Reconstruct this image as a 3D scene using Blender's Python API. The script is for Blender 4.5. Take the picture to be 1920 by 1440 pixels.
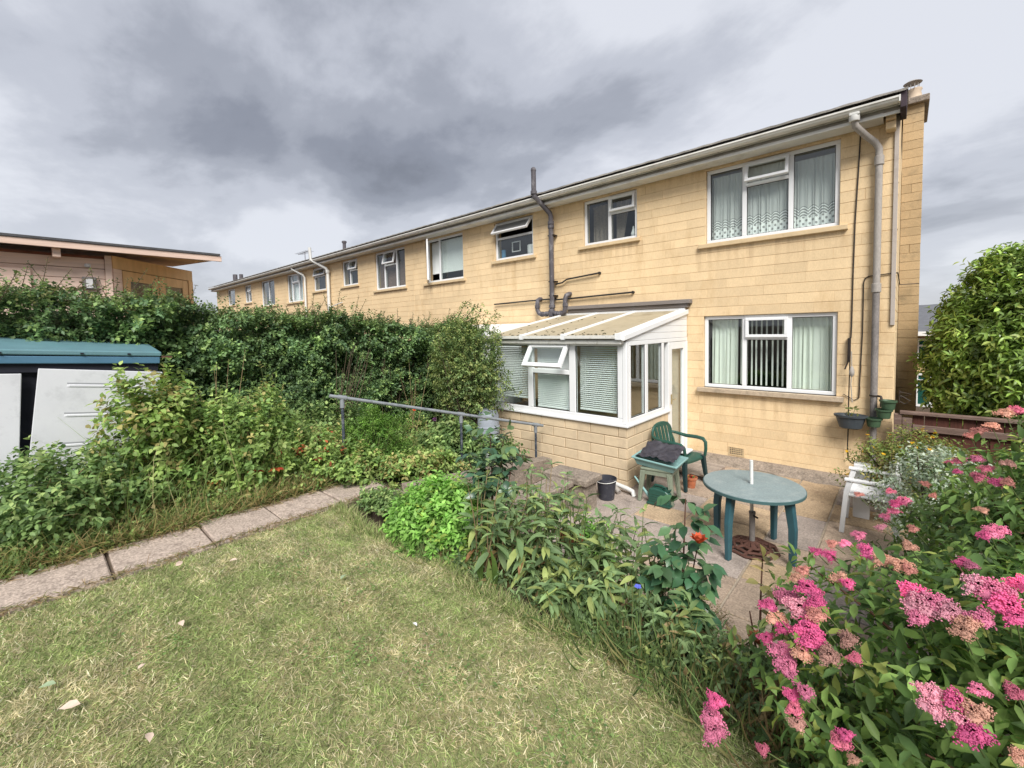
import bpy, math, random
import numpy as np
from mathutils import Matrix, Vector, Euler

for o in list(bpy.data.objects): bpy.data.objects.remove(o)
scene = bpy.context.scene
COL = scene.collection
rng = np.random.default_rng(7)
random.seed(7)
R = math.radians

# ------------------------------------------------------------------ camera
EYE = Vector((0, 0, 2.25))
cam_d = bpy.data.cameras.new('camera')
cam = bpy.data.objects.new('camera', cam_d)
COL.objects.link(cam)
MC = Matrix(((0.7430, -0.0197, 0.6690), (0.6690, 0.0526, -0.7414), (-0.0206, 0.9984, 0.0524)))
qc = MC.to_quaternion()
cam.matrix_world = Matrix.Translation(EYE) @ qc.to_matrix().to_4x4()
cam_d.sensor_width = 36
cam_d.lens = 815 / 1920 * 36
cam_d.shift_y = -60 / 1920
cam_d.clip_start = 0.05
cam_d.clip_end = 3000
scene.camera = cam

# ------------------------------------------------------------------ sky, sun, exposure
SUN_EL, SUN_AZ = 46, 136           # azimuth measured from +Y (north) clockwise
SUN_STRENGTH = 1.5
SKY = 0.80
EXPOSURE = 1.88
world = bpy.data.worlds.new('World')
scene.world = world
world.use_nodes = True
wt = world.node_tree
for n in list(wt.nodes): wt.nodes.remove(n)


def wn(t, **k):
    n = wt.nodes.new(t)
    for a, b in k.items(): setattr(n, a, b)
    return n


def wmath(op, a, b=None, clamp=False):
    n = wn('ShaderNodeMath', operation=op)
    n.use_clamp = clamp
    for i, v in enumerate((a, b)):
        if v is None: continue
        if isinstance(v, (int, float)): n.inputs[i].default_value = v
        else: wt.links.new(v, n.inputs[i])
    return n.outputs[0]


w_out = wn('ShaderNodeOutputWorld')
nish = wn('ShaderNodeTexSky', sky_type='NISHITA')
nish.sun_disc = False
nish.sun_elevation = R(SUN_EL)
nish.sun_rotation = R(SUN_AZ)
bg_clear = wn('ShaderNodeBackground')
bg_clear.inputs[1].default_value = 0.05
wt.links.new(nish.outputs[0], bg_clear.inputs[0])
tc = wn('ShaderNodeTexCoord')
sep = wn('ShaderNodeSeparateXYZ')
wt.links.new(tc.outputs['Generated'], sep.inputs[0])
zc = wmath('MAXIMUM', sep.outputs[2], 0.0)
den = wmath('ADD', zc, 0.22)
comb = wn('ShaderNodeCombineXYZ')
wt.links.new(wmath('DIVIDE', sep.outputs[0], den), comb.inputs[0])
wt.links.new(wmath('DIVIDE', sep.outputs[1], den), comb.inputs[1])
comb.inputs[2].default_value = 0.0


def wnoise(scale, detail, rough, loc, dist=0.0, sc=(1, 1, 1), rot=0.0):
    mp = wn('ShaderNodeMapping')
    mp.inputs['Location'].default_value = loc
    mp.inputs['Scale'].default_value = sc
    mp.inputs['Rotation'].default_value = (0, 0, rot)
    wt.links.new(comb.outputs[0], mp.inputs[0])
    n = wn('ShaderNodeTexNoise')
    n.inputs['Scale'].default_value = scale
    n.inputs['Detail'].default_value = detail
    n.inputs['Roughness'].default_value = rough
    n.inputs['Distortion'].default_value = dist
    wt.links.new(mp.outputs[0], n.inputs[0])
    return n.outputs['Fac']


big = wnoise(0.55, 2.0, 0.45, (12.12, -24.596, 0), 0.0, (1, 1.25, 1), 0.348)
mid = wnoise(1.5, 8.0, 0.56, (8.611, -7.501, 0), 0.15, (1, 1.3, 1), 0.348)
mix1 = wmath('ADD', wmath('MULTIPLY', big, 0.62), wmath('MULTIPLY', mid, 0.38))
ramp = wn('ShaderNodeValToRGB')
wt.links.new(mix1, ramp.inputs[0])
cr = ramp.color_ramp
cr.interpolation = 'EASE'
cr.elements[0].position = 0.30
cr.elements[0].color = (0.046, 0.050, 0.062, 1)
cr.elements[1].position = 0.60
cr.elements[1].color = (0.265, 0.273, 0.296, 1)
for p_, c_ in ((0.365, (0.062, 0.067, 0.082, 1)), (0.425, (0.090, 0.097, 0.117, 1)), (0.475, (0.130, 0.138, 0.160, 1)), (0.53, (0.190, 0.199, 0.224, 1))):
    e = cr.elements.new(p_)
    e.color = c_
# cloud deck looks brighter where it is seen edge-on near the horizon
hz = wmath('POWER', wmath('SUBTRACT', 1.0, zc, True), 6.0)
hmix = wn('ShaderNodeMix', data_type='RGBA')
wt.links.new(wmath('MULTIPLY', hz, 0.8), hmix.inputs[0])
wt.links.new(ramp.outputs[0], hmix.inputs[6])
hmix.inputs[7].default_value = (0.270, 0.276, 0.290, 1)
bg_cloud = wn('ShaderNodeBackground')
bg_cloud.inputs[1].default_value = SKY
wt.links.new(hmix.outputs[2], bg_cloud.inputs[0])
wmix = wn('ShaderNodeMixShader')
wmix.inputs[0].default_value = 0.95
wt.links.new(bg_clear.outputs[0], wmix.inputs[1])
wt.links.new(bg_cloud.outputs[0], wmix.inputs[2])
wt.links.new(wmix.outputs[0], w_out.inputs[0])

sun_d = bpy.data.lights.new('sun', 'SUN')
sun_d.energy = SUN_STRENGTH
sun_d.angle = R(28)
sun_d.color = (1.0, 0.965, 0.91)
sun = bpy.data.objects.new('sun', sun_d)
COL.objects.link(sun)
sv = Vector((math.sin(R(SUN_AZ)) * math.cos(R(SUN_EL)), math.cos(R(SUN_AZ)) * math.cos(R(SUN_EL)), math.sin(R(SUN_EL))))
sun.rotation_euler = sv.to_track_quat('Z', 'Y').to_euler()
sun.location = sv * 50
vs = scene.view_settings
vs.view_transform = 'Standard'
vs.look = 'None'
vs.exposure = EXPOSURE
vs.gamma = 1.0
vs.use_curve_mapping = False
scene.cycles.max_bounces = 8
scene.cycles.transparent_max_bounces = 12


# ------------------------------------------------------------------ materials
def lin(h):
    h = h.lstrip('#')
    v = [int(h[i:i + 2], 16) / 255 for i in (0, 2, 4)]
    return tuple(x / 12.92 if x <= 0.04045 else ((x + 0.055) / 1.055) ** 2.4 for x in v)


MATS = {}


def new_mat(name):
    m = bpy.data.materials.new(name)
    m.use_nodes = True
    MATS[name] = m
    nt = m.node_tree
    return m, nt, nt.nodes['Principled BSDF']


def mat(name, base, rough=0.7, var=0.18, scale=6.0, bump=0.0, bscale=60.0, metallic=0.0, spec=0.35,
        objrand=0.0, attr=False, stain=None, stain_scale=2.0, stain_amt=0.5, stretch=(1, 1, 1), objcol=False, fine=0.0):
    """procedural surface: base colour x noise, optional per-piece tone, stains with their own shape, fine relief"""
    m, nt, b = new_mat(name)
    L = nt.links.new
    tcn = nt.nodes.new('ShaderNodeTexCoord')
    mp = nt.nodes.new('ShaderNodeMapping')
    mp.inputs['Scale'].default_value = stretch
    src = nt.nodes.new('ShaderNodeNewGeometry').outputs['Position']
    L(src, mp.inputs[0])
    col = None
    if attr:
        a = nt.nodes.new('ShaderNodeVertexColor')
        a.layer_name = 'Col'
        col = a.outputs[0]
    elif objcol:
        a = nt.nodes.new('ShaderNodeObjectInfo')
        col = a.outputs['Color']
    else:
        rgb = nt.nodes.new('ShaderNodeRGB')
        rgb.outputs[0].default_value = (*base, 1)
        col = rgb.outputs[0]
    n = nt.nodes.new('ShaderNodeTexNoise')
    n.inputs['Scale'].default_value = scale
    n.inputs['Detail'].default_value = 6
    n.inputs['Roughness'].default_value = 0.62
    L(mp.outputs[0], n.inputs[0])
    mr = nt.nodes.new('ShaderNodeMapRange')
    mr.inputs[1].default_value = 0.25
    mr.inputs[2].default_value = 0.75
    mr.inputs[3].default_value = 1 - var
    mr.inputs[4].default_value = 1 + var
    L(n.outputs['Fac'], mr.inputs[0])
    fac = mr.outputs[0]
    if fine:
        n3 = nt.nodes.new('ShaderNodeTexNoise')
        n3.inputs['Scale'].default_value = bscale
        n3.inputs['Detail'].default_value = 3
        L(mp.outputs[0], n3.inputs[0])
        mr3 = nt.nodes.new('ShaderNodeMapRange')
        mr3.inputs[1].default_value = 0.3
        mr3.inputs[2].default_value = 0.7
        mr3.inputs[3].default_value = 1 - fine
        mr3.inputs[4].default_value = 1 + fine
        L(n3.outputs['Fac'], mr3.inputs[0])
        mm = nt.nodes.new('ShaderNodeMath')
        mm.operation = 'MULTIPLY'
        L(fac, mm.inputs[0])
        L(mr3.outputs[0], mm.inputs[1])
        fac = mm.outputs[0]
    if objrand:
        oi = nt.nodes.new('ShaderNodeObjectInfo')
        mr2 = nt.nodes.new('ShaderNodeMapRange')
        mr2.inputs[3].default_value = 1 - objrand
        mr2.inputs[4].default_value = 1 + objrand
        L(oi.outputs['Random'], mr2.inputs[0])
        mm = nt.nodes.new('ShaderNodeMath')
        mm.operation = 'MULTIPLY'
        L(fac, mm.inputs[0])
        L(mr2.outputs[0], mm.inputs[1])
        fac = mm.outputs[0]
    mul = nt.nodes.new('ShaderNodeVectorMath')
    mul.operation = 'SCALE'
    L(col, mul.inputs[0])
    L(fac, mul.inputs[3])
    col = mul.outputs[0]
    if stain:
        n2 = nt.nodes.new('ShaderNodeTexNoise')
        n2.inputs['Scale'].default_value = stain_scale
        n2.inputs['Detail'].default_value = 8
        n2.inputs['Roughness'].default_value = 0.7
        L(mp.outputs[0], n2.inputs[0])
        r2 = nt.nodes.new('ShaderNodeValToRGB')
        r2.color_ramp.elements[0].position = 0.52
        r2.color_ramp.elements[1].position = 0.68
        L(n2.outputs['Fac'], r2.inputs[0])
        mm = nt.nodes.new('ShaderNodeMath')
        mm.operation = 'MULTIPLY'
        mm.inputs[1].default_value = stain_amt
        L(r2.outputs[0], mm.inputs[0])
        mx = nt.nodes.new('ShaderNodeMix')
        mx.data_type = 'RGBA'
        L(mm.outputs[0], mx.inputs[0])
        L(col, mx.inputs[6])
        mx.inputs[7].default_value = (*stain, 1)
        col = mx.outputs[2]
    L(col, b.inputs['Base Color'])
    b.inputs['Roughness'].default_value = rough
    b.inputs['Metallic'].default_value = metallic
    b.inputs['Specular IOR Level'].default_value = spec
    if bump:
        nb = nt.nodes.new('ShaderNodeTexNoise')
        nb.inputs['Scale'].default_value = bscale
        nb.inputs['Detail'].default_value = 5
        L(mp.outputs[0], nb.inputs[0])
        bp = nt.nodes.new('ShaderNodeBump')
        bp.inputs['Strength'].default_value = bump
        bp.inputs['Distance'].default_value = 0.01
        L(nb.outputs['Fac'], bp.inputs['Height'])
        L(bp.outputs[0], b.inputs['Normal'])
    return m


def leaf_mat(name, attr=True, rough=0.5, trans=0.28, spec=0.3, objcol=False, var=0.15):
    m = mat(name, (0.1, 0.2, 0.05), rough=rough, var=var, scale=25, attr=attr and not objcol, objcol=objcol, spec=spec,
            objrand=0.2 if objcol else 0.0)
    nt = m.node_tree
    b = nt.nodes['Principled BSDF']
    out = nt.nodes['Material Output']
    tr = nt.nodes.new('ShaderNodeBsdfTranslucent')
    src = b.inputs['Base Color'].links[0].from_socket
    hs = nt.nodes.new('ShaderNodeHueSaturation')
    hs.inputs['Value'].default_value = 1.25
    hs.inputs['Saturation'].default_value = 1.1
    nt.links.new(src, hs.inputs['Color'])
    nt.links.new(hs.outputs[0], tr.inputs[0])
    mx = nt.nodes.new('ShaderNodeMixShader')
    mx.inputs[0].default_value = trans
    nt.links.new(b.outputs[0], mx.inputs[1])
    nt.links.new(tr.outputs[0], mx.inputs[2])
    nt.links.new(mx.outputs[0], out.inputs[0])
    return m


def glass_mat(name, tint=(0.93, 0.96, 0.95), ior=1.5, boost=1.0):
    m, nt, b = new_mat(name)
    nt.nodes.remove(b)
    out = nt.nodes['Material Output']
    t = nt.nodes.new('ShaderNodeBsdfTransparent')
    t.inputs[0].default_value = (*tint, 1)
    g = nt.nodes.new('ShaderNodeBsdfGlossy')
    g.inputs['Roughness'].default_value = 0.02
    g.inputs[0].default_value = (0.95, 0.97, 1, 1)
    f = nt.nodes.new('ShaderNodeLayerWeight')
    f.inputs[0].default_value = 0.5
    pw = nt.nodes.new('ShaderNodeMath')
    pw.operation = 'POWER'
    pw.inputs[1].default_value = 5.0
    nt.links.new(f.outputs['Facing'], pw.inputs[0])
    mm = nt.nodes.new('ShaderNodeMath')
    mm.operation = 'MULTIPLY_ADD'
    mm.inputs[1].default_value = 0.95
    mm.inputs[2].default_value = 0.05 * boost
    mm.use_clamp = True
    nt.links.new(pw.outputs[0], mm.inputs[0])
    mx = nt.nodes.new('ShaderNodeMixShader')
    nt.links.new(mm.outputs[0], mx.inputs[0])
    nt.links.new(t.outputs[0], mx.inputs[1])
    nt.links.new(g.outputs[0], mx.inputs[2])
    nt.links.new(mx.outputs[0], out.inputs[0])
    return m


STONE = (0.72, 0.545, 0.33)
mat('stone', STONE, rough=0.85, var=0.07, scale=3.0, bump=0.25, bscale=90, objrand=0.075, stain=(0.54, 0.37, 0.19), stain_scale=3.2, stain_amt=0.5, fine=0.06, stretch=(1, 1, .4))
mat('stone_far', STONE, rough=0.85, var=0.08, scale=1.2, bump=0.2, bscale=60, stain=(0.42, 0.29, 0.15), stain_scale=1.1, stain_amt=0.25)
mat('mortar', (0.65, 0.49, 0.30), rough=0.9, var=0.1, scale=9)
mat('cons_block', (0.64, 0.51, 0.345), rough=0.85, var=0.09, scale=7, bump=0.35, bscale=110, objrand=0.07, stain=(0.36, 0.28, 0.2), stain_scale=3.2, stain_amt=0.35, fine=0.06)
mat('cons_mortar', (0.36, 0.26, 0.16), rough=0.9, var=0.12, scale=12)
mat('chim_stone', (0.46, 0.34, 0.20), rough=0.9, var=0.12, scale=4, bump=0.3, bscale=80, objrand=0.10, stain=(0.13, 0.11, 0.075), stain_scale=2.0, stain_amt=0.62, fine=0.1)
mat('upvc', (0.78, 0.79, 0.80), rough=0.35, var=0.03, scale=4, spec=0.45)
mat('upvc_dirty', (0.70, 0.69, 0.65), rough=0.5, var=0.06, scale=9, stain=(0.22, 0.20, 0.15), stain_scale=9, stain_amt=0.55)
mat('gutter_white', (0.68, 0.67, 0.63), rough=0.5, var=0.07, scale=2.5, stain=(0.36, 0.33, 0.27), stain_scale=3, stain_amt=0.45)
mat('fascia_grime_shade', (0.36, 0.33, 0.29), rough=0.8, var=0.18, scale=5, stain=(0.16, 0.14, 0.12), stain_scale=6, stain_amt=0.5)  # grey holds both the staining and the shadow gap behind the gutter
mat('sill_conc', (0.46, 0.37, 0.27), rough=0.9, var=0.14, scale=14, bump=0.4, bscale=140, stain=(0.17, 0.145, 0.11), stain_scale=8, stain_amt=0.5, fine=0.15)
mat('sill_paint', (0.60, 0.46, 0.28), rough=0.85, var=0.08, scale=8, bump=0.2, bscale=90, stain=(0.35, 0.24, 0.15), stain_scale=7, stain_amt=0.4)
mat('tile', (0.30, 0.28, 0.255), rough=0.9, var=0.25, scale=7, bump=0.6, bscale=70, stain=(0.38, 0.36, 0.30), stain_scale=14, stain_amt=0.55, fine=0.25)
mat('pipe_iron', (0.085, 0.078, 0.088), rough=0.55, var=0.2, scale=8, stain=(0.42, 0.41, 0.43), stain_scale=9, stain_amt=0.5, stretch=(1, 1, 0.45))
mat('pipe_black', (0.03, 0.028, 0.026), rough=0.5, var=0.15, scale=8)
mat('pipe_grey', (0.36, 0.33, 0.30), rough=0.75, var=0.15, scale=9, stain=(0.13, 0.12, 0.115), stain_scale=9, stain_amt=0.6, stretch=(1, 1, 0.5), fine=0.1)
mat('pipe_darkgrey', (0.22, 0.20, 0.19), rough=0.75, var=0.2, scale=10, stain=(0.07, 0.065, 0.065), stain_scale=8, stain_amt=0.7, stretch=(1, 1, 0.5), fine=0.15)
mat('pipe_white', (0.62, 0.62, 0.60), rough=0.6, var=0.1, scale=6, stain=(0.3, 0.29, 0.27), stain_scale=6, stain_amt=0.4)
mat('corner_grey', (0.44, 0.39, 0.35), rough=0.7, var=0.12, scale=5, stain=(0.26, 0.22, 0.19), stain_scale=5, stain_amt=0.5)
mat('verge', (0.05, 0.035, 0.045), rough=0.8, var=0.3, scale=12)
mat('old_wood', (0.22, 0.195, 0.18), rough=0.9, var=0.3, scale=5, stretch=(0.7, 6, 9), bump=0.6, bscale=30, stain=(0.09, 0.08, 0.075), stain_scale=5, stain_amt=0.6)
mat('poly_roof', (0.40, 0.345, 0.24), rough=0.55, var=0.12, scale=3, stain=(0.20, 0.15, 0.085), stain_scale=5, stain_amt=0.6)
mat('moss', (0.05, 0.045, 0.02), rough=1.0, var=0.4, scale=40)
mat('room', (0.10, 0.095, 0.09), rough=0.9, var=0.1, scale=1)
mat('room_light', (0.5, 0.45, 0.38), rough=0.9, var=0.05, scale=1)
mat('curtain', (0.80, 0.83, 0.76), rough=0.9, var=0.05, scale=4)
mat('blind', (0.84, 0.86, 0.85), rough=0.6, var=0.03, scale=4)
mat('blind_vert', (0.75, 0.76, 0.72), rough=0.7, var=0.03, scale=4)
mat('frost', (0.17, 0.17, 0.17), rough=0.3, var=0.2, scale=120, spec=0.6)
glass_mat('glass')
mat('slab', (0.37, 0.285, 0.215), rough=0.9, var=0.20, scale=6, bump=0.5, bscale=55, objrand=0.14, stain=(0.17, 0.13, 0.10), stain_scale=4, stain_amt=0.8, fine=0.3)
mat('slab_yellow', (0.42, 0.31, 0.20), rough=0.9, var=0.2, scale=5, bump=0.5, bscale=50, objrand=0.08, stain=(0.23, 0.165, 0.11), stain_scale=4, stain_amt=0.8, fine=0.28)
mat('slab_grey', (0.34, 0.285, 0.25), rough=0.9, var=0.2, scale=6, bump=0.5, bscale=55, objrand=0.1, stain=(0.16, 0.135, 0.12), stain_scale=4, stain_amt=0.75, fine=0.28)
mat('path_slab', (0.40, 0.325, 0.275), rough=0.92, var=0.16, scale=9, bump=0.8, bscale=60, objrand=0.07, stain=(0.19, 0.15, 0.125), stain_scale=13, stain_amt=0.8, fine=0.34)
mat('joint', (0.13, 0.10, 0.075), rough=1, var=0.25, scale=20)
mat('joint_light', (0.36, 0.30, 0.23), rough=1, var=0.25, scale=30)
mat('old_conc', (0.26, 0.215, 0.175), rough=0.95, var=0.25, scale=12, bump=0.9, bscale=45, stain=(0.10, 0.08, 0.06), stain_scale=8, stain_amt=0.75, fine=0.3)
mat('soil', (0.075, 0.055, 0.04), rough=1, var=0.35, scale=15, bump=1.0, bscale=40)
mat('turf', (0.22, 0.225, 0.10), rough=1, var=0.3, scale=10, bump=1.0, bscale=80, stain=(0.30, 0.24, 0.12), stain_scale=3, stain_amt=0.6)
mat('earth', (0.12, 0.13, 0.06), rough=1, var=0.3, scale=0.4)
mat('green_plastic', (0.018, 0.075, 0.055), rough=0.42, var=0.15, scale=9, spec=0.5)
mat('green_dark', (0.012, 0.035, 0.038), rough=0.5, var=0.15, scale=9)
mat('table_top', (0.22, 0.275, 0.28), rough=0.5, var=0.1, scale=7, stain=(0.33, 0.37, 0.36), stain_scale=6, stain_amt=0.6, fine=0.14)
mat('table_edge', (0.07, 0.14, 0.145), rough=0.45, var=0.12, scale=9)
mat('table_leg', (0.035, 0.105, 0.13), rough=0.4, var=0.15, scale=7)
mat('stool_plastic', (0.20, 0.23, 0.17), rough=0.6, var=0.15, scale=12, stain=(0.30, 0.32, 0.26), stain_scale=9, stain_amt=0.4)
mat('tray_green', (0.22, 0.38, 0.37), rough=0.5, var=0.1, scale=8)
mat('black_sheet', (0.045, 0.042, 0.052), rough=0.6, var=0.4, scale=14, bump=0.6, bscale=30)
mat('bucket', (0.04, 0.042, 0.055), rough=0.5, var=0.25, scale=12, stain=(0.2, 0.2, 0.21), stain_scale=14, stain_amt=0.25)
mat('rust', (0.10, 0.045, 0.033), rough=0.8, var=0.3, scale=25, bump=0.4, bscale=90)
mat('white_metal', (0.72, 0.72, 0.70), rough=0.4, var=0.06, scale=9, stain=(0.4, 0.38, 0.33), stain_scale=12, stain_amt=0.3)
mat('white_plastic', (0.74, 0.74, 0.75), rough=0.45, var=0.04, scale=7, stain=(0.5, 0.5, 0.48), stain_scale=6, stain_amt=0.4)
mat('pot_green', (0.055, 0.10, 0.055), rough=0.5, var=0.15, scale=14)
mat('pot_blue', (0.055, 0.065, 0.075), rough=0.5, var=0.15, scale=14)
mat('terracotta', (0.40, 0.13, 0.06), rough=0.8, var=0.2, scale=14, stain=(0.5, 0.34, 0.25), stain_scale=9, stain_amt=0.4)
mat('cream_pot', (0.60, 0.48, 0.36), rough=0.7, var=0.1, scale=10)
mat('iron', (0.03, 0.022, 0.018), rough=0.6, var=0.3, scale=20)
mat('rail', (0.26, 0.28, 0.30), rough=0.5, var=0.15, scale=10, stain=(0.05, 0.055, 0.07), stain_scale=11, stain_amt=0.55, metallic=0.2)
mat('rail_dark', (0.045, 0.055, 0.075), rough=0.5, var=0.3, scale=14, stain=(0.35, 0.36, 0.38), stain_scale=16, stain_amt=0.4)
mat('drum', (0.30, 0.33, 0.38), rough=0.5, var=0.08, scale=5)
mat('shed_white', (0.62, 0.63, 0.67), rough=0.5, var=0.05, scale=3, stain=(0.30, 0.31, 0.33), stain_scale=5, stain_amt=0.3)
mat('shed_teal', (0.125, 0.24, 0.275), rough=0.45, var=0.14, scale=3, stain=(0.12, 0.30, 0.33), stain_scale=4, stain_amt=0.4)
mat('shed_blue', (0.075, 0.175, 0.27), rough=0.45, var=0.12, scale=3)
mat('moulding_shade_grey', (0.33, 0.34, 0.37), rough=0.6, var=0.08)
mat('fallen_green', (0.28, 0.36, 0.22), rough=0.7, var=0.1, scale=40)
mat('shed_dark', (0.012, 0.013, 0.022), rough=0.8, var=0.2, scale=8)
mat('cabin_wood', (0.80, 0.60, 0.50), rough=0.75, var=0.12, scale=3.5, stretch=(1, 0.35, 6), bump=0.2, bscale=20, objrand=0.08, stain=(0.30, 0.13, 0.08), stain_scale=5, stain_amt=0.3)
mat('cabin_orange', (0.76, 0.50, 0.26), rough=0.7, var=0.12, scale=3.5, stretch=(3, 3, 0.6), bump=0.2, bscale=20, objrand=0.06)
mat('cabin_dark', (0.26, 0.11, 0.07), rough=0.8, var=0.2, scale=6)
mat('felt', (0.085, 0.085, 0.09), rough=0.95, var=0.3, scale=20, bump=0.5, bscale=90)
mat('cabin_pane', (0.12, 0.10, 0.06), rough=0.15, var=0.3, scale=2, spec=0.6)
mat('fence_wood', (0.16, 0.105, 0.085), rough=0.9, var=0.3, scale=5, stretch=(1, 1, 5), bump=0.5, bscale=30, stain=(0.29, 0.23, 0.20), stain_scale=6, stain_amt=0.5)
mat('fence_red', (0.075, 0.026, 0.018), rough=0.85, var=0.35, scale=9, stretch=(6, 6, 0.6), objrand=0.2)
mat('duckboard', (0.30, 0.25, 0.21), rough=0.9, var=0.2, scale=8, stretch=(4, 0.6, 4), objrand=0.12)
mat('bark', (0.10, 0.075, 0.05), rough=0.95, var=0.3, scale=20, bump=0.6, bscale=60)
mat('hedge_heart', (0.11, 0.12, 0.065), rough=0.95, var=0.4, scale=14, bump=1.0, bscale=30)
mat('stem_green', (0.10, 0.13, 0.045), rough=0.7, var=0.25, scale=25)
mat('stem_dry', (0.27, 0.20, 0.11), rough=0.9, var=0.3, scale=25)
mat('stem_red', (0.10, 0.045, 0.03), rough=0.8, var=0.3, scale=25)
mat('render_far', (0.58, 0.42, 0.22), rough=0.9, var=0.06, scale=2)
mat('slate', (0.13, 0.135, 0.15), rough=0.8, var=0.2, scale=8)
mat('pane_green', (0.01, 0.075, 0.06), rough=0.15, var=0.2, scale=3, spec=0.6)
mat('hill', (0.13, 0.15, 0.15), rough=1, var=0.4, scale=0.03)
mat('brass', (0.5, 0.42, 0.25), rough=0.3, metallic=0.8, var=0.05)
mat('blue_item', (0.10, 0.25, 0.42), rough=0.5, var=0.1)
mat('dry_leaf', (0.60, 0.47, 0.38), rough=0.8, var=0.15, scale=40)
leaf_mat('leaf', trans=.36)
leaf_mat('leaf_obj', objcol=True, trans=.36)
leaf_mat('leaf_gloss', rough=0.36, spec=0.45, trans=0.28)
leaf_mat('leaf_gloss_obj', objcol=True, rough=0.30, spec=0.5, trans=0.15)
leaf_mat('grass', rough=0.7, trans=0.3)
leaf_mat('petal', objcol=True, rough=0.7, trans=0.25, spec=0.1, var=0.25)
leaf_mat('petal_attr', rough=0.7, trans=0.25, spec=0.1)
leaf_mat('hedge_leaf', rough=0.45, trans=0.3, spec=0.35)


def net_mat():
    """net curtain: sheer weave, with a denser lace border printed along the bottom 0.30 m"""
    m, nt, b = new_mat('net')
    L = nt.links.new
    out = nt.nodes['Material Output']
    b.inputs['Base Color'].default_value = (0.88, 0.89, 0.88, 1)
    b.inputs['Roughness'].default_value = 0.9
    tr = nt.nodes.new('ShaderNodeBsdfTransparent')
    g = nt.nodes.new('ShaderNodeNewGeometry')
    s = nt.nodes.new('ShaderNodeSeparateXYZ')
    L(g.outputs['Position'], s.inputs[0])

    def mth(op, a, bb=None, c=False):
        n = nt.nodes.new('ShaderNodeMath')
        n.operation = op
        n.use_clamp = c
        for i, v in enumerate((a, bb)):
            if v is None: continue
            if isinstance(v, (int, float)): n.inputs[i].default_value = v
            else: L(v, n.inputs[i])
        return n.outputs[0]
    x, z = s.outputs[0], s.outputs[2]
    scal = mth('MULTIPLY', mth('ABSOLUTE', mth('SINE', mth('MULTIPLY', x, 26.0))), 0.045)
    ph = mth('ADD', mth('SUBTRACT', z, 3.70), mth('MULTIPLY', scal, -1.0))
    bands = mth('GREATER_THAN', mth('SINE', mth('MULTIPLY', ph, 150.0)), 0.15)
    dots = mth('GREATER_THAN', mth('MULTIPLY', mth('SINE', mth('MULTIPLY', x, 78.0)), mth('SINE', mth('MULTIPLY', z, 62.0))), 0.42)
    low = mth('LESS_THAN', z, 3.835)
    pat = mth('ADD', mth('MULTIPLY', bands, mth('SUBTRACT', 1.0, low)), mth('MULTIPLY', mth('SUBTRACT', 1.0, dots), low))
    inl = mth('LESS_THAN', ph, 0.245)
    a = mth('ADD', 0.66, mth('MULTIPLY', inl, mth('ADD', -0.30, mth('MULTIPLY', pat, 0.62))), True)
    mx = nt.nodes.new('ShaderNodeMixShader')
    L(a, mx.inputs[0])
    L(tr.outputs[0], mx.inputs[1])
    L(b.outputs[0], mx.inputs[2])
    L(mx.outputs[0], out.inputs[0])


net_mat()


def add_streaks(m, zones):
    """rain streaks washed down from the sills, weathering of the wall; plus a streaky brown band at its top"""
    nt = m.node_tree
    L = nt.links.new
    b = nt.nodes['Principled BSDF']
    src = b.inputs['Base Color'].links[0].from_socket
    g = nt.nodes.new('ShaderNodeNewGeometry')
    sp_ = nt.nodes.new('ShaderNodeSeparateXYZ')
    L(g.outputs['Position'], sp_.inputs[0])
    mp = nt.nodes.new('ShaderNodeMapping')
    mp.inputs['Scale'].default_value = (11, 1, .55)
    L(g.outputs['Position'], mp.inputs[0])
    n = nt.nodes.new('ShaderNodeTexNoise')
    n.inputs['Scale'].default_value = 1.0
    n.inputs['Detail'].default_value = 5
    L(mp.outputs[0], n.inputs[0])

    def mth(op, a, bb=None, c=False):
        q = nt.nodes.new('ShaderNodeMath')
        q.operation = op
        q.use_clamp = c
        for i, v in enumerate((a, bb)):
            if v is None: continue
            if isinstance(v, (int, float)): q.inputs[i].default_value = v
            else: L(v, q.inputs[i])
        return q.outputs[0]
    streak = mth('MULTIPLY', mth('SUBTRACT', n.outputs['Fac'], .46), 5.0, True)
    tot = None
    for x0, x1, zt, ln in zones:
        inx = mth('MULTIPLY', mth('GREATER_THAN', sp_.outputs[0], x0), mth('LESS_THAN', sp_.outputs[0], x1))
        fall = mth('SUBTRACT', 1.0, mth('DIVIDE', mth('SUBTRACT', zt, sp_.outputs[2]), ln), True)
        z_ = mth('MULTIPLY', mth('MULTIPLY', inx, mth('LESS_THAN', sp_.outputs[2], zt)), fall)
        tot = z_ if tot is None else mth('MAXIMUM', tot, z_)
    mx = nt.nodes.new('ShaderNodeMix')
    mx.data_type = 'RGBA'
    L(mth('MULTIPLY', mth('MULTIPLY', tot, streak), .38), mx.inputs[0])
    L(src, mx.inputs[6])
    mx.inputs[7].default_value = (.33, .20, .105, 1)
    L(mx.outputs[2], b.inputs['Base Color'])


add_streaks(MATS['stone'], [(-2.66, -.56, 1.13, .55), (-2.66, -.56, 3.54, .50), (-5.03, -3.6, 3.84, .45), (-7.5, -6.1, 3.84, .45), (-10.3, -8.4, 3.54, .5), (-16, 0, 4.9, .28)])  # last zone: streaky brown band along the wall top, fading downwards


# ------------------------------------------------------------------ object helpers
def tag(o, label, cat, group=None, kind=None):
    if label: o['label'] = label
    if cat: o['category'] = cat
    if group: o['group'] = group
    if kind: o['kind'] = kind
    return o


def thing(name, loc, label, cat, group=None):
    o = bpy.data.objects.new(name, None)
    o.empty_display_size = 0.1
    COL.objects.link(o)
    o.location = loc
    return tag(o, label, cat, group)


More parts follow.
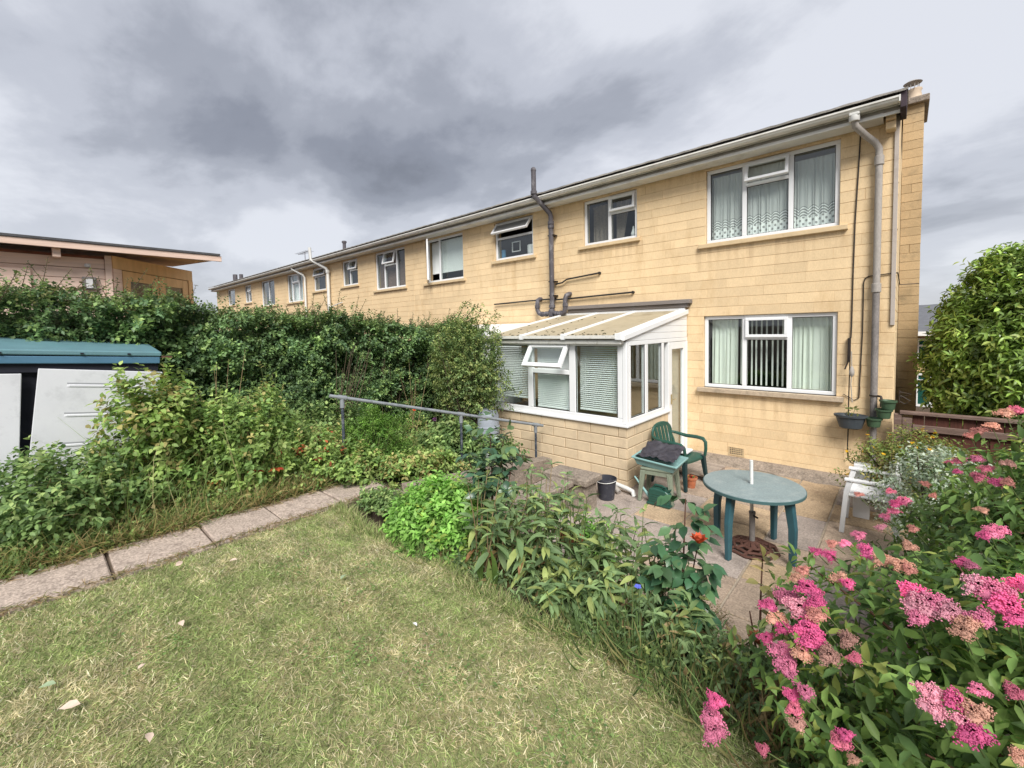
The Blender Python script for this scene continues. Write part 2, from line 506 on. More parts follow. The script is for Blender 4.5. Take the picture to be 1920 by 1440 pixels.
def wloc(o):
    v = Vector(o.location)
    while o.parent:
        o = o.parent
    return Vector(o.location)


def link(o, parent):
    COL.objects.link(o)
    if parent is not None:
        o.parent = parent
        root = parent
        while root.parent: root = root.parent
        # children are modelled in world coordinates: undo the parent's placement once
        if parent is root:
            o.matrix_parent_inverse = Matrix.Translation(-Vector(root.location))
        else:
            o.matrix_parent_inverse = Matrix.Identity(4) if parent.matrix_basis == Matrix.Identity(4) else parent.matrix_basis.inverted()
    return o


def mesh_obj(name, me, parent=None, mtx=None):
    o = bpy.data.objects.new(name, me)
    if mtx is not None: o.matrix_basis = mtx
    return link(o, parent)


class MB:
    def __init__(s):
        s.v = []
        s.f = []

    def add(s, vs, fs):
        n = len(s.v)
        s.v.extend(tuple(v) for v in vs)
        s.f.extend(tuple(i + n for i in f) for f in fs)
        return s

    def box(s, x0, x1, y0, y1, z0, z1, M=None):
        vs = [(x, y, z) for z in (z0, z1) for y in (y0, y1) for x in (x0, x1)]
        if M is not None: vs = [tuple(M @ Vector(v)) for v in vs]
        return s.add(vs, [(0, 2, 3, 1), (4, 5, 7, 6), (0, 1, 5, 4), (2, 6, 7, 3), (0, 4, 6, 2), (1, 3, 7, 5)])

    def tube(s, pts, r, n=10, cap=True):
        pts = [Vector(p) for p in pts]
        rs = r if isinstance(r, (list, tuple)) else [r] * len(pts)
        rings = []
        up = Vector((0, 0, 1))
        prev = None
        for i, p in enumerate(pts):
            t = (pts[min(i + 1, len(pts) - 1)] - pts[max(i - 1, 0)]).normalized()
            if prev is None:
                a = up.cross(t)
                if a.length < 1e-3: a = Vector((1, 0, 0)).cross(t)
            else:
                a = prev - t * prev.dot(t)
            a.normalize()
            prev = a
            b = t.cross(a)
            rings.append([p + (a * math.cos(2 * math.pi * k / n) + b * math.sin(2 * math.pi * k / n)) * rs[i] for k in range(n)])
        vs = [v for rg in rings for v in rg]
        fs = []
        for i in range(len(pts) - 1):
            for k in range(n):
                a = i * n + k
                b = i * n + (k + 1) % n
                fs.append((a, b, b + n, a + n))
        if cap:
            fs.append(tuple(reversed(range(n))))
            fs.append(tuple((len(pts) - 1) * n + k for k in range(n)))
        return s.add(vs, fs)

    def lathe(s, prof, c=(0, 0), n=24, sx=1.0, sy=1.0, cap0=True, cap1=True):
        vs = []
        for r, z in prof:
            for k in range(n):
                a = 2 * math.pi * k / n
                vs.append((c[0] + r * sx * math.cos(a), c[1] + r * sy * math.sin(a), z))
        fs = []
        m = len(prof)
        for i in range(m - 1):
            for k in range(n):
                fs.append((i * n + k, i * n + (k + 1) % n, (i + 1) * n + (k + 1) % n, (i + 1) * n + k))
        if cap0: fs.append(tuple(reversed(range(n))))
        if cap1: fs.append(tuple((m - 1) * n + k for k in range(n)))
        return s.add(vs, fs)

    def poly(s, pts, y0, y1, axis='y'):
        """extrude a 2-D outline (given in the two other axes) along an axis"""
        n = len(pts)
        def mk(a, b, d): return {'y': (a, d, b), 'x': (d, a, b), 'z': (a, b, d)}[axis]
        vs = [mk(a, b, y0) for a, b in pts] + [mk(a, b, y1) for a, b in pts]
        fs = [tuple(range(n)), tuple(reversed(range(n, 2 * n)))]
        for i in range(n):
            j = (i + 1) % n
            fs.append((i, i + n, j + n, j))
        return s.add(vs, fs)

    def mesh(s, name, m, smooth=False):
        me = bpy.data.meshes.new(name)
        me.from_pydata([tuple(v) for v in s.v], [], s.f)
        me.materials.append(MATS[m])
        if smooth:
            me.polygons.foreach_set('use_smooth', [True] * len(me.polygons))
        me.update()
        return me

    def build(s, name, m, parent=None, smooth=False, bevel=0.0, seg=2, mtx=None, label=None, fix=True):
        me = s.mesh(name, m, smooth)
        if fix:
            import bmesh
            bm = bmesh.new()
            bm.from_mesh(me)
            bmesh.ops.recalc_face_normals(bm, faces=bm.faces)
            bm.to_mesh(me)
            bm.free()
        if smooth:
            me.set_sharp_from_angle(angle=R(40))
        o = mesh_obj(name, me, parent, mtx)
        if bevel:
            b = o.modifiers.new('bevel', 'BEVEL')
            b.width = bevel
            b.segments = seg
            b.limit_method = 'ANGLE'
            b.angle_limit = R(35)
        if label: o['label'] = label
        return o


def np_mesh(name, V, F, m, cols=None, smooth=True):
    """fast mesh from arrays: V (n,3), F list of (k,3|4) int arrays, cols (n,3)"""
    me = bpy.data.meshes.new(name)
    me.vertices.add(len(V))
    me.vertices.foreach_set('co', np.ascontiguousarray(V, dtype=np.float32).ravel())
    loops = np.concatenate([f.ravel() for f in F])
    tot = np.concatenate([np.full(len(f), f.shape[1]) for f in F])
    start = np.concatenate([[0], np.cumsum(tot)[:-1]])
    me.loops.add(len(loops))
    me.loops.foreach_set('vertex_index', loops.astype(np.int32))
    me.polygons.add(len(tot))
    me.polygons.foreach_set('loop_start', start.astype(np.int32))
    me.polygons.foreach_set('loop_total', tot.astype(np.int32))
    me.polygons.foreach_set('use_smooth', np.full(len(tot), smooth))
    me.materials.append(MATS[m])
    if cols is not None:
        a = me.color_attributes.new('Col', 'FLOAT_COLOR', 'POINT')
        c4 = np.ones((len(V), 4), dtype=np.float32)
        c4[:, :3] = cols
        a.data.foreach_set('color', c4.ravel())
    me.update()
    me.validate()
    return me


# leaf templates: x across, y along, z out of the blade
T_SMALL = (np.array([[0, 0, 0], [-.5, .45, .12], [0, 1, -.08], [.5, .45, .12]]), [np.array([[0, 2, 1], [0, 3, 2]])])
T_LEAF = (np.array([[0, 0, 0], [-.40, .28, .07], [0, .28, 0], [.40, .28, .07], [-.42, .60, .03], [0, .60, -.05], [.42, .60, .03], [0, 1, -.2]]),
          [np.array([[0, 2, 1], [0, 3, 2], [4, 5, 7], [5, 6, 7]]), np.array([[1, 2, 5, 4], [2, 3, 6, 5]])])
T_LONG = (np.array([[0, 0, 0], [-.35, .2, .05], [0, .2, 0], [.35, .2, .05], [-.5, .5, .0], [0, .5, -.03], [.5, .5, .0], [-.3, .8, -.16], [0, .8, -.18], [.3, .8, -.16], [0, 1, -.36]]),
          [np.array([[0, 2, 1], [0, 3, 2], [7, 8, 10], [8, 9, 10]]), np.array([[1, 2, 5, 4], [2, 3, 6, 5], [4, 5, 8, 7], [5, 6, 9, 8]])])
T_BLADE = (np.array([[-.5, 0, 0], [.5, 0, 0], [-.38, .5, .05], [.38, .5, .05], [0, 1, -.18]]), [np.array([[0, 1, 3, 2]]), np.array([[2, 3, 4]])])
T_ARCH = (np.array([[-.5, 0, 0], [.5, 0, 0], [-.5, .35, .0], [.5, .35, .0], [-.4, .7, -.12], [.4, .7, -.12], [0, 1, -.42]]),
          [np.array([[0, 1, 3, 2], [2, 3, 5, 4]]), np.array([[4, 5, 6]])])


def unit(a):
    return a / np.maximum(np.linalg.norm(a, axis=-1, keepdims=True), 1e-9)


def frames(d, nrm):
    y = unit(d)
    x = unit(np.cross(y, nrm))
    z = np.cross(x, y)
    return x, y, z


def leaves_mesh(name, pos, d, nrm, Ls, Ws, cols, m, tmpl=T_SMALL, rib=0.0):
    tv, tf = tmpl
    N, k = len(pos), len(tv)
    x, y, z = frames(d, nrm)
    Ls = np.broadcast_to(Ls, (N,))
    Ws = np.broadcast_to(Ws, (N,))
    V = (pos[:, None, :] + x[:, None, :] * (tv[None, :, 0:1] * Ws[:, None, None])
         + y[:, None, :] * (tv[None, :, 1:2] * Ls[:, None, None]) + z[:, None, :] * (tv[None, :, 2:3] * Ls[:, None, None]))
    F = [(f[None] + (np.arange(N) * k)[:, None, None]).reshape(-1, f.shape[1]) for f in tf]
    C = np.repeat(cols[:, None, :], k, axis=1)
    return np_mesh(name, V.reshape(-1, 3), F, m, C.reshape(-1, 3))


TMPL_CACHE = {}


def leaf_objects(name, parent, pos, d, nrm, Ls, Ws, cols, m, tmpl=T_LEAF):
    """one object per leaf, all sharing one unit-leaf mesh"""
    key = (id(tmpl), m)
    if key not in TMPL_CACHE:
        tv, tf = tmpl
        TMPL_CACHE[key] = np_mesh('leaf_blade', tv, tf, m)
    me = TMPL_CACHE[key]
    x, y, z = frames(d, nrm)
    for i in range(len(pos)):
        L, W = float(Ls[i]), float(Ws[i])
        M = Matrix(((x[i, 0] * W, y[i, 0] * L, z[i, 0] * L, pos[i, 0]),
                    (x[i, 1] * W, y[i, 1] * L, z[i, 1] * L, pos[i, 1]),
                    (x[i, 2] * W, y[i, 2] * L, z[i, 2] * L, pos[i, 2]), (0, 0, 0, 1)))
        o = mesh_obj(name, me, parent, M)
        o.color = (*[float(c) for c in cols[i]], 1)


def pick_cols(n, palette, weights=None, jitter=0.18):
    p = np.array(palette, float)
    w = None if weights is None else np.array(weights, float) / sum(weights)
    c = p[rng.choice(len(p), n, p=w)]
    return np.clip(c * (1 + rng.normal(0, jitter, (n, 1))), 0.004, 0.9)


def rdir(n, upbias=0.0):
    v = rng.normal(size=(n, 3))
    v[:, 2] += upbias
    return unit(v)


def vnoise(p, s, seed=0):
    """cheap smooth pseudo-noise in -1..1"""
    q = p * s + seed * 1.37
    return (np.sin(q[:, 0] * 1.7 + 2.1 * np.sin(q[:, 1] * 1.3)) + np.sin(q[:, 1] * 2.3 + 1.7 * np.sin(q[:, 2] * 1.9 + 1)) + np.sin(q[:, 2] * 2.9 + 1.3 * np.sin(q[:, 0] * 2.1 + 2))) / 3


def twig_leaves(tips, outs, n_per, twig_len, L, W, palette, weights=None, Lj=0.25, droop=0.15, colnoise=0.25):
    """leaves set alternately along short twigs; returns arrays"""
    N = len(tips)
    t = (np.arange(n_per) + 0.5)[None, :] / n_per
    t = np.broadcast_to(t, (N, n_per)) + rng.uniform(-.08, .08, (N, n_per))
    base = tips - outs * twig_len
    pos = base[:, None, :] + outs[:, None, :] * (t[..., None] * twig_len)
    side = unit(np.cross(outs, rdir(N)))
    side2 = np.cross(outs, side)
    ang = np.arange(n_per)[None, :] * 2.4 + rng.uniform(0, 6.3, (N, 1))
    lat = side[:, None, :] * np.cos(ang)[..., None] + side2[:, None, :] * np.sin(ang)[..., None]
    d = unit(outs[:, None, :] * 0.65 + lat + np.array([0, 0, -droop]) + rng.normal(0, .2, (N, n_per, 3)))
    nrm = unit(np.array([0, 0, 1.0]) + 0.5 * outs[:, None, :] + rng.normal(0, .45, (N, n_per, 3)))
    c = pick_cols(N, palette, weights, colnoise)
    cols = np.repeat(c[:, None, :], n_per, axis=1) * (1 + rng.normal(0, .12, (N, n_per, 1)))
    Ls = L * (1 + rng.uniform(-Lj, Lj, (N, n_per)))
    Ws = Ls * (W / L) * (1 + rng.uniform(-.15, .15, (N, n_per)))
    r3 = lambda a: a.reshape(-1, 3)
    return r3(pos), r3(d), r3(nrm), Ls.ravel(), Ws.ravel(), np.clip(r3(cols), .004, .9)


def cat_arr(*sets):
    return [np.concatenate([s[i] for s in sets]) for i in range(6)]


MCn = np.array([list(r) for r in MC])


def proj(p):
    c = (p - np.array(EYE)) @ MCn
    dz = -c[:, 2]
    return 960 + 815 * c[:, 0] / dz, 660 - 815 * c[:, 1] / dz, dz


def split_big(A, nmax):
    """indices of the leaves that show largest to the viewer (inside the frame), and the rest"""
    pos, d, nrm, Ls, Ws, cols = A
    u, v, dz = proj(pos)
    ok = (dz > .3) & (u > -20) & (u < 1940) & (v > -20) & (v < 1460)
    score = np.where(ok, Ls * Ws / np.maximum(dz, .3) ** 2, 0)
    idx = np.argsort(-score)
    n = min(nmax, int(ok.sum()))
    return idx[:n], idx[n:]


def sub(A, i): return [a[i] for a in A]


# ------------------------------------------------------------------ terrain
def ground_h(x, y):
    """garden levels: patio 0, lawn and weed bed 0.5, bed falling to the patio"""
    x = np.asarray(x, float)
    y = np.asarray(y, float)
    h = np.full(np.broadcast(x, y).shape, 0.5)
    sl = np.clip((y - 2.15) / 0.65, 0, 1)
    h = 0.5 - 0.56 * sl * sl * (3 - 2 * sl)                    # border bed falling to patio level
    left = np.clip((-4.02 - x) / 0.05, 0, 1)                   # weed bed beyond the steps' kerb falls gently
    hl = 0.5 - 0.35 * np.clip((y - 2.6) / 2.6, 0, 1)
    h = h * (1 - left) + hl * left
    step = ((x > -4.0) & (x < -3.22) & (y > 2.1))
    h = np.where(step, np.minimum(h, -0.06 + 0 * h), h)
    return h


gx = np.concatenate([[-400, -120, -40, -14], np.linspace(-10, 3, 131), [5, 9, 25, 90, 400]])
gy = np.concatenate([[-400, -60, -12, -5], np.linspace(-3, 8, 111), [14, 30, 100, 500]])
GX, GY = np.meshgrid(gx, gy)
GZ = ground_h(GX, GY)
GZ = np.where((GX > -8) & (GX < 3) & (GY < 7.7), GZ, np.where(GX < -8, np.where(GY < 6.5, 0.45, -0.06), np.where(GY < 2.2, 0.45, -0.06)))
GZ = GZ + np.where((GX > -9) & (GX < 2.5) & (GY < 2.1), 0.012 * np.sin(GX * 3.1) * np.sin(GY * 2.7), 0)
nxg, nyg = len(gx), len(gy)
ii = (np.arange(nyg - 1)[:, None] * nxg + np.arange(nxg - 1)[None, :]).ravel()
gme = np_mesh('ground', np.stack([GX.ravel(), GY.ravel(), GZ.ravel()], 1), [np.stack([ii, ii + 1, ii + 1 + nxg, ii + nxg], 1)], 'soil')
g_o = mesh_obj('ground', gme)
g_o['kind'] = 'structure'
g_o['label'] = 'dark garden soil and ground under the beds'


def lawn_edge(x):
    return 1.93 + 0.03 * np.sin(x * 4.1) + 0.02 * np.sin(x * 9.3) - 0.08 * np.clip(x + 0.9, 0, 2)


# turf sheet
lx = np.linspace(-4.16, 2.6, 80)
ly = np.linspace(0, 1, 60)
LX = np.repeat(lx[None, :], 60, 0)
LY = -3.0 + ly[:, None] * (lawn_edge(lx)[None, :] + 3.0)
LZ = 0.513 + 0.012 * np.sin(LX * 3.1) * np.sin(LY * 2.7) + 0.004 * np.sin(LX * 17) * np.sin(LY * 15)
ii = (np.arange(59)[:, None] * 80 + np.arange(79)[None, :]).ravel()
lme = np_mesh('lawn', np.stack([LX.ravel(), LY.ravel(), LZ.ravel()], 1), [np.stack([ii, ii + 1, ii + 81, ii + 80], 1)], 'turf')
lo = mesh_obj('lawn', lme)
lo['kind'] = 'structure'
lo['label'] = 'mown yellow-green lawn with dry patches'

# grass blades
GREEN = [(0.338, 0.413, 0.153), (0.251, 0.339, 0.111), (0.414, 0.469, 0.212)]
STRAW = [(0.652, 0.571, 0.349), (0.547, 0.489, 0.285), (0.746, 0.676, 0.466)]


def grass_patch(n, x0, x1, y0, y1, hmin, hmax, wid, lean, strawbase, keep=None):
    x = rng.uniform(x0, x1, n)
    y = rng.uniform(y0, y1, n)
    k = y < lawn_edge(x) - 0.0
    x, y = x[k], y[k]
    p = np.stack([x, y, 0.512 + 0.012 * np.sin(x * 3.1) * np.sin(y * 2.7)], 1)
    n = len(p)
    pn = vnoise(p, 2.1, 3) * .6 + vnoise(p, 5.3, 1) * .5 + vnoise(p, 13, 5) * .3
    dk = np.clip(1.0 + .28 * vnoise(p, 9, 12) + rng.normal(0, .12, n), .62, 1.35)[:, None] * .95
    straw = rng.uniform(0, 1, n) < np.clip(strawbase + 0.62 * pn + 0.25 * np.clip((p[:, 1] - 1.55) * 2.4, 0, 1), .06, .93)
    c = np.where(straw[:, None], pick_cols(n, STRAW, jitter=.2), pick_cols(n, GREEN, jitter=.25)) * dk
    flow = np.stack([np.sin(p[:, 0] * 2.2 + 1.3 * np.sin(p[:, 1] * 1.9)), np.cos(p[:, 1] * 2.4 + np.sin(p[:, 0] * 2)), np.zeros(n)], 1)
    d = rng.normal(0, 1, (n, 3)) * np.array([lean, lean, 0]) + flow * lean * .35 + np.array([0, 0, 1.0])
    L = rng.uniform(hmin, hmax, n)
    return p, d, rdir(n, .3), L, np.full(n, wid) * rng.uniform(.7, 1.4, n), c


A = grass_patch(260000, -4.15, 1.6, -1.7, 2.0, .022, .052, .0036, 1.5, .33)
B = grass_patch(19000, -4.15, 1.6, -1.7, 2.0, .03, .065, .0017, 3.0, .60)
# shaggy fringe where the mower does not reach
nf = 9000
fx_ = rng.uniform(-4.16, .8, nf)
fy_ = lawn_edge(fx_) + rng.normal(.0, .035, nf)
FR = (np.stack([fx_, fy_, np.full(nf, .505)], 1), np.stack([rng.normal(0, .7, nf), rng.normal(.1, .7, nf), np.ones(nf)], 1), rdir(nf, .4), rng.uniform(.03, .13, nf), np.full(nf, .004), pick_cols(nf, GREEN[:2] + [(.16, .20, .07), STRAW[1]], jitter=.25))
p, d, nr, L, W, c = cat_arr(A, B, FR)
pc, dc, nc, Lc, Wc, cc_ = [], [], [], [], [], []
for q in range(46):
    ox, oy = rng.uniform(-4.0, .2), rng.uniform(-.6, 1.85)
    m_ = int(rng.integers(14, 60))
    pp = np.stack([ox + rng.normal(0, .07, m_), oy + rng.normal(0, .07, m_), np.full(m_, .535) + rng.uniform(0, .02, m_)], 1)
    pc.append(pp)
    dc.append(np.stack([rng.normal(0, 1, m_), rng.normal(0, 1, m_), rng.uniform(0, .3, m_)], 1))
    nc.append(np.tile([0, 0, 1.0], (m_, 1)) + rng.normal(0, .25, (m_, 3)))
    Lc.append(rng.uniform(.012, .022, m_))
    cc_.append(pick_cols(m_, [(.17, .27, .085), (.13, .22, .07), (.24, .33, .12)]))
CL = (np.concatenate(pc), np.concatenate(dc), np.concatenate(nc), np.concatenate(Lc), np.concatenate(Lc) * .8, np.concatenate(cc_))
clo = mesh_obj('clover', leaves_mesh('clover', *CL, 'leaf', T_SMALL))
tag(clo, 'small clover and weed leaves scattered through the lawn', 'clover', kind='stuff')
gr = mesh_obj('grass', leaves_mesh('grass', p, d, nr, L, W, c, 'grass', T_BLADE))
tag(gr, 'short mown grass blades of the lawn, green mixed with dry straw', 'grass', kind='stuff')

# ------------------------------------------------------------------ patio
patio = mesh_obj('patio', MB().box(-5.35, 2.2, 2.72, 7.66, -0.10, -0.012).mesh('patio', 'joint_light'))
patio['kind'] = 'structure'
patio['label'] = 'paved patio of mixed riven slabs beside the house'


def slab_mesh(b, x0, x1, y0, y1, z0, z1, ch=0.006, jit=0.004, r=random):
    a = 0.5 * ch
    xs = [x0 + r.uniform(0, jit), x1 - r.uniform(0, jit)]
    ys = [y0 + r.uniform(0, jit), y1 - r.uniform(0, jit)]
    dz = [r.uniform(-jit, jit) * .6 for _ in range(4)]
    vs = [(xs[0], ys[0], z0), (xs[1], ys[0], z0), (xs[1], ys[1], z0), (xs[0], ys[1], z0),
          (xs[0], ys[0], z1 - ch + dz[0]), (xs[1], ys[0], z1 - ch + dz[1]), (xs[1], ys[1], z1 - ch + dz[2]), (xs[0], ys[1], z1 - ch + dz[3]),
          (xs[0] + ch, ys[0] + ch, z1 + dz[0]), (xs[1] - ch, ys[0] + ch, z1 + dz[1]), (xs[1] - ch, ys[1] - ch, z1 + dz[2]), (xs[0] + ch, ys[1] - ch, z1 + dz[3])]
    return b.add(vs, [(3, 2, 1, 0), (0, 1, 5, 4), (1, 2, 6, 5), (2, 3, 7, 6), (3, 0, 4, 7), (4, 5, 9, 8), (5, 6, 10, 9), (6, 7, 11, 10), (7, 4, 8, 11), (8, 9, 10, 11)])


cols_x = [-5.35, -4.6, -3.85, -3.2, -2.38, -1.85, -1.05, -0.6, 0.1, 0.75, 1.45, 2.2]
for i in range(len(cols_x) - 1):
    y = 2.72
    first = True
    while y < 7.3:
        dy = random.choice([0.45, 0.6, 0.6, 0.75, 0.9])
        if first: dy *= random.uniform(.4, 1)
        first = False
        y1 = min(y + dy, 7.34)
        if 7.34 - y1 < .2: y1 = 7.34
        m = random.choices(['slab', 'slab_yellow', 'slab_grey'], [4, 2, 1])[0]
        if cols_x[i] < -2.5: m = 'slab_grey'
        slab_mesh(MB(), cols_x[i] + .008, cols_x[i + 1] - .008, y + .008, y1 - .008, -.05, 0.0).build('paving_slab', m, patio, fix=False)
        y = y1
# concrete ledge at the foot of the wall
led = MB()
n = 28
prof = []
for i in range(n + 1):
    x = -2.75 + i * 2.9 / n
    w = 0.21 + 0.05 * math.sin(x * 5) + 0.03 * math.sin(x * 13)
    prof.append((x, w))
vs, fs = [], []
for x, w in prof:
    vs += [(x, 7.66, 0.085), (x, 7.655 - w * .55, 0.085 + .01 * math.sin(x * 9)), (x, 7.655 - w, 0.03), (x, 7.655 - w - .10, -0.004)]
for i in range(n):
    for k in range(3):
        a = i * 4 + k
        fs.append((a, a + 4, a + 5, a + 1))
led.add(vs, fs)
lo = led.build('concrete_ledge', 'old_conc', patio, smooth=True)

# ------------------------------------------------------------------ path and steps
path = mesh_obj('path', MB().box(-4.80, -4.17, -1.6, 2.62, 0.30, 0.494).mesh('path', 'joint'))
path['kind'] = 'structure'
path['label'] = 'straight garden path of concrete slabs along the lawn'
py = [-1.5, -0.9, -0.29, 0.325, 0.95, 1.49, 2.05, 2.60]
for i in range(len(py) - 1):
    slab_mesh(MB(), -4.79 + random.uniform(-.012, .012), -4.185 + random.uniform(-.012, .012), py[i] + .007, py[i + 1] - .007, .40, .528 + random.uniform(-.006, .008), ch=.01, jit=.01).build('path_slab', 'path_slab', path, fix=False)

steps = thing('garden_steps', (-3.6, 3.4, 0), 'weathered concrete garden steps going down from the path to the patio', 'steps')
for i, (ya, yb, z) in enumerate([(2.46, 2.72, .50), (2.72, 3.20, .36), (3.20, 3.70, .22), (3.70, 4.18, .09)]):
    slab_mesh(MB(), -4.16 if i == 0 else -3.93, -3.26, ya, yb + .02, -.02, z, ch=.012, jit=.008).build('step', 'old_conc', steps, fix=False)
k = MB()
k.add([(-4.15, 2.70, 0), (-3.95, 2.70, 0), (-3.95, 5.25, 0), (-4.15, 5.25, 0), (-4.15, 2.70, .56), (-3.95, 2.70, .56), (-3.95, 5.25, .27), (-4.15, 5.25, .27)],
      [(0, 3, 2, 1), (4, 5, 6, 7), (0, 1, 5, 4), (1, 2, 6, 5), (2, 3, 7, 6), (3, 0, 4, 7)])
k.build('kerb', 'old_conc', steps, bevel=.015)
rw = thing('retaining_wall', (-3.0, 3.5, 0), 'low stone retaining wall with rough concrete coping beside the steps', 'wall')
MB().box(-3.22, -2.98, 2.5, 4.36, -.05, .33).build('wall_body', 'old_conc', rw, bevel=.012)
for ya, yb in ((2.5, 3.1), (3.1, 3.72), (3.72, 4.33)):
    slab_mesh(MB(), -3.26, -2.94, ya + .005, yb - .005, .332, .39, ch=.014, jit=.012).build('coping_slab', 'old_conc', rw, fix=False)
MB().box(-3.36, -2.82, 4.385, 4.66, -.05, .35).build('pier', 'old_conc', rw, bevel=.012)
slab_mesh(MB(), -3.42, -2.76, 4.34, 4.72, .352, .425, ch=.016, jit=.014).build('pier_cap', 'old_conc', rw, fix=False)

# ------------------------------------------------------------------ terrace of houses
FY = 7.65


def block_unit(name, m):
    """unit block 1 x 1 (x,z), front face at y=0 with a small chamfer, 60 mm deep; scaled per piece"""
    key = ('block', m)
    if key not in TMPL_CACHE:
        TMPL_CACHE[key] = None
    return key


BLOCK_MESH = {}


def block_mesh(w, h, m, depth=.05, c=.0028):
    key = (round(w, 2), round(h, 3), m)
    if key not in BLOCK_MESH:
        w = key[0]
        vs = [(0, depth, 0), (w, depth, 0), (w, depth, h), (0, depth, h), (0, c, 0), (w, c, 0), (w, c, h), (0, c, h), (c, 0, c), (w - c, 0, c), (w - c, 0, h - c), (c, 0, h - c)]
        fs = [(0, 1, 5, 4), (1, 2, 6, 5), (2, 3, 7, 6), (3, 0, 4, 7), (4, 5, 9, 8), (5, 6, 10, 9), (6, 7, 11, 10), (7, 4, 8, 11), (8, 9, 10, 11)]
        BLOCK_MESH[key] = MB().add(vs, fs).mesh('block', m)
    return BLOCK_MESH[key]


def courses(x0, x1, z0, z1, h, openings, lens, rnd, bond=None, gap=.0045):
    """rectangles of a coursed wall, cut round the openings (a0,a1,b0,b1)"""
    out = []
    nrow = int(round((z1 - z0) / h))
    for r in range(nrow):
        za, zb = z0 + r * h, min(z0 + (r + 1) * h, z1)
        blocked = sorted((a0, a1) for a0, a1, b0, b1 in openings if min(zb, b1) - max(za, b0) > .3 * h)
        segs, x = [], x0
        for a0, a1 in blocked:
            if a0 > x: segs.append((x, min(a0, x1)))
            x = max(x, a1)
        if x < x1: segs.append((x, x1))
        # joint positions along the row
        js = []
        x = x0 - (bond * (r % 2) if bond else rnd.uniform(0, .5))
        while x < x1:
            js.append(x)
            x += lens[0] if bond else rnd.choice(lens)
        js.append(x1 + 1)
        for a, b in segs:
            if b - a < .03: continue
            cut = [a] + [j for j in js if a + .12 < j < b - .12] + [b]
            for c0, c1 in zip(cut[:-1], cut[1:]):
                out.append((c0 + gap / 2, c1 - gap / 2, za + gap / 2, zb - gap / 2))
    return out


def wall_with_holes(b, x0, x1, z0, z1, ya, yb, openings):
    xs = sorted({x0, x1, *[v for o in openings for v in o[:2] if x0 < v < x1]})
    zs = sorted({z0, z1, *[v for o in openings for v in o[2:] if z0 < v < z1]})
    for i in range(len(xs) - 1):
        run = None
        for j in range(len(zs) - 1):
            cx, cz = (xs[i] + xs[i + 1]) / 2, (zs[j] + zs[j + 1]) / 2
            hole = any(o[0] < cx < o[1] and o[2] < cz < o[3] for o in openings)
            if not hole:
                if run is None: run = zs[j]
            elif run is not None:
                b.box(xs[i], xs[i + 1], ya, yb, run, zs[j])
                run = None
        if run is not None: b.box(xs[i], xs[i + 1], ya, yb, run, zs[-1])


def frame_rect(b, x0, x1, z0, z1, t, ya, yb, M=None):
    b.box(x0, x1, ya, yb, z0, z0 + t, M)
    b.box(x0, x1, ya, yb, z1 - t, z1, M)
    b.box(x0, x0 + t, ya, yb, z0 + t, z1 - t, M)
    b.box(x1 - t, x1, ya, yb, z0 + t, z1 - t, M)


def window(house, x0, x1, z0, z1, mulls=(), vents=(), transoms=(), reveal=.045, frost=False, pane_m='glass'):
    """white frame with mullions; vents = list of (x0,x1,z0,z1,angle,hinge) opening lights; returns the frame part"""
    ya, yb = FY + reveal, FY + reveal + .065
    e = .003
    x0, x1, z0, z1 = x0 + e, x1 - e, z0 + e, z1 - e
    b = MB()
    frame_rect(b, x0, x1, z0, z1, .055, ya, yb)
    for mx in mulls: b.box(mx - .032, mx + .032, ya + .002, yb - .002, z0 + .055, z1 - .055)
    edges = [x0 + .055] + [v for mx in mulls for v in (mx - .032, mx + .032)] + [x1 - .055]
    lights = [[edges[2 * i], edges[2 * i + 1], z0 + .055, z1 - .055] for i in range(len(edges) // 2)]
    final = []
    for i, l in enumerate(lights):
        cuts = sorted(z for k, z in transoms if k == i)
        lo_ = l[2]
        for z in cuts:
            b.box(l[0], l[1], ya + .004, yb - .004, z - .025, z + .025)
            final.append((l[0], l[1], lo_, z - .025))
            lo_ = z + .025
        final.append((l[0], l[1], lo_, l[3]))
    w = b.build('window', 'upvc', house, bevel=.006)
    for k, (a0, a1, c0, c1) in enumerate(final):
        vent = [v for v in vents if v[0] == k]
        if vent:
            ang, hinge = vent[0][1], vent[0][2]
            t = .045
            s = MB()
            o0, o1, p0, p1 = a0 - .012, a1 + .012, c0 - .012, c1 + .012
            if hinge == 'top':
                M = Matrix.Translation((0, ya - .004, p1)) @ Matrix.Rotation(-ang, 4, 'X')
                frame_rect(s, o0, o1, p0 - p1, 0, t, -.035, .012, M)
                s.build('opening_light', 'upvc', w, bevel=.005)
                g = MB().box(o0 + t, o1 - t, -.014, -.010, p0 - p1 + t, -t, M)
            else:
                M = Matrix.Translation((o0, ya - .004, 0)) @ Matrix.Rotation(-ang, 4, 'Z')
                frame_rect(s, 0, o1 - o0, p0, p1, t, -.035, .012, M)
                s.build('opening_light', 'upvc', w, bevel=.005)
                g = MB().box(t, o1 - o0 - t, -.014, -.010, p0 + t, p1 - t, M)
            g.build('pane', 'frost' if frost else pane_m, w)
        else:
            MB().box(a0 - .004, a1 + .004, yb - .034, yb - .030, c0 - .004, c1 + .004).build('pane', 'frost' if frost == 2 else pane_m, w)
            gk = MB()
            frame_rect(gk, a0 + .001, a1 - .001, c0 + .001, c1 - .001, .007, yb - .040, yb - .035)
            gk.build('gasket', 'pipe_black', w)
    return w


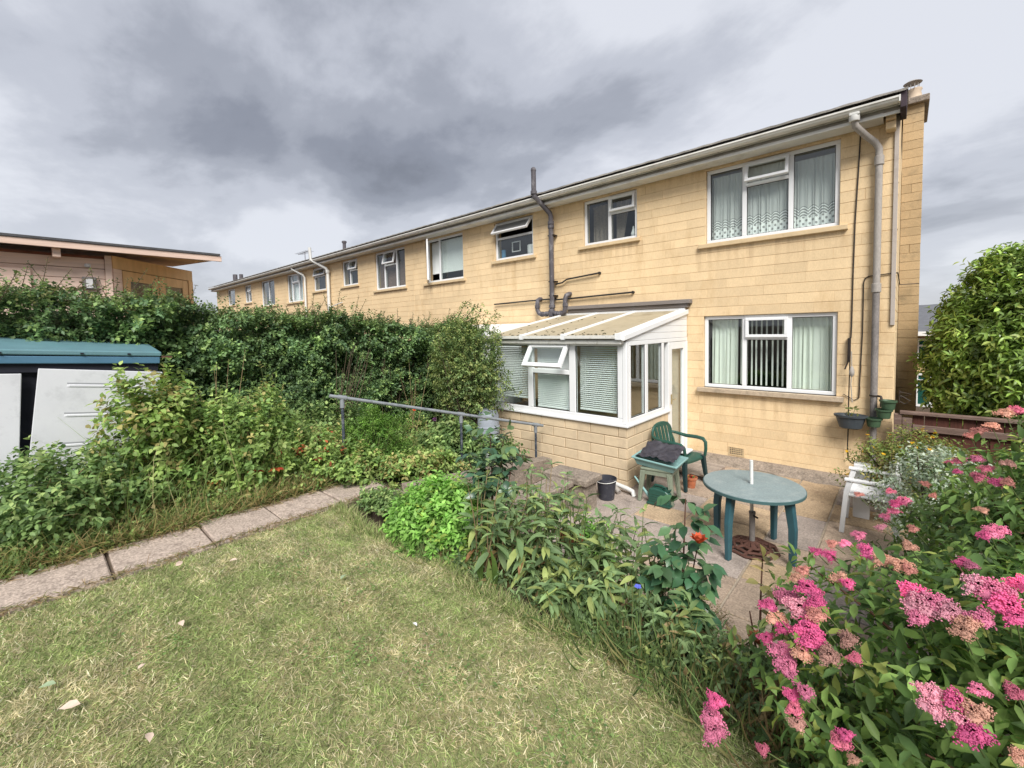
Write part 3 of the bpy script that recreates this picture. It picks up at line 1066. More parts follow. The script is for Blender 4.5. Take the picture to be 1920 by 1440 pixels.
def room(house, x0, x1, z0, z1, depth=1.6, m='room', ex=.5):
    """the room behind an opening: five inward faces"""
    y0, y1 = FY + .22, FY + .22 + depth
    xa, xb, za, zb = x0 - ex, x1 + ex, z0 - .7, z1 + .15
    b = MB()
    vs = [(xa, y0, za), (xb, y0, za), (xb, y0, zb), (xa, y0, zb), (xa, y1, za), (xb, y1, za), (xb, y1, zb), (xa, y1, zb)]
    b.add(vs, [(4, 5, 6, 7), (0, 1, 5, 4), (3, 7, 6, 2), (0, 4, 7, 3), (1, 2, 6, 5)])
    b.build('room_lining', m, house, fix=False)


def tile_roof(house, x0, x1, eave_y, eave_z, pitch, ncourse, gauge=.30, overhang_r=0.0):
    per, amp = .30, .005
    nx = int((x1 - x0) / (per / 4))
    xs = np.linspace(x0, x1, nx)
    prof = amp * np.cos(2 * np.pi * xs / per)
    prof = np.where(prof > 0, prof, prof * .4)
    V, F = [], []
    s, c = math.sin(pitch), math.cos(pitch)
    base = 0
    for i in range(ncourse):
        y0, y1 = eave_y + i * gauge * c, eave_y + (i * gauge + gauge + .05) * c
        z0, z1 = eave_z + i * gauge * s + .022, eave_z + (i * gauge + gauge + .05) * s
        jit = np.repeat(rng.uniform(-.006, .006, nx // 8 + 2), 8)[:nx]
        rows = [np.stack([xs, np.full(nx, y0 + .004), prof * .6 + z0 - .026 + jit], 1), np.stack([xs, np.full(nx, y0) + jit, prof + z0 + jit], 1), np.stack([xs, np.full(nx, y1), prof + z1], 1)]
        for r_ in rows: V.append(r_)
        k = np.arange(nx - 1)
        for q in (0, 1): F.append(np.stack([base + q * nx + k, base + q * nx + k + 1, base + (q + 1) * nx + k + 1, base + (q + 1) * nx + k], 1))
        base += 3 * nx
    o = mesh_obj('roof', np_mesh('roof', np.concatenate(V), F, 'tile', smooth=False), house)
    return o, eave_y + ncourse * gauge * c, eave_z + ncourse * gauge * s


def gutter(house, x0, x1, end_cap=False, z=4.985):
    b = MB()
    pr = []
    for a in range(0, 181, 20):
        pr.append((7.285 - .058 * math.cos(R(a)), z - .062 * math.sin(R(a))))
    pin = [(y + (7.285 - y) * .1, zz + .006) for y, zz in reversed(pr)]
    lip = [(7.285 - .064, z + .012), (7.285 - .064, z - .004)]
    outl = [(7.285 - .066, z + .012)] + [(7.285 - .066, z - .010)] + pr[1:] + [(7.285 + .058, z + .012), (7.285 + .052, z + .012)] + pin[1:-1] + [(7.285 - .056, z + .012)]
    vs = [(x0, y, zz) for y, zz in outl] + [(x1, y, zz) for y, zz in outl]
    n = len(outl)
    b.add(vs, [(i, (i + 1) % n, (i + 1) % n + n, i + n) for i in range(n)])
    if end_cap: b.box(x1 - .012, x1 + .004, 7.285 - .068, 7.285 + .06, z - .064, z + .014)
    b.build('gutter', 'gutter_white', house, fix=True)
    MB().box(x0, x1 - (.16 if end_cap else 0), 7.372, 7.64, 4.832, 4.885).build('soffit', 'gutter_white', house, bevel=.004)
    MB().box(x0, x1, 7.372 - .022, 7.372 - .002, 4.83, 4.87).build('soffit_trim', 'gutter_white', house, bevel=.004)
    MB().box(x0, x1, 7.385, 7.41, 4.887, 5.03).build('fascia', 'fascia_grime_shade', house)
    MB().box(x0, x1, 7.345, 7.37, 4.925, 4.945).build('gutter_bracket_rail', 'gutter_white', house)


def sill(house, x0, x1, z0, z1, m='sill_paint', proj=.055):
    return MB().box(x0, x1, FY - proj, FY + .10, z0, z1).build('window_sill', m, house, bevel=.008)


def curtain(name, x0, x1, z0, z1, y, m, label, waves=9, amp=.022, group=None, seed=0, cat='curtain'):
    n = waves * 10
    r = random.Random(seed)
    vs, fs = [], []
    zs = [z1, z1 - .06, (z0 + z1) / 2, z0]
    ph = [r.uniform(-.5, .5) for _ in range(waves + 2)]
    for j, z in enumerate(zs):
        for i in range(n + 1):
            t = i / n
            w = math.sin(t * waves * 2 * math.pi + 1.2 * math.sin(t * 7 + seed)) * (.6 + .4 * math.sin(t * 11 + seed * 2))
            vs.append((x0 + (x1 - x0) * t + .006 * math.sin(t * 31) * j, y + amp * w * (.5 + .17 * j), z))
    for j in range(3):
        for i in range(n):
            a = j * (n + 1) + i
            fs.append((a, a + 1, a + n + 2, a + n + 1))
    b = MB()
    b.add(vs, fs)
    o = b.build(name, m, None, smooth=True, fix=False)
    return tag(o, label, cat, group)


rnd = random.Random(11)
LENS = [.42, .5, .58, .66, .72]

# ---- end house
H1 = thing('end_terrace_house', (-2.8, 8.5, 0), 'end of terrace house in pale yellow stone blocks, nearest the patio', 'house')
X1a, X1b = -5.62, -0.088
GW = (-2.52, -0.70, 1.2, 2.4)
UW = (-2.49, -0.70, 3.6, 4.8)
BW = (-4.88, -3.72, 3.9, 4.8)
DO = (-4.9, -3.1, 0.0, 2.1)       # kitchen door and window inside the conservatory
op1 = [GW, UW, BW]
core = MB()
wall_with_holes(core, X1a, X1b - .012, -.1, 4.9, FY + .006, FY + .24, op1)
core.build('wall', 'mortar', H1)
MB().box(X1b - .25, X1b - .012, FY + .242, 14.79, -.1, 5.0).build('side_wall', 'mortar', H1)
MB().box(X1a, X1b - .012, 14.8, 15.0, -.1, 5.0).build('rear_wall', 'stone_far', H1)
n_b = 0
for a, b_, c, d_ in courses(X1a, X1b, 0, 4.8, .15, op1 + [(-5.42, -2.80, -.1, 2.05)], LENS, rnd) + courses(X1a, X1b, 4.8, 4.9, .1, [], LENS, rnd):
    me = block_mesh(b_ - a, d_ - c, 'stone')
    mesh_obj('stone_block', me, H1, Matrix.Translation((a, FY + rnd.uniform(-.002, .001), c)))
    n_b += 1
# gable blocks, one joined part
gb = MB()
for a, b_, c, d_ in courses(FY + .05, 15, 0, 4.95, .15, [], LENS, rnd):
    gb.add([(X1b - .02, a, c), (X1b - .02, b_, c), (X1b - .02, b_, d_), (X1b - .02, a, d_), (X1b, a + .004, c + .004), (X1b, b_ - .004, c + .004), (X1b, b_ - .004, d_ - .004), (X1b, a + .004, d_ - .004)],
           [(0, 1, 5, 4), (1, 2, 6, 5), (2, 3, 7, 6), (3, 0, 4, 7), (4, 5, 6, 7)])
g_ = gb.build('gable_blocks', 'stone_far', H1)
g_['kind'] = 'stuff'
# gable triangle above the eaves
PITCH = R(17)
rf, ry, rz = tile_roof(H1, X1a, X1b + .07, 7.24, 5.045, PITCH, 14)
MB().poly([(7.66, 4.95), (ry, 4.95 + (ry - 7.3) * math.tan(PITCH)), (15.0, 4.95)], X1b - .2, X1b - .014, axis='x').build('gable_wall', 'stone_far', H1)
MB().add([(X1a, ry, rz + .03), (X1b + .07, ry, rz + .03), (X1b + .07, 15.3, 5.05), (X1a, 15.3, 5.05)], [(0, 1, 2, 3)]).build('rear_roof', 'tile', H1, fix=False)
gutter(H1, X1a, X1b - .0, True)
# corner board, verge and kneeler stone at the right end of the eaves
MB().box(X1b - .050, X1b - .004, FY - .028, FY - .004, 2.2, 4.93).build('corner_board', 'corner_grey', H1, bevel=.004)
MB().poly([(7.27, 4.86), (7.27, 5.06), (8.9, 5.06 + 1.6 * math.tan(PITCH)), (8.9, 4.93 + 1.6 * math.tan(PITCH)), (7.62, 4.82)], X1b + .002, X1b + .06, axis='x').build('verge_board', 'verge', H1, bevel=.004)
MB().box(-.225, -.125, 7.42, 7.645, 4.80, 4.90).build('kneeler_stone', 'stone', H1, bevel=.01)
MB().box(-.225, -.125, 7.47, 7.645, 4.70, 4.795).build('kneeler_stone', 'stone', H1, bevel=.01)
# windows of the end house
window(H1, *GW, mulls=(-1.905, -1.285), transoms=[(1, 2.03)], vents=[(2, 0.0, 'top')])
window(H1, *UW, mulls=(-1.92, -1.29), transoms=[(1, 4.44)], vents=[(2, R(16), 'top')])
window(H1, *BW, mulls=(-4.31,), transoms=[(1, 4.46)], vents=[(2, R(7), 'top')])
sill(H1, -2.61, -.61, 1.125, 1.2, 'sill_conc', .07)
sill(H1, -2.60, -.60, 3.53, 3.6)
sill(H1, -4.98, -3.65, 3.835, 3.9)
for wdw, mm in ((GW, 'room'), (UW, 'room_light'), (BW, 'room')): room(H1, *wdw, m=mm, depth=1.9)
# soil stack between the two bathrooms
sp = MB()
SX = -5.60
sp.tube([(SX, 7.52, 2.62), (SX, 7.52, 4.62), (SX - .01, 7.50, 4.68), (SX - .12, 7.26, 4.92), (SX - .155, 7.17, 4.99), (SX - .16, 7.16, 5.08), (SX - .16, 7.16, 5.52)], .052, 14)
soil = sp.build('soil_stack', 'pipe_iron', H1, smooth=True)
for z in (2.72, 4.40, 4.48): MB().lathe([(.062, z - .035), (.068, z - .03), (.068, z + .03), (.062, z + .035)], (SX, 7.52), 16).build('pipe_collar', 'pipe_iron', soil, smooth=True)
MB().lathe([(.062, 5.03), (.067, 5.035), (.067, 5.10), (.060, 5.105)], (SX - .16, 7.16), 16).build('pipe_collar', 'pipe_iron', soil, smooth=True)
MB().lathe([(.054, 5.50), (.058, 5.52), (.05, 5.56), (.03, 5.58)], (SX - .16, 7.16), 14).build('vent_cap', 'pipe_iron', soil, smooth=True)
for z in (3.25, 4.22, 2.95): MB().box(SX - .075, SX + .075, 7.50, 7.64, z - .012, z + .012).build('pipe_bracket', 'iron', soil)
for sgn, xe, ze in ((-1, -.38, 2.80), (1, .36, 2.86)):
    br = MB()
    br.tube([(SX, 7.50, 2.58), (SX + sgn * .12, 7.49, 2.57), (SX + sgn * .26, 7.49, 2.55), (SX + sgn * .33, 7.49, 2.58), (SX + xe, 7.49, 2.66), (SX + xe, 7.49, ze), (SX + xe + sgn * .01, 7.52, ze + .07), (SX + xe + sgn * .02, 7.60, ze + .10), (SX + xe + sgn * .02, 7.66, ze + .10)], .048, 12)
    bo = br.build('branch_pipe', 'pipe_iron', H1, smooth=True)
    for px in (.14, .25): MB().tube([(SX + sgn * px - .02, 7.49, 2.562), (SX + sgn * px + .02, 7.49, 2.562)], .058, 14).build('pipe_collar', 'pipe_iron', bo, smooth=True)
    MB().tube([(SX + xe, 7.49, 2.70), (SX + xe, 7.49, 2.76)], .058, 14).build('pipe_collar', 'pipe_iron', bo, smooth=True)
MB().lathe([(.06, 2.50), (.066, 2.52), (.066, 2.64), (.058, 2.66)], (SX, 7.50), 16).build('pipe_junction', 'pipe_iron', H1, smooth=True)
for pts in ([(-7.40, 7.60, 2.86), (-6.3, 7.60, 2.88), (-5.62, 7.60, 2.885)], [(-5.58, 7.60, 2.86), (-5.2, 7.60, 2.865), (-3.79, 7.60, 2.895)], [(-5.56, 7.60, 3.19), (-5.38, 7.59, 3.21), (-5.27, 7.60, 3.27), (-4.50, 7.60, 3.325)]):
    w_ = MB().tube(pts, .017, 8).build('waste_pipe', 'pipe_black', H1, smooth=True)
    MB().tube([pts[-1], (pts[-1][0], 7.66, pts[-1][2])], .026, 8).build('pipe_elbow', 'pipe_black', w_)
# rainwater pipe at the right end
dp = MB()
dp.tube([(-.53, 7.285, 4.93), (-.53, 7.29, 4.86), (-.52, 7.32, 4.79), (-.42, 7.45, 4.68), (-.33, 7.56, 4.60), (-.29, 7.585, 4.52), (-.285, 7.585, 4.42)], .040, 14)
down = dp.build('downpipe', 'pipe_grey', H1, smooth=True, label='grey weathered swan-neck rainwater pipe')
MB().tube([(-.285, 7.585, 4.44), (-.285, 7.585, 2.74)], .040, 14).build('downpipe_section', 'pipe_grey', down, smooth=True)
MB().tube([(-.285, 7.585, 2.76), (-.285, 7.585, .45), (-.285, 7.57, .05)], .040, 14).build('downpipe_section', 'pipe_darkgrey', down, smooth=True)
for z in (4.36, 2.70): MB().lathe([(.047, z - .06), (.052, z - .055), (.052, z + .055), (.047, z + .06)], (-.285, 7.585), 16).build('pipe_socket', 'pipe_grey', down, smooth=True)
MB().box(-.585, -.475, 7.235, 7.34, 4.905, 4.945).build('gutter_outlet', 'pipe_white', down, bevel=.01)
MB().lathe([(.055, 4.84), (.058, 4.845), (.058, 4.905), (.05, 4.91)], (-.53, 7.287), 16).build('pipe_socket', 'pipe_white', down, smooth=True)
# cables clipped to the wall
for nm, pts, r in (('cable', [(-.485, 7.63, 4.82), (-.50, 7.635, 4.3), (-.525, 7.635, 3.6), (-.535, 7.635, 2.9), (-.54, 7.635, 2.2), (-.545, 7.63, 2.03)], .008),
                   ('cable', [(-.445, 7.635, 1.20), (-.42, 7.635, 2.1), (-.42, 7.635, 2.78), (-.405, 7.635, 2.84), (-.37, 7.635, 2.865), (-.10, 7.635, 2.885), (-.075, 7.66, 2.885), (-.072, 10.4, 2.9), (.18, 10.42, 2.9)], .007),
                   ('cable', [(-.62, 7.635, 1.24), (-.55, 7.635, 1.20), (-.50, 7.63, 1.165), (-.445, 7.635, 1.20)], .005)):
    MB().tube(pts, r, 6).build(nm, 'iron', H1, smooth=True)
# air brick
ab = MB()
frame_rect(ab, -2.12, -1.88, .105, .245, .012, FY - .010, FY + .002)
for i in range(8): ab.box(-2.11 + i * .029, -2.11 + i * .029 + .010, FY - .008, FY + .001, .115, .235)
for i in range(4): ab.box(-2.11, -1.89, FY - .007, FY, .118 + i * .03, .127 + i * .03)
abo = ab.build('air_brick', 'sill_paint', H1)
MB().box(-2.108, -1.892, FY - .0045, FY - .0035, .117, .233).build('vent_shade_sheet', 'pipe_black', abo)  # black sheet painted in for the dark inside the vent holes
# chimney on the gable
ch_ = MB().box(X1b + .004, .178, 10.52, 11.5, -.1, 6.0).build('chimney_stack', 'mortar', H1)
for i, (a, b_, c, d_) in enumerate(courses(X1b + .002, .188, 0, 6.0, .15, [], [.2, .28, .14], rnd)):
    mesh_obj('stone_block', block_mesh(b_ - a, d_ - c, 'chim_stone'), ch_, Matrix.Translation((a, 10.505 + rnd.uniform(-.003, .003), c)))
MB().box(X1b - .30, .25, 10.42, 11.6, 6.0, 6.11).build('chimney_cap', 'old_conc', ch_, bevel=.015)
MB().lathe([(.11, 6.11), (.10, 6.2), (.085, 6.30), (.10, 6.33), (.10, 6.35)], (.06, 10.75), 18).build('chimney_pot', 'cream_pot', ch_, smooth=True)
cw = MB()
cw.lathe([(.125, 6.45), (.13, 6.455), (.08, 6.485), (.02, 6.50)], (.03, 10.72), 20)
for k in range(10):
    a = k * 2 * math.pi / 10
    cw.box(-.005, .005, -.005, .005, 6.34, 6.455, Matrix.Translation((.03 + .085 * math.cos(a), 10.72 + .085 * math.sin(a), 0)))
cw.build('chimney_cowl', 'pipe_grey', ch_, smooth=True)

# curtains and blinds of the end house
curtain('curtain', -2.44, -2.03, 1.24, 2.37, FY + .20, 'curtain', 'pale green curtain drawn to the left side of the ground floor window', 6, .025, seed=3)
curtain('curtain', -1.29, -.76, 1.24, 2.37, FY + .20, 'curtain', 'pale green curtain behind the right pane of the ground floor window', 8, .025, seed=5)
curtain('net_curtain', -2.44, -1.93, 3.66, 4.70, FY + .16, 'net', 'white net curtain with lace border, left light of the large upper window', 10, .02, seed=1)
curtain('net_curtain', -1.90, -1.30, 3.66, 4.72, FY + .16, 'net', 'white net curtain with lace border, middle light of the large upper window', 11, .02, seed=2)
curtain('net_curtain', -1.27, -.76, 3.66, 4.66, FY + .16, 'net', 'white net curtain with lace border, right light of the large upper window', 10, .02, seed=4)
vb = thing('vertical_blind', (-1.6, FY + .26, 1.24), 'open vertical blind of narrow white strips in the ground floor window', 'blind')
for i in range(11):
    x = -2.0 + i * .075 + rnd.uniform(-.008, .008)
    MB().box(-.012, .012, -.001, .001, 1.26, 2.34, Matrix.Translation((x, FY + .26, 0)) @ Matrix.Rotation(R(25), 4, 'Z')).build('blind_strip', 'blind_vert', vb)
MB().box(-2.42, -.78, FY + .24, FY + .28, 2.34, 2.37).build('head_rail', 'blind_vert', vb)
ob = thing('drape', (-4.6, FY + .3, 3.95), 'dull olive drape behind the small two-light bathroom window', 'curtain')
for k, (xa, xb) in enumerate(((-4.80, -4.34), (-4.28, -3.98))):
    n = 40
    vs, fs = [], []
    for j, z in enumerate((4.72, 3.96)):
        for i in range(n + 1):
            t = i / n
            xx = xa + (xb - xa) * t
            if j == 1 and k == 1: xx = xa + (xb - xa) * t * .55
            vs.append((xx, FY + .27 + .02 * math.sin(t * 30), z))
    fs = [(i, i + 1, i + n + 2, i + n + 1) for i in range(n)]
    MB().add(vs, fs).build('drape_panel', 'duckboard', ob, smooth=True, fix=False)
orn = MB().lathe([(.03, 3.965), (.045, 3.98), (.05, 4.02), (.03, 4.08), (.018, 4.12), (.02, 4.15), (.008, 4.16)], (-3.86, FY + .15), 12).build('ornament', 'white_plastic', None, smooth=True)
tag(orn, 'small white ornament on the inside sill of the two-light upper window', 'ornament')

# ---- further houses of the row
def far_house(name, xa, xb, label, wins, sep_blocks, pitch, group='houses further along the terrace'):
    Hh = thing(name, ((xa + xb) / 2, 8.5, 0), label, 'house', group)
    ops = [w['r'] for w in wins]
    cb = MB()
    wall_with_holes(cb, xa, xb, -.1, 4.9, FY + .006, FY + .24, ops)
    cb.build('wall', 'mortar', Hh)
    MB().box(xa, xb, 14.8, 15, -.1, 5.0).build('rear_wall', 'stone_far', Hh)
    rects = courses(xa, xb, 0, 4.8, .15, ops, LENS, rnd) + courses(xa, xb, 4.8, 4.9, .1, [], LENS, rnd)
    jb = MB()
    for a, b_, c, d_ in rects:
        if sep_blocks and c > 2.05:
            mesh_obj('stone_block', block_mesh(b_ - a, d_ - c, 'stone'), Hh, Matrix.Translation((a, FY + rnd.uniform(-.002, .001), c)))
        else:
            jb.add([(a, FY + .01, c), (b_, FY + .01, c), (b_, FY + .01, d_), (a, FY + .01, d_), (a + .004, FY, c + .004), (b_ - .004, FY, c + .004), (b_ - .004, FY, d_ - .004), (a + .004, FY, d_ - .004)],
                   [(0, 1, 5, 4), (1, 2, 6, 5), (2, 3, 7, 6), (3, 0, 4, 7), (4, 5, 6, 7)])
    q = jb.build('stone_blocks', 'stone_far', Hh)
    q['kind'] = 'stuff'
    rf_, ry_, rz_ = tile_roof(Hh, xa, xb, 7.24, 5.045, pitch, 14)
    MB().add([(xa, ry_, rz_ + .03), (xb, ry_, rz_ + .03), (xb, 15.3, 5.05), (xa, 15.3, 5.05)], [(0, 1, 2, 3)]).build('rear_roof', 'tile', Hh, fix=False)
    gutter(Hh, xa, xb)
    for w in wins:
        r_ = w['r']
        window(Hh, *r_, mulls=w.get('m', ()), transoms=w.get('t', []), vents=w.get('v', []), frost=w.get('f', False))
        sill(Hh, r_[0] - .09, r_[1] + .09, r_[2] - .07, r_[2])
        room(Hh, *r_, m=w.get('room', 'room'))
    return Hh


H2 = far_house('terrace_house', -10.72, -5.622, 'second house of the terrace from the chimney, with a wide open top-hung window', [
    dict(r=(-7.40, -6.20, 3.9, 4.8), t=[(0, 4.42)], v=[(1, R(38), 'top')], f=1),
    dict(r=(-10.13, -8.55, 3.6, 4.8), m=(-9.56,), v=[(0, R(37), 'side')])], True, PITCH)
H3 = far_house('terrace_house', -16.0, -10.722, 'third house of the terrace, its three-light window with dark vertical blinds', [
    dict(r=(-12.83, -11.15, 3.6, 4.8), m=(-12.33, -11.66), t=[(1, 4.35)], v=[(2, R(14), 'top')]),
    dict(r=(-15.05, -13.95, 3.9, 4.8), m=(-14.55,), t=[(1, 4.42)], v=[(2, R(14), 'top')])], False, PITCH)
H4 = far_house('terrace_house', -21.2, -16.002, 'fourth house of the terrace with a pale swan-neck drainpipe over the hedge', [
    dict(r=(-17.42, -16.36, 3.9, 4.8), t=[(0, 4.46)], v=[(1, R(12), 'top')]),
    dict(r=(-20.05, -18.42, 3.6, 4.8), m=(-19.55, -18.9), t=[(1, 4.4)], v=[(2, 0.0, 'top')])], False, PITCH)
H5 = far_house('terrace_house', -26.6, -21.202, 'fifth house of the terrace, low over the hedge top', [
    dict(r=(-23.2, -21.5, 3.6, 4.8), m=(-22.3,)),
    dict(r=(-25.6, -24.6, 3.9, 4.8), m=(-25.1,), t=[(1, 4.42)], v=[(2, R(10), 'top')])], False, PITCH)
H6 = far_house('terrace_house', -30.6, -26.602, 'farthest end of the terrace with two roof vents', [
    dict(r=(-28.5, -27.2, 3.9, 4.8))], False, PITCH)
# pipes of the further houses
for hs, x in ((H4, -15.93), ):
    p_ = MB().tube([(x, 7.54, 1.5), (x, 7.54, 4.55), (x - .05, 7.50, 4.65), (x - .55, 7.28, 4.93), (x - .62, 7.20, 5.0), (x - .63, 7.18, 5.45)], .055, 12).build('soil_stack', 'pipe_white', hs, smooth=True)
    MB().lathe([(.068, 4.46), (.074, 4.47), (.074, 4.56), (.068, 4.57)], (x, 7.54), 14).build('pipe_collar', 'pipe_white', p_, smooth=True)
    MB().tube([(x, 7.54, 3.2), (x + .9, 7.6, 3.34)], .02, 8).build('waste_pipe', 'pipe_white', p_)
MB().tube([(-18.0, 7.56, 1.5), (-18.0, 7.56, 4.5), (-18.05, 7.52, 4.6), (-18.55, 7.32, 4.86), (-18.6, 7.29, 4.95)], .04, 10).build('downpipe', 'pipe_white', H4, smooth=True)
MB().lathe([(.07, 5.4), (.07, 6.1), (.10, 6.11), (.10, 6.18), (.06, 6.2)], (-18.0, 9.3), 12).build('roof_vent', 'pipe_iron', H4, smooth=True)
MB().lathe([(.12, 5.0), (.12, 5.75), (.08, 5.76)], (-28.95, 8.2), 12).build('roof_vent', 'pipe_iron', H6, smooth=True)
MB().lathe([(.10, 5.0), (.10, 5.66), (.07, 5.67)], (-27.9, 8.2), 12).build('roof_vent', 'pipe_iron', H6, smooth=True)
ae = thing('television_aerial', (-26.0, 11.0, 6.2), 'thin rooftop television aerial against the pale sky', 'aerial')
MB().tube([(-26.0, 11, 5.8), (-26.0, 11, 7.0)], .018, 6).build('mast', 'pipe_iron', ae)
am = MB().tube([(-26.9, 11, 6.95), (-25.2, 11, 7.0)], .014, 6)
for i in range(8): am.tube([(-26.8 + i * .2, 10.75, 6.96), (-26.8 + i * .2, 11.25, 6.96)], .007, 4)
am.build('boom', 'pipe_iron', ae)
# blinds and objects behind the further windows
for nm, (a, b_, c, d_), lab in (('roller_blind', (-10.06, -8.62, 3.86, 4.74), 'pale blue-white blind in the tall upper window left of the open top-hung one'),
                             ('vertical_blind', (-12.78, -11.2, 3.66, 4.74), 'dark closed vertical blind in the three-light window'),
                             ('net_curtain', (-19.98, -18.5, 3.66, 4.74), 'pale curtain in the small three-light window of the fourth house')):
    t_ = thing(nm, ((a + b_) / 2, FY + .2, c), lab, 'blind')
    k = max(6, int((b_ - a) / .09))
    for i in range(k):
        x = a + (i + .5) * (b_ - a) / k
        MB().box(-.044, .044, -.0015, .0015, c, d_, Matrix.Translation((x, FY + .19, 0)) @ Matrix.Rotation(R(8 if nm == 'roller_blind' else 35), 4, 'Z')).build('blind_strip', 'blind' if nm != 'vertical_blind' else 'fence_wood', t_)
tag(MB().box(-7.30, -7.20, FY + .14, FY + .19, 3.965, 4.17).build('toiletry_box', 'blue_item', None, bevel=.004), 'small blue and white box on the sill of the open bathroom window', 'box')
tag(MB().lathe([(.07, 3.965), (.09, 4.0), (.09, 4.17), (.06, 4.19)], (-6.42, FY + .2), 14).build('storage_jar', 'white_plastic', None, smooth=True), 'white round jar behind the glass of the open bathroom window', 'jar')
sh = MB()
frame_rect(sh, -6.98, -6.72, 4.08, 4.32, .02, FY + .16, FY + .18)
tag(sh.build('shaving_mirror', 'white_plastic', None), 'small square framed mirror behind the open bathroom window', 'mirror')
# neighbour's lean-to behind the hedge
nl = thing('lean_to', (-7.0, 6.9, 0), 'white edge of the neighbouring lean-to roof just above the hedge', 'lean-to')
MB().poly([(6.5, 2.10), (7.6, 2.28), (7.6, 2.38), (6.5, 2.20)], -8.4, -5.75, axis='x').build('roof', 'upvc', nl)
MB().box(-8.4, -5.75, 6.6, 6.66, 0, 2.10).build('front_wall', 'upvc', nl)

# ------------------------------------------------------------------ conservatory
CX0, CX1, CYF, CYB = -5.40, -2.79, 5.41, 7.64
CON = thing('conservatory', (-4.1, 6.5, 0), 'white framed lean-to conservatory on a yellow block plinth', 'conservatory')
MB().box(CX0 + .008, CX1 - .008, CYF + .008, CYF + .10, -.05, .865).build('plinth_wall', 'cons_mortar', CON)
MB().box(CX1 - .10, CX1 - .008, CYF + .10, 6.815, -.05, .865).build('plinth_wall', 'cons_mortar', CON)
MB().box(CX0 + .008, CX0 + .10, CYF + .10, CYB, -.05, .865).build('plinth_wall', 'cons_mortar', CON)
MB().box(CX0 + .1, CX1 - .1, CYF + .1, CYB, -.04, .02).build('floor', 'room_light', CON)
for a, b_, c, d_ in courses(CX0, CX1, -.03, .87, .15, [], [.45], rnd, bond=.225, gap=.011):
    mesh_obj('block', block_mesh(b_ - a, d_ - c, 'cons_block', c=.005), CON, Matrix.Translation((a, CYF + rnd.uniform(-.002, .001), c)))
RotZ = Matrix.Rotation(R(90), 4, 'Z')
for a, b_, c, d_ in courses(CYF + .012, 6.82, -.03, .87, .15, [], [.45], rnd, bond=.225, gap=.011):
    # local +x -> world +y, local +y(depth) -> world -x
    mesh_obj('block', block_mesh(b_ - a, d_ - c, 'cons_block', c=.005), CON, Matrix.Translation((CX1 - rnd.uniform(-.001, .002), a, c)) @ RotZ)
# sill
MB().box(CX0, CX1 + .03, CYF - .035, CYF + .08, .872, .905).build('sill', 'upvc', CON, bevel=.006)
MB().box(CX1 - .08, CX1 + .03, CYF + .082, 6.86, .872, .905).build('sill', 'upvc', CON, bevel=.006)
# front frame
fy0, fy1 = CYF, CYF + .065
f = MB()
f.box(CX0, CX1 - .066, fy0, fy1, .907, .985)
f.box(CX0, CX1 - .066, fy0, fy1, 1.985, 2.05)
for a, b_ in ((CX0, CX0 + .07), (-4.545, -4.445), (-3.735, -3.625), (-2.93, -2.858)): f.box(a, b_, fy0 + .001, fy1 - .001, .987, 1.983)
f.box(-4.443, -3.737, fy0 + .002, fy1 - .002, 1.545, 1.615)
frm = f.build('front_frame', 'upvc', CON, bevel=.006)
MB().box(-2.856, CX1, fy0 - .004, fy1 + .01, .907, 2.05).build('corner_post', 'upvc', CON, bevel=.01)
for a, b_, c, d_ in ((-5.33, -4.545, .985, 1.985), (-4.445, -3.735, .985, 1.545), (-3.625, -2.93, .985, 1.985)):
    MB().box(a, b_, fy0 + .028, fy0 + .032, c, d_).build('pane', 'glass', frm)
    gk = MB()
    frame_rect(gk, a + .001, b_ - .001, c + .001, d_ - .001, .010, fy0 + .018, fy0 + .024)
    gk.build('gasket', 'pipe_black', frm)
M = Matrix.Translation((0, fy0 - .006, 1.995)) @ Matrix.Rotation(R(-33), 4, 'X')
s = MB()
frame_rect(s, -4.46, -3.72, -.40, 0, .062, -.045, .01, M)
s.build('opening_light', 'upvc', frm, bevel=.006)
MB().box(-4.40, -3.78, -.02, -.015, -.34, -.06, M).build('pane', 'glass', frm)
# right side frame with door
f = MB()
x0, x1 = CX1 - .065, CX1
f.box(x0, x1, CYF + .078, 6.66, .907, .975)
f.box(x0, x1, CYF + .078, 7.64, 1.99, 2.05)
for a, b_ in ((CYF + .078, 5.54), (5.99, 6.08), (6.58, 6.66)): f.box(x0 + .001, x1 - .001, a, b_, .977, 1.988)
sf = f.build('side_frame', 'upvc', CON, bevel=.006)
for a, b_ in ((5.54, 5.99), (6.08, 6.58)):
    MB().box(x0 + .028, x0 + .032, a, b_, .97, 1.99).build('pane', 'glass', sf)
    gk = MB()
    gk.box(x1 - .02, x1 - .012, a + .001, a + .011, .978, 1.988).box(x1 - .02, x1 - .012, b_ - .011, b_ - .001, .978, 1.988).box(x1 - .02, x1 - .012, a + .012, b_ - .012, .978, .988)
    gk.build('gasket', 'pipe_black', sf)
f = MB()
f.box(x0 - .004, x1 + .004, 6.82, 6.875, .05, 1.988)
f.box(x0 - .004, x1 + .004, 7.585, 7.645, .05, 1.988)
f.build('door_frame', 'upvc', CON, bevel=.005)
d_ = MB()
for a, b_, c, e in ((6.88, 6.98, .08, 1.985), (7.48, 7.58, .08, 1.985), (6.98, 7.48, .08, .2), (6.98, 7.48, 1.87, 1.985)): d_.box(x0 + .006, x1 - .004, a, b_, c, e)
door = d_.build('door', 'upvc', CON, bevel=.005, label='white framed half-open glazed conservatory door')
MB().box(x0 + .03, x0 + .034, 6.97, 7.49, .19, 1.88).build('pane', 'glass', door)
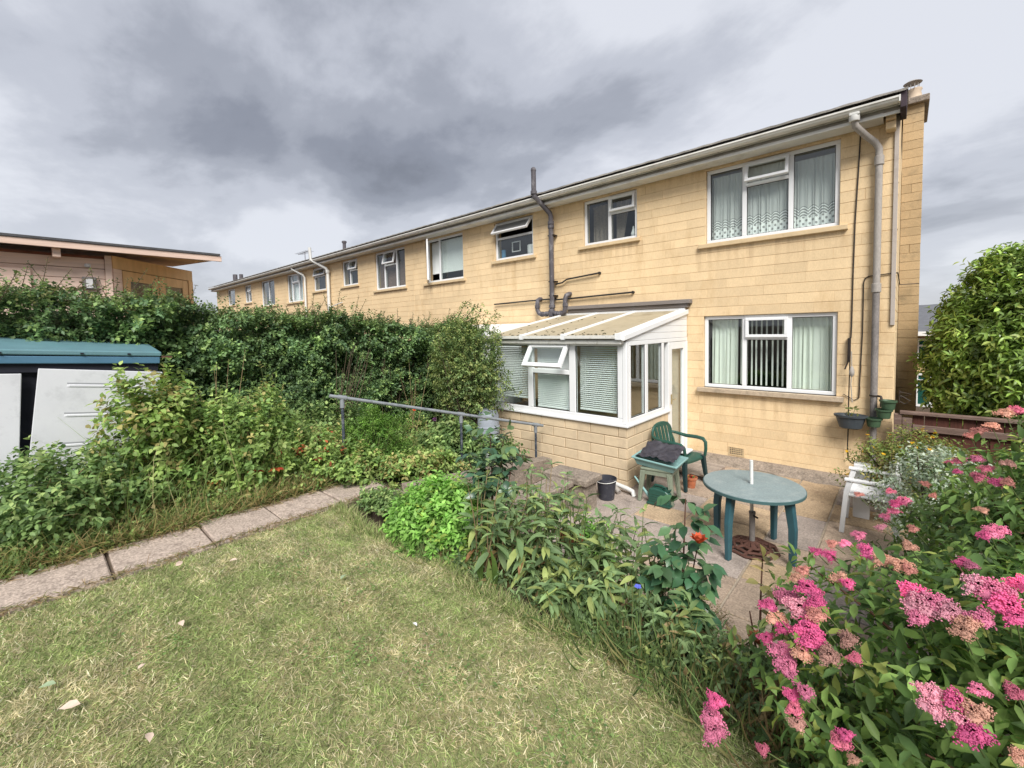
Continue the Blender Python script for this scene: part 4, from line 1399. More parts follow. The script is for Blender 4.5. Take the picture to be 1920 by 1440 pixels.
hd = MB().box(x1, x1 + .012, 6.915, 6.945, .98, 1.14).tube([(x1 + .012, 6.93, 1.06), (x1 + .045, 6.93, 1.06), (x1 + .045, 7.03, 1.06)], .009, 8)
hd.build('handle', 'brass', door)
MB().box(x0 - .02, x1 + .06, 6.84, 7.64, -.02, .05).build('threshold', 'upvc', CON, bevel=.005)
tag(MB().box(x0 - .05, x0 - .045, 6.90, 7.55, .16, 1.92).build('door_blind', 'room_light', None), 'cream blind hanging behind the glass of the conservatory door', 'blind')
# eaves gutter, beams and roof
RZ0, RZ1 = 2.115, 2.50


def roofz(y): return RZ0 + (y - 5.33) / (7.62 - 5.33) * (RZ1 - RZ0)


MB().box(CX0, CX1 - .03, CYF - .10, CYF - .002, 2.01, 2.075).build('gutter', 'upvc_dirty', CON, bevel=.018, seg=3)
MB().box(CX0, CX1 - .04, CYF - .06, CYF + .05, 2.079, 2.112).build('eaves_beam', 'upvc_dirty', CON, bevel=.006)
BARS = [-2.845, -3.75, -4.56, -5.37]
for i, x in enumerate(BARS):
    w = .035 if i else .045
    b = MB()
    ya, yb = 5.30, 7.60
    b.add([(x - w, ya, roofz(ya)), (x + w, ya, roofz(ya)), (x + w, yb, roofz(yb)), (x - w, yb, roofz(yb)), (x - w, ya, roofz(ya) + .05), (x + w, ya, roofz(ya) + .05), (x + w, yb, roofz(yb) + .05), (x - w, yb, roofz(yb) + .05)],
          [(0, 3, 2, 1), (4, 5, 6, 7), (0, 1, 5, 4), (1, 2, 6, 5), (2, 3, 7, 6), (3, 0, 4, 7)])
    b.build('glazing_bar', 'upvc', CON, bevel=.008)
    MB().box(x - w - .006, x + w + .006, 5.275, 5.299, roofz(5.3) - .035, roofz(5.3) + .055).build('bar_end_cap', 'upvc', CON, bevel=.006)
for a, b_ in zip(BARS[:-1], BARS[1:]):
    xa, xb = b_ + .036, a - .036
    o = MB()
    o.add([(xa, 5.29, roofz(5.29) + .008), (xb, 5.29, roofz(5.29) + .008), (xb, 7.58, roofz(7.58) + .008), (xa, 7.58, roofz(7.58) + .008), (xa, 5.29, roofz(5.29) + .026), (xb, 5.29, roofz(5.29) + .026), (xb, 7.58, roofz(7.58) + .026), (xa, 7.58, roofz(7.58) + .026)],
          [(0, 3, 2, 1), (4, 5, 6, 7), (0, 1, 5, 4), (1, 2, 6, 5), (2, 3, 7, 6), (3, 0, 4, 7)])
    pn = o.build('roof_panel', 'poly_roof', CON)
    MB().box(xa, xb, 5.268, 5.288, roofz(5.28) - .012, roofz(5.28) + .034).build('panel_closure', 'upvc_dirty', CON)
    ms = MB()
    for k in range(24):
        x = rnd.uniform(xa + .04, xb - .03)
        y = rnd.choice([rnd.uniform(5.31, 5.40), rnd.uniform(5.31, 5.9), rnd.uniform(5.4, 7.3)])
        r_ = rnd.uniform(.010, .028)
        z = roofz(y) + .026
        n = 7
        ring = [(x + r_ * rnd.uniform(.7, 1.2) * math.cos(t * 6.283 / n), y + r_ * 1.3 * math.sin(t * 6.283 / n), z + .001 + .168 * r_ * 1.3 * math.sin(t * 6.283 / n)) for t in range(n)]
        ms.add(ring + [(x, y, z + .012)], [(t, (t + 1) % n, n) for t in range(n)])
    q = ms.build('moss_clumps', 'moss', pn)
    q['kind'] = 'stuff'
# wall plate, flashing timbers
MB().box(-5.4, CX1 - .02, 7.56, 7.635, 2.50, 2.56).build('wall_plate', 'upvc', CON, bevel=.005)
MB().box(-5.22, -2.75, 7.54, 7.644, 2.565, 2.625).build('flashing_board', 'old_wood', CON, bevel=.006)
MB().box(-5.24, -2.705, 7.50, 7.643, 2.63, 2.70).build('flashing_board', 'old_wood', CON, bevel=.006)
# white boarded gable over the side
zz = [2.053, 2.153, 2.253, 2.353, 2.453]
for i in range(len(zz)):
    z0, z1 = zz[i] + .001, zz[i] + .098
    def ytop(z): return 5.33 + (z - (RZ0 - .035)) / (RZ1 - RZ0) * (7.62 - 5.33)
    y0a, y0b = max(ytop(z0), 5.42), min(max(ytop(z1), 5.42), 7.63)
    if y0a > 7.6: continue
    b = MB()
    xa, xb = CX1 - .03, CX1 - .004
    zt = min(z1, RZ0 - .035 + (7.63 - 5.33) / (7.62 - 5.33) * (RZ1 - RZ0))
    out = [(y0a, z0), (7.63, z0), (7.63, zt), (y0b, zt)]
    vs = [(xb, y, z) for y, z in out] + [(xa, y, z) for y, z in out]
    b.add(vs, [(0, 1, 2, 3), (7, 6, 5, 4), (0, 4, 5, 1), (1, 5, 6, 2), (2, 6, 7, 3), (3, 7, 4, 0)])
    b.build('cladding_board', 'upvc', CON, bevel=.004)
bb = MB()
ya, yb = 5.29, 7.62
bb.add([(CX1 - .012, ya, roofz(ya) - .045), (CX1 + .03, ya, roofz(ya) - .045), (CX1 + .03, yb, roofz(yb) - .045), (CX1 - .012, yb, roofz(yb) - .045), (CX1 - .012, ya, roofz(ya) + .03), (CX1 + .03, ya, roofz(ya) + .03), (CX1 + .03, yb, roofz(yb) + .03), (CX1 - .012, yb, roofz(yb) + .03)],
       [(0, 3, 2, 1), (4, 5, 6, 7), (0, 1, 5, 4), (1, 2, 6, 5), (2, 3, 7, 6), (3, 0, 4, 7)])
bb.build('barge_board', 'upvc', CON, bevel=.006)
# waste pipe at the foot of the plinth
MB().tube([(-3.02, 5.33, .10), (-2.88, 5.31, .085), (-2.72, 5.28, .075), (-2.64, 5.27, .06), (-2.62, 5.26, .0)], .030, 12).build('waste_pipe', 'pipe_white', CON, smooth=True)
MB().tube([(-2.80, 5.20, .03), (-2.90, 5.24, .08)], .034, 12).build('pipe_elbow', 'pipe_grey', CON, smooth=True)
# venetian blinds
for nm, xa, xb, za, zb, tilt, lab in (('venetian_blind', -3.61, -2.95, 1.03, 1.97, 33, 'white venetian blind in the right front pane of the conservatory'),
                                   ('venetian_blind', -4.43, -3.75, .99, 1.97, 60, 'white venetian blind behind the open top light of the conservatory'),
                                   ('venetian_blind', -5.32, -4.56, 1.10, 1.97, 33, 'white venetian blind in the left conservatory pane beside the hedge')):
    t_ = thing(nm, ((xa + xb) / 2, CYF + .11, za), lab, 'blind', 'conservatory blinds')
    sl = MB()
    k = int((zb - za) / .030)
    for i in range(k):
        sl.box(xa, xb, -.016, .016, -.0006, .0006, Matrix.Translation((0, CYF + .118 + rnd.uniform(-.001, .001), za + .02 + i * .030)) @ Matrix.Rotation(R(tilt), 4, 'X'))
    q = sl.build('slats', 'blind', t_, fix=False)
    q['kind'] = 'stuff'
    MB().box(xa, xb, CYF + .10, CYF + .13, zb - .005, zb + .02).build('head_rail', 'blind', t_)
    MB().box(xa, xb, CYF + .105, CYF + .125, za - .005, za + .01).build('bottom_rail', 'blind', t_)
    cd = MB()
    for x in (xa + .1, xb - .1): cd.box(x - .002, x + .002, CYF + .100, CYF + .1015, za, zb)
    cd.build('cord', 'blind', t_)

# ------------------------------------------------------------------ patio furniture
# round table
TX, TY, TZ = -1.09, 4.74, .66
tb = thing('garden_table', (TX, TY, 0), 'round faded green plastic garden table on the patio', 'table')
top = MB().lathe([(.42, TZ - .028), (.445, TZ - .026), (.448, TZ - .006), (.444, TZ + .002), (.434, TZ + .004)], (TX, TY), 48, cap0=True, cap1=True).build('table_top', 'table_top', tb, smooth=True)
MB().lathe([(.436, TZ - .034), (.450, TZ - .032), (.4515, TZ - .005), (.448, TZ - .0035), (.444, TZ - .030)], (TX, TY), 48, cap0=False, cap1=False).build('rim', 'table_edge', top, smooth=True)
for k in range(4):
    a = R(-18 + 90 * k)
    lx, ly = TX + .345 * math.cos(a), TY + .345 * math.sin(a)
    fx, fy = TX + .385 * math.cos(a), TY + .385 * math.sin(a)
    b = MB()
    vs = []
    for (cx_, cy_, z, w) in ((lx, ly, TZ - .03, .040), (fx, fy, .35, .034), (fx, fy, 0.0, .028)):
        for dx, dy in ((-1, -1), (1, -1), (1, 1), (-1, 1)):
            u_, v_ = dx * w, dy * w * .75
            vs.append((cx_ + u_ * math.cos(a) - v_ * math.sin(a), cy_ + u_ * math.sin(a) + v_ * math.cos(a), z))
    fs = [(i * 4 + j, i * 4 + (j + 1) % 4, i * 4 + 4 + (j + 1) % 4, i * 4 + 4 + j) for i in range(2) for j in range(4)] + [(3, 2, 1, 0), (8, 9, 10, 11)]
    b.add(vs, fs)
    b.build('leg', 'table_leg', tb, bevel=.008)
# parasol foot and pole
pb = thing('parasol_base', (TX, TY, 0), 'rusty cast parasol base holding a bare white pole through the table', 'parasol base')
base = MB()
for k in range(8):
    a = k * math.pi / 4
    base.tube([(TX + .03 * math.cos(a), TY + .03 * math.sin(a), .075), (TX + .10 * math.cos(a + .25), TY + .10 * math.sin(a + .25), .05), (TX + .17 * math.cos(a), TY + .17 * math.sin(a), .028), (TX + .22 * math.cos(a - .1), TY + .22 * math.sin(a - .1), .015)], .013, 6)
for rr, z in ((.10, .045), (.165, .028), (.225, .014)):
    base.tube([(TX + rr * (1 + .05 * math.cos(8 * t * math.pi / 16)) * math.cos(t * math.pi / 16), TY + rr * (1 + .05 * math.cos(8 * t * math.pi / 16)) * math.sin(t * math.pi / 16), z) for t in range(33)], .015, 6, cap=False)
base.lathe([(.08, .0), (.075, .05), (.035, .085), (.030, .09)], (TX, TY), 16)
base.build('cast_base', 'rust', pb, smooth=True)
MB().lathe([(.027, .08), (.027, .36), (.031, .362), (.031, .385), (.02, .388)], (TX, TY), 14).build('socket', 'pipe_darkgrey', pb, smooth=True)
MB().tube([(TX + .02, TY - .02, .35), (TX + .06, TY - .05, .35)], .009, 8).build('clamp_screw', 'iron', pb)
MB().tube([(TX, TY, .1), (TX - .012, TY, .90)], .0165, 12).build('pole', 'white_metal', pb, smooth=True)

# stool, tray, sheet
SXc, SYc = -2.33, 5.40
rot = R(8)
st = thing('plastic_stool', (SXc, SYc, 0), 'faded grey-green plastic stool by the conservatory corner', 'stool')
sd = MB().box(SXc - .20, SXc + .20, SYc - .18, SYc + .18, .405, .44)
sd.build('seat', 'stool_plastic', st, bevel=.015, seg=3)
ap = MB()
frame_rect_pts = [(-.19, .19, -.172, -.16), (-.19, .19, .16, .172), (-.192, -.18, -.158, .158), (.18, .192, -.158, .158)]
for a, b_, c, d_ in frame_rect_pts: ap.box(SXc + a, SXc + b_, SYc + c, SYc + d_, .355, .404)
ap.build('apron', 'stool_plastic', st)
for sx in (-1, 1):
    for sy in (-1, 1):
        b = MB()
        vs = []
        for z, o_, w in ((.40, .165, .034), (0, .205, .022)):
            for dx, dy in ((-1, -1), (1, -1), (1, 1), (-1, 1)): vs.append((SXc + sx * o_ + dx * w, SYc + sy * (o_ - .02) + dy * w, z))
        b.add(vs, [(0, 1, 5, 4), (1, 2, 6, 5), (2, 3, 7, 6), (3, 0, 4, 7), (3, 2, 1, 0), (4, 5, 6, 7)])
        lg = b.build('leg', 'stool_plastic', st, bevel=.008)
        MB().tube([(SXc + sx * .165, SYc + sy * .145 - .034 * 1.02, .38), (SXc + sx * .205, SYc + sy * .185 - .0235, .02)], .006, 6).build('rib', 'stool_plastic', lg)
st.rotation_euler = (0, 0, rot)
ty_ = thing('seed_tray', (SXc, SYc, .445), 'pale turquoise plastic tray tilted on the stool', 'tray')
def tray_pts(w, l, z): return [(SXc - w, SYc - l, z), (SXc + w, SYc - l, z), (SXc + w, SYc + l, z), (SXc - w, SYc + l, z)]
b = MB()
z0 = .448
o0, o1, i1, i0 = tray_pts(.235, .165, z0), tray_pts(.275, .20, z0 + .10), tray_pts(.262, .187, z0 + .10), tray_pts(.225, .155, z0 + .012)
b.add(o0 + o1 + i1 + i0, [(3, 2, 1, 0)] + [(i, (i + 1) % 4, 4 + (i + 1) % 4, 4 + i) for i in range(4)] + [(4 + i, 4 + (i + 1) % 4, 8 + (i + 1) % 4, 8 + i) for i in range(4)] + [(8 + i, 8 + (i + 1) % 4, 12 + (i + 1) % 4, 12 + i) for i in range(4)] + [(12, 13, 14, 15)])
b.build('tray_body', 'tray_green', ty_, bevel=.012, seg=3)
b = MB()
for a, bb_, c, d_ in ((-.295, .295, -.218, -.196), (-.295, .295, .196, .218), (-.295, -.272, -.195, .195), (.272, .295, -.195, .195)): b.box(SXc + a, SXc + bb_, SYc + c, SYc + d_, z0 + .088, z0 + .110)
b.build('rim', 'tray_green', ty_, bevel=.007)
ty_.rotation_euler = (R(3), R(4), R(2))
n = 26
vs, fs = [], []
for j in range(n):
    for i in range(n):
        u_, v_ = i / (n - 1) - .5, j / (n - 1) - .5
        z = z0 + .135 + .07 * max(0, v_ + .2) * 2 + .010 * math.sin(u_ * 9 + 5 * math.sin(v_ * 5 + 1)) + .008 * math.sin(v_ * 17 - 6 * math.sin(u_ * 6)) + .004 * math.sin(u_ * 41 + v_ * 27 + 3 * math.sin(v_ * 13)) - .14 * max(0, abs(u_) - .42) + .05 * max(0, .3 - abs(u_ + .1)) * (v_ + .5)
        vs.append((SXc + u_ * .50, SYc + .02 + v_ * .40, z))
for j in range(n - 1):
    for i in range(n - 1): fs.append((j * n + i, j * n + i + 1, (j + 1) * n + i + 1, (j + 1) * n + i))
sheet = MB().add(vs, fs).build('plastic_sheet', 'black_sheet', None, smooth=True, fix=False)
tag(sheet, 'crumpled black plastic sheet heaped over the turquoise tray', 'sheet')

# green armchair
AX, AY = -2.36, 6.15
cr_ = thing('plastic_armchair', (AX, AY, 0), 'dark green plastic garden armchair against the conservatory wall', 'chair')
def chl(x, y, z): return (AX + x, AY + y, z)    # chair faces +x
b = MB()
n = 8
vs, fs = [], []
for j in range(n + 1):
    for i in range(n + 1):
        u_, v_ = i / n, j / n
        hw = .235 + .02 * u_
        vs.append(chl(-.22 + .46 * u_, -hw + 2 * hw * v_, .425 - .02 * math.sin(math.pi * v_) * (1 - .3 * u_) - .015 * (1 - u_) - .03 * max(0, u_ - .85) / .15))
nv = len(vs)
vs += [(x, y, z - .03) for x, y, z in vs]
for j in range(n):
    for i in range(n):
        a = j * (n + 1) + i
        fs += [(a, a + 1, a + n + 2, a + n + 1), (nv + a, nv + a + n + 1, nv + a + n + 2, nv + a + 1)]
for i in range(n):
    a, c = i, n * (n + 1) + i
    fs += [(a, nv + a, nv + a + 1, a + 1), (c, c + 1, nv + c + 1, nv + c)]
    a, c = i * (n + 1), i * (n + 1) + n
    fs += [(a, a + n + 1, nv + a + n + 1, nv + a), (c, nv + c, nv + c + n + 1, c + n + 1)]
b.add(vs, fs).build('seat', 'green_plastic', cr_, smooth=True)
# slatted back
for k in range(5):
    y = -.145 + k * .0725
    t0 = 1 - abs(k - 2) * .06
    b = MB()
    vs = []
    for z, x in ((.43, -.215), (.60, -.245), (.70, -.27), (.70 + .085 * t0, -.29)):
        for dx, dy in ((-.006, -.028), (.008, -.028), (.008, .028), (-.006, .028)): vs.append(chl(x + dx, y * (1 + (z - .43) * .25) + dy, z))
    b.add(vs, [(i * 4 + j, i * 4 + (j + 1) % 4, i * 4 + 4 + (j + 1) % 4, i * 4 + 4 + j) for i in range(3) for j in range(4)] + [(3, 2, 1, 0), (12, 13, 14, 15)])
    b.build('back_slat', 'green_plastic', cr_, bevel=.004)
arch = []
for k in range(15):
    a = math.pi * (1 - k / 14)
    arch.append(chl(-.285 - .02 * math.sin(a), .225 * math.cos(a) * 1.0, .62 + .20 * math.sin(a) ** .6))
MB().tube([chl(-.22, -.235, .42), chl(-.26, -.24, .55)] + arch + [chl(-.26, .24, .55), chl(-.22, .235, .42)], .020, 8).build('back_rail', 'green_plastic', cr_, smooth=True)
MB().box(*[v for v in (AX - .31, AX - .285, AY - .17, AY + .17)], .765, .81).build('head_panel', 'green_plastic', cr_, bevel=.01)
for s_ in (-1, 1):
    MB().tube([chl(-.285, s_ * .225, .66), chl(-.22, s_ * .265, .645), chl(-.08, s_ * .285, .625), chl(.10, s_ * .285, .635), chl(.20, s_ * .275, .63), chl(.245, s_ * .265, .59), chl(.255, s_ * .255, .50), chl(.245, s_ * .25, .40)], [.018, .022, .027, .027, .026, .024, .022, .02], 8).build('armrest', 'green_plastic', cr_, smooth=True)
    for xx, xb in ((.225, .27), (-.20, -.27)):
        b = MB()
        vs = []
        for x, y, z, w in ((xx, s_ * .225, .41, .03), (xb, s_ * .265, 0, .02)):
            for dx, dy in ((-1, -1), (1, -1), (1, 1), (-1, 1)): vs.append(chl(x + dx * w, y + dy * w, z))
        b.add(vs, [(0, 1, 5, 4), (1, 2, 6, 5), (2, 3, 7, 6), (3, 0, 4, 7), (3, 2, 1, 0), (4, 5, 6, 7)]).build('leg', 'green_dark', cr_, bevel=.006)
cr_.rotation_euler = (0, 0, R(-12))
cu = MB().box(AX - .14, AX + .12, AY - .02, AY + .22, .425, .465).build('cushion', 'white_plastic', None, bevel=.018, seg=3)
tag(cu, 'small pale cushion lying on the seat of the green armchair', 'cushion')

# watering can
wc = thing('watering_can', (-2.24, 5.22, 0), 'squat dark green plastic watering can under the stool', 'watering can')
b = MB()
pts = [(-.135, 0), (.135, 0), (.135, .17), (.09, .20), (-.05, .215), (-.12, .20), (-.135, .16)]
b.poly([(-2.24 + x, z + .004) for x, z in pts], 5.15, 5.29)
body = b.build('body', 'green_plastic', wc, bevel=.018, seg=3)
for i in range(4): MB().box(-2.345, -2.22, 5.1455, 5.152, .05 + i * .03, .062 + i * .03).build('rib', 'green_plastic', body, bevel=.003)
MB().box(-2.39, -2.09, 5.14, 5.30, .004, .03).build('foot', 'green_plastic', body, bevel=.006)
MB().tube([(-2.33, 5.22, .205), (-2.31, 5.22, .245), (-2.22, 5.22, .245), (-2.17, 5.22, .225)], .012, 8).build('handle', 'green_plastic', wc, smooth=True)
MB().lathe([(.05, .20), (.055, .225), (.048, .226), (.045, .205)], (-2.155, 5.22), 16, cap0=False, cap1=False).build('filler_rim', 'green_plastic', wc, smooth=True)
MB().tube([(-2.37, 5.22, .05), (-2.46, 5.21, .16), (-2.58, 5.20, .30)], [.022, .016, .011], 10).build('spout', 'tray_green', wc, smooth=True)

# bucket
bk = thing('bucket', (-2.87, 4.98, 0), 'dark grey plastic bucket beside the coping pier', 'bucket')
MB().lathe([(.095, 0), (.10, .004), (.128, .25), (.136, .252), (.136, .275), (.128, .276), (.125, .25), (.10, .02), (.0, .018)], (-2.87, 4.98), 28, cap0=True, cap1=False).build('body', 'bucket', bk, smooth=True)
MB().tube([(-2.87 + .142 * math.cos(R(a)), 4.98 + .142 * math.sin(R(a)) , .262 - .02 * math.sin(R(a - 180))) for a in range(180, 361, 15)], .004, 6).build('handle', 'white_metal', bk)
# pots by the chair
for i, (x, y, s_, lab) in enumerate(((-2.16, 6.06, 1.0, 'small terracotta pot under the green armchair by the duckboard'),)):
    t_ = thing('flower_pot', (x, y, 0), lab, 'flower pot')
    MB().lathe([(.05, 0), (.07, .12), (.082, .122), (.084, .15), (.075, .151), (.065, .12), (.0, .12)], (x, y), 20, cap1=False).build('pot_body', 'terracotta', t_, smooth=True)
    P_ = np.array([[x, y, .13]] * 14) + rng.normal(0, .02, (14, 3)) * [1, 1, .2]
    mesh_obj('foliage', leaves_mesh('foliage', P_, rdir(14, 1.2), rdir(14), np.full(14, .05), np.full(14, .03), pick_cols(14, [(.35, .05, .05), (.1, .2, .05)]), 'leaf', T_LEAF), t_)
# duckboard step by the door
db = thing('duckboard', (-2.25, 6.75, 0), 'slatted wooden duckboard lying by the conservatory door', 'duckboard')
for i in range(9): MB().box(-2.62, -2.02, 6.42 + i * .077, 6.42 + i * .077 + .066, .062, .082).build('slat', 'duckboard', db, bevel=.003)
for x in (-2.60, -2.34, -2.08): MB().box(x, x + .045, 6.42, 7.10, .0, .06).build('bearer', 'duckboard', db)
db.rotation_euler = (0, 0, R(-4))

# white slatted garden chair at the right
WX, WY = -.22, 5.98
wch = thing('white_chair', (WX, WY, 0), 'white painted garden chair half hidden by the pink flowering shrub', 'chair')
for y in (-.24, .24):
    b = MB()
    b.poly([(WX - .26, 0), (WX - .215, 0), (WX - .185, .42), (WX - .15, .55), (WX - .20, .57), (WX - .225, .46)], WY + y - .022, WY + y + .022).build('leg', 'white_plastic', wch, bevel=.006)
    MB().box(WX + .18, WX + .225, WY + y - .022, WY + y + .022, 0, .66).build('leg', 'white_plastic', wch, bevel=.006)
    MB().box(WX - .22, WX + .24, WY + y - .035, WY + y + .035, .572, .596).build('armrest', 'white_plastic', wch, bevel=.006)
for i in range(5): MB().box(WX - .20, WX + .22, WY - .215 + i * .088, WY - .215 + i * .088 + .078, .40, .42).build('seat_slat', 'white_plastic', wch, bevel=.004)
MB().box(WX - .205, WX - .185, WY - .215, WY + .215, .34, .40).build('front_rail', 'white_plastic', wch)
for i in range(5): MB().box(WX + .19, WX + .21, WY - .20 + i * .083, WY - .20 + i * .083 + .066, .43, .74).build('back_slat', 'white_plastic', wch, bevel=.004)
MB().box(WX + .185, WX + .23, WY - .26, WY + .26, .66, .73).build('top_rail', 'white_plastic', wch, bevel=.006)
pbx = MB().box(-.40, -.25, 6.28, 6.42, .0, .62).build('white_board', 'white_plastic', None, bevel=.006)
tag(pbx, 'upright white board standing behind the white chair by the house wall', 'board')

# hanging planter with its hook
hp = thing('hanging_planter', (-.52, 7.50, .78), 'dark blue-grey oval planter hung on the wall below the cables', 'planter')
MB().lathe([(.105, .80), (.125, .81), (.165, .95), (.185, .958), (.19, .985), (.178, .988), (.16, .955), (.12, .90), (.0, .895)], (-.52, 7.47), 28, sy=.75, cap1=False).build('bowl', 'pot_blue', hp, smooth=True)
MB().lathe([(.155, .94), (.1, .955), (.0, .962)], (-.52, 7.47), 20, sy=.74, cap0=False).build('compost', 'soil', hp)
N = 24
P_ = np.stack([rng.uniform(-.58, -.44, N), rng.uniform(7.42, 7.52, N), rng.uniform(.95, 1.10, N)], 1)
mesh_obj('foliage', leaves_mesh('foliage', P_, rdir(N, .8), rdir(N, 1), np.full(N, .05), np.full(N, .028), pick_cols(N, [(.12, .18, .05), (.2, .22, .08)]), 'leaf', T_LEAF), hp)
MB().tube([(-.50, 7.48, .95), (-.48, 7.47, 1.05), (-.44, 7.46, 1.12)], .003, 5).build('stem', 'stem_green', hp)
wire = thing('wall_hook', (-.55, 7.6, .3), 'long thin iron rod with a curled hook hanging on the house wall', 'hook')
MB().tube([(-.545, 7.56, 2.05), (-.545, 7.55, 1.7), (-.55, 7.55, 1.2), (-.55, 7.56, .8), (-.555, 7.57, .45), (-.545, 7.57, .34), (-.51, 7.57, .295), (-.46, 7.57, .29), (-.425, 7.57, .32), (-.42, 7.57, .36)], .0075, 8).build('rod', 'iron', wire, smooth=True)
MB().box(-.578, -.555, 7.60, 7.645, 1.70, 2.03).build('bracket_plate', 'iron', wire)
MB().tube([(-.565, 7.60, 1.74), (-.575, 7.57, 1.68), (-.60, 7.55, 1.60)], .010, 6).build('bracket_arm', 'iron', wire)
cl = MB().tube([(-.53, 7.55, 1.85), (-.525, 7.545, 1.70), (-.52, 7.54, 1.55), (-.53, 7.54, 1.40), (-.52, 7.54, 1.28), (-.51, 7.53, 1.15)], .006, 6)
cl.build('cord', 'pipe_grey', wire)
MB().lathe([(.008, 1.50), (.028, 1.53), (.032, 1.57), (.018, 1.63), (.006, 1.65)], (-.522, 7.54), 10).build('weight', 'pipe_grey', wire, smooth=True)
# pots clipped on the downpipe
dpt = thing('pot_bracket', (-.24, 7.5, 1.0), 'black bracket clamped round the downpipe for the three green pots', 'bracket')
MB().lathe([(.044, 1.245), (.048, 1.245), (.048, 1.265), (.044, 1.265)], (-.285, 7.585), 14).build('clamp', 'iron', dpt)
MB().tube([(-.24, 7.56, 1.255), (-.21, 7.53, 1.255), (-.205, 7.52, 1.24), (-.205, 7.52, 1.12)], .014, 8).build('arm', 'iron', dpt, smooth=True)
MB().tube([(-.205, 7.52, 1.18), (-.15, 7.50, 1.17)], .010, 6).build('arm', 'iron', dpt)
MB().lathe([(.044, .84), (.05, .84), (.05, .87), (.044, .87)], (-.285, 7.585), 14).build('clamp', 'iron', dpt)
for x, y, z, lab in ((-.135, 7.49, 1.10, 'topmost of three green pots clipped beside the downpipe'), (-.175, 7.47, .98, 'middle of three green pots clipped beside the downpipe'), (-.275, 7.46, .855, 'lowest of three green pots clipped in front of the downpipe')):
    t_ = thing('green_pot', (x, y, z), lab, 'flower pot', 'green pots on the downpipe')
    MB().lathe([(.060, z), (.066, z + .004), (.080, z + .095), (.092, z + .097), (.094, z + .118), (.085, z + .119), (.074, z + .09), (.0, z + .088)], (x, y), 24, cap1=False).build('pot_body', 'pot_green', t_, smooth=True)
ib = MB()
ib.tube([(-.03, 8.3, 1.26), (-.03, 8.3, 1.08)], .008, 6).tube([(-.03, 8.3, 1.24), (.10, 8.3, 1.215), (-.01, 8.3, 1.165), (-.02, 8.3, 1.17)], .007, 6).tube([(-.02, 8.3, 1.19), (.085, 8.3, 1.12), (.03, 8.3, 1.07), (-.02, 8.3, 1.10)], .007, 6)
tag(ib.build('iron_bracket', 'iron', None), 'rusty bent iron basket bracket on the gable wall', 'bracket')

# fence beyond the house corner
fn = thing('garden_fence', (.8, 7.5, 0), 'low weathered wooden fence with red-brown boards beside the house corner', 'fence')
MB().box(-.075, .0, 7.42, 7.50, -.05, 1.06).build('post', 'fence_wood', fn, bevel=.006)
MB().box(.004, .10, 7.43, 7.49, -.05, 1.02).build('post', 'fence_wood', fn, bevel=.006)
MB().box(-.02, 2.8, 7.405, 7.515, 1.064, 1.10).build('top_rail', 'fence_wood', fn, bevel=.006)
MB().box(.104, 2.8, 7.42, 7.455, .86, .94).build('rail', 'fence_wood', fn, bevel=.005)
MB().box(.104, 2.8, 7.42, 7.455, .35, .43).build('rail', 'fence_wood', fn, bevel=.005)
for i in range(24): MB().box(.105 + i * .112, .105 + i * .112 + .104, 7.458, 7.476, .05, 1.062).build('board', 'fence_red', fn)

# ------------------------------------------------------------------ left side: handrail, drum, shed, cabin
hr = thing('handrail', (-4.2, 3.5, .3), 'old grey-painted tubular handrail sloping down beside the steps', 'handrail')
RA, RB = Vector((-4.95, 2.30, 1.52)), Vector((-4.15, 5.28, .74))
RAd = (RB - RA).normalized()
MB().tube([RA, RA.lerp(RB, .5), RB], .021, 12).build('top_rail', 'rail', hr, smooth=True)
for t_ in (.045, .545, .955):
    q_ = RA.lerp(RB, t_)
    p_ = MB().tube([(q_.x, q_.y, .1), (q_.x, q_.y, q_.z - .02)], .018, 12).build('post', 'rail_dark', hr, smooth=True)
    MB().tube([q_ - RAd * .05, q_ + RAd * .05], .029, 12).build('tee_fitting', 'rail', p_, smooth=True)
    MB().tube([(q_.x, q_.y, q_.z - .12), (q_.x, q_.y, q_.z - .015)], .026, 12).build('tee_socket', 'rail', p_, smooth=True)

dr = thing('water_drum', (-5.02, 4.95, .2), 'pale grey plastic water drum beside the conservatory', 'drum')
MB().lathe([(.165, .1), (.175, .2), (.18, .45), (.188, .455), (.188, .475), (.18, .48), (.178, .66), (.188, .665), (.188, .685), (.178, .69), (.172, .86), (.14, .94), (.08, .965), (.0, .97)], (-5.02, 4.95), 28, cap1=False).build('body', 'drum', dr, smooth=True)
MB().lathe([(.1785, .565), (.1815, .565), (.1815, .58), (.1785, .58)], (-5.02, 4.95), 28, cap0=False, cap1=False).build('band', 'bucket', dr)

# storage shed with white doors and teal lid, leaning
SHX, SHY = -6.05, 0.80
sd_ = thing('garden_store', (SHX, SHY, .5), 'leaning garden store with white panel doors and a teal blue lid', 'shed')
Wd, Dp, Ht = 2.1, .85, 1.42      # along -y, along -x
def sbox(x0, x1, y0, y1, z0, z1): return (SHX + x0, SHX + x1, SHY + y0, SHY + y1, .5 + z0, .5 + z1)
b = MB()
b.box(*sbox(-Dp, -.06, -Wd, -.0, 0, .06)).box(*sbox(-Dp, -.05, -.03, 0, .06, Ht)).box(*sbox(-Dp, -.05, -Wd, -Wd + .03, .06, Ht)).box(*sbox(-Dp, -Dp + .03, -Wd + .03, -.03, .06, Ht))
b.build('carcass', 'shed_white', sd_)
MB().box(*sbox(-.10, -.07, -Wd + .03, -.03, .06, Ht)).build('inner_panel', 'shed_dark', sd_)
MB().box(*sbox(-.09, -.015, -Wd - .02, .03, Ht - .04, Ht + .04)).build('header', 'shed_dark', sd_)
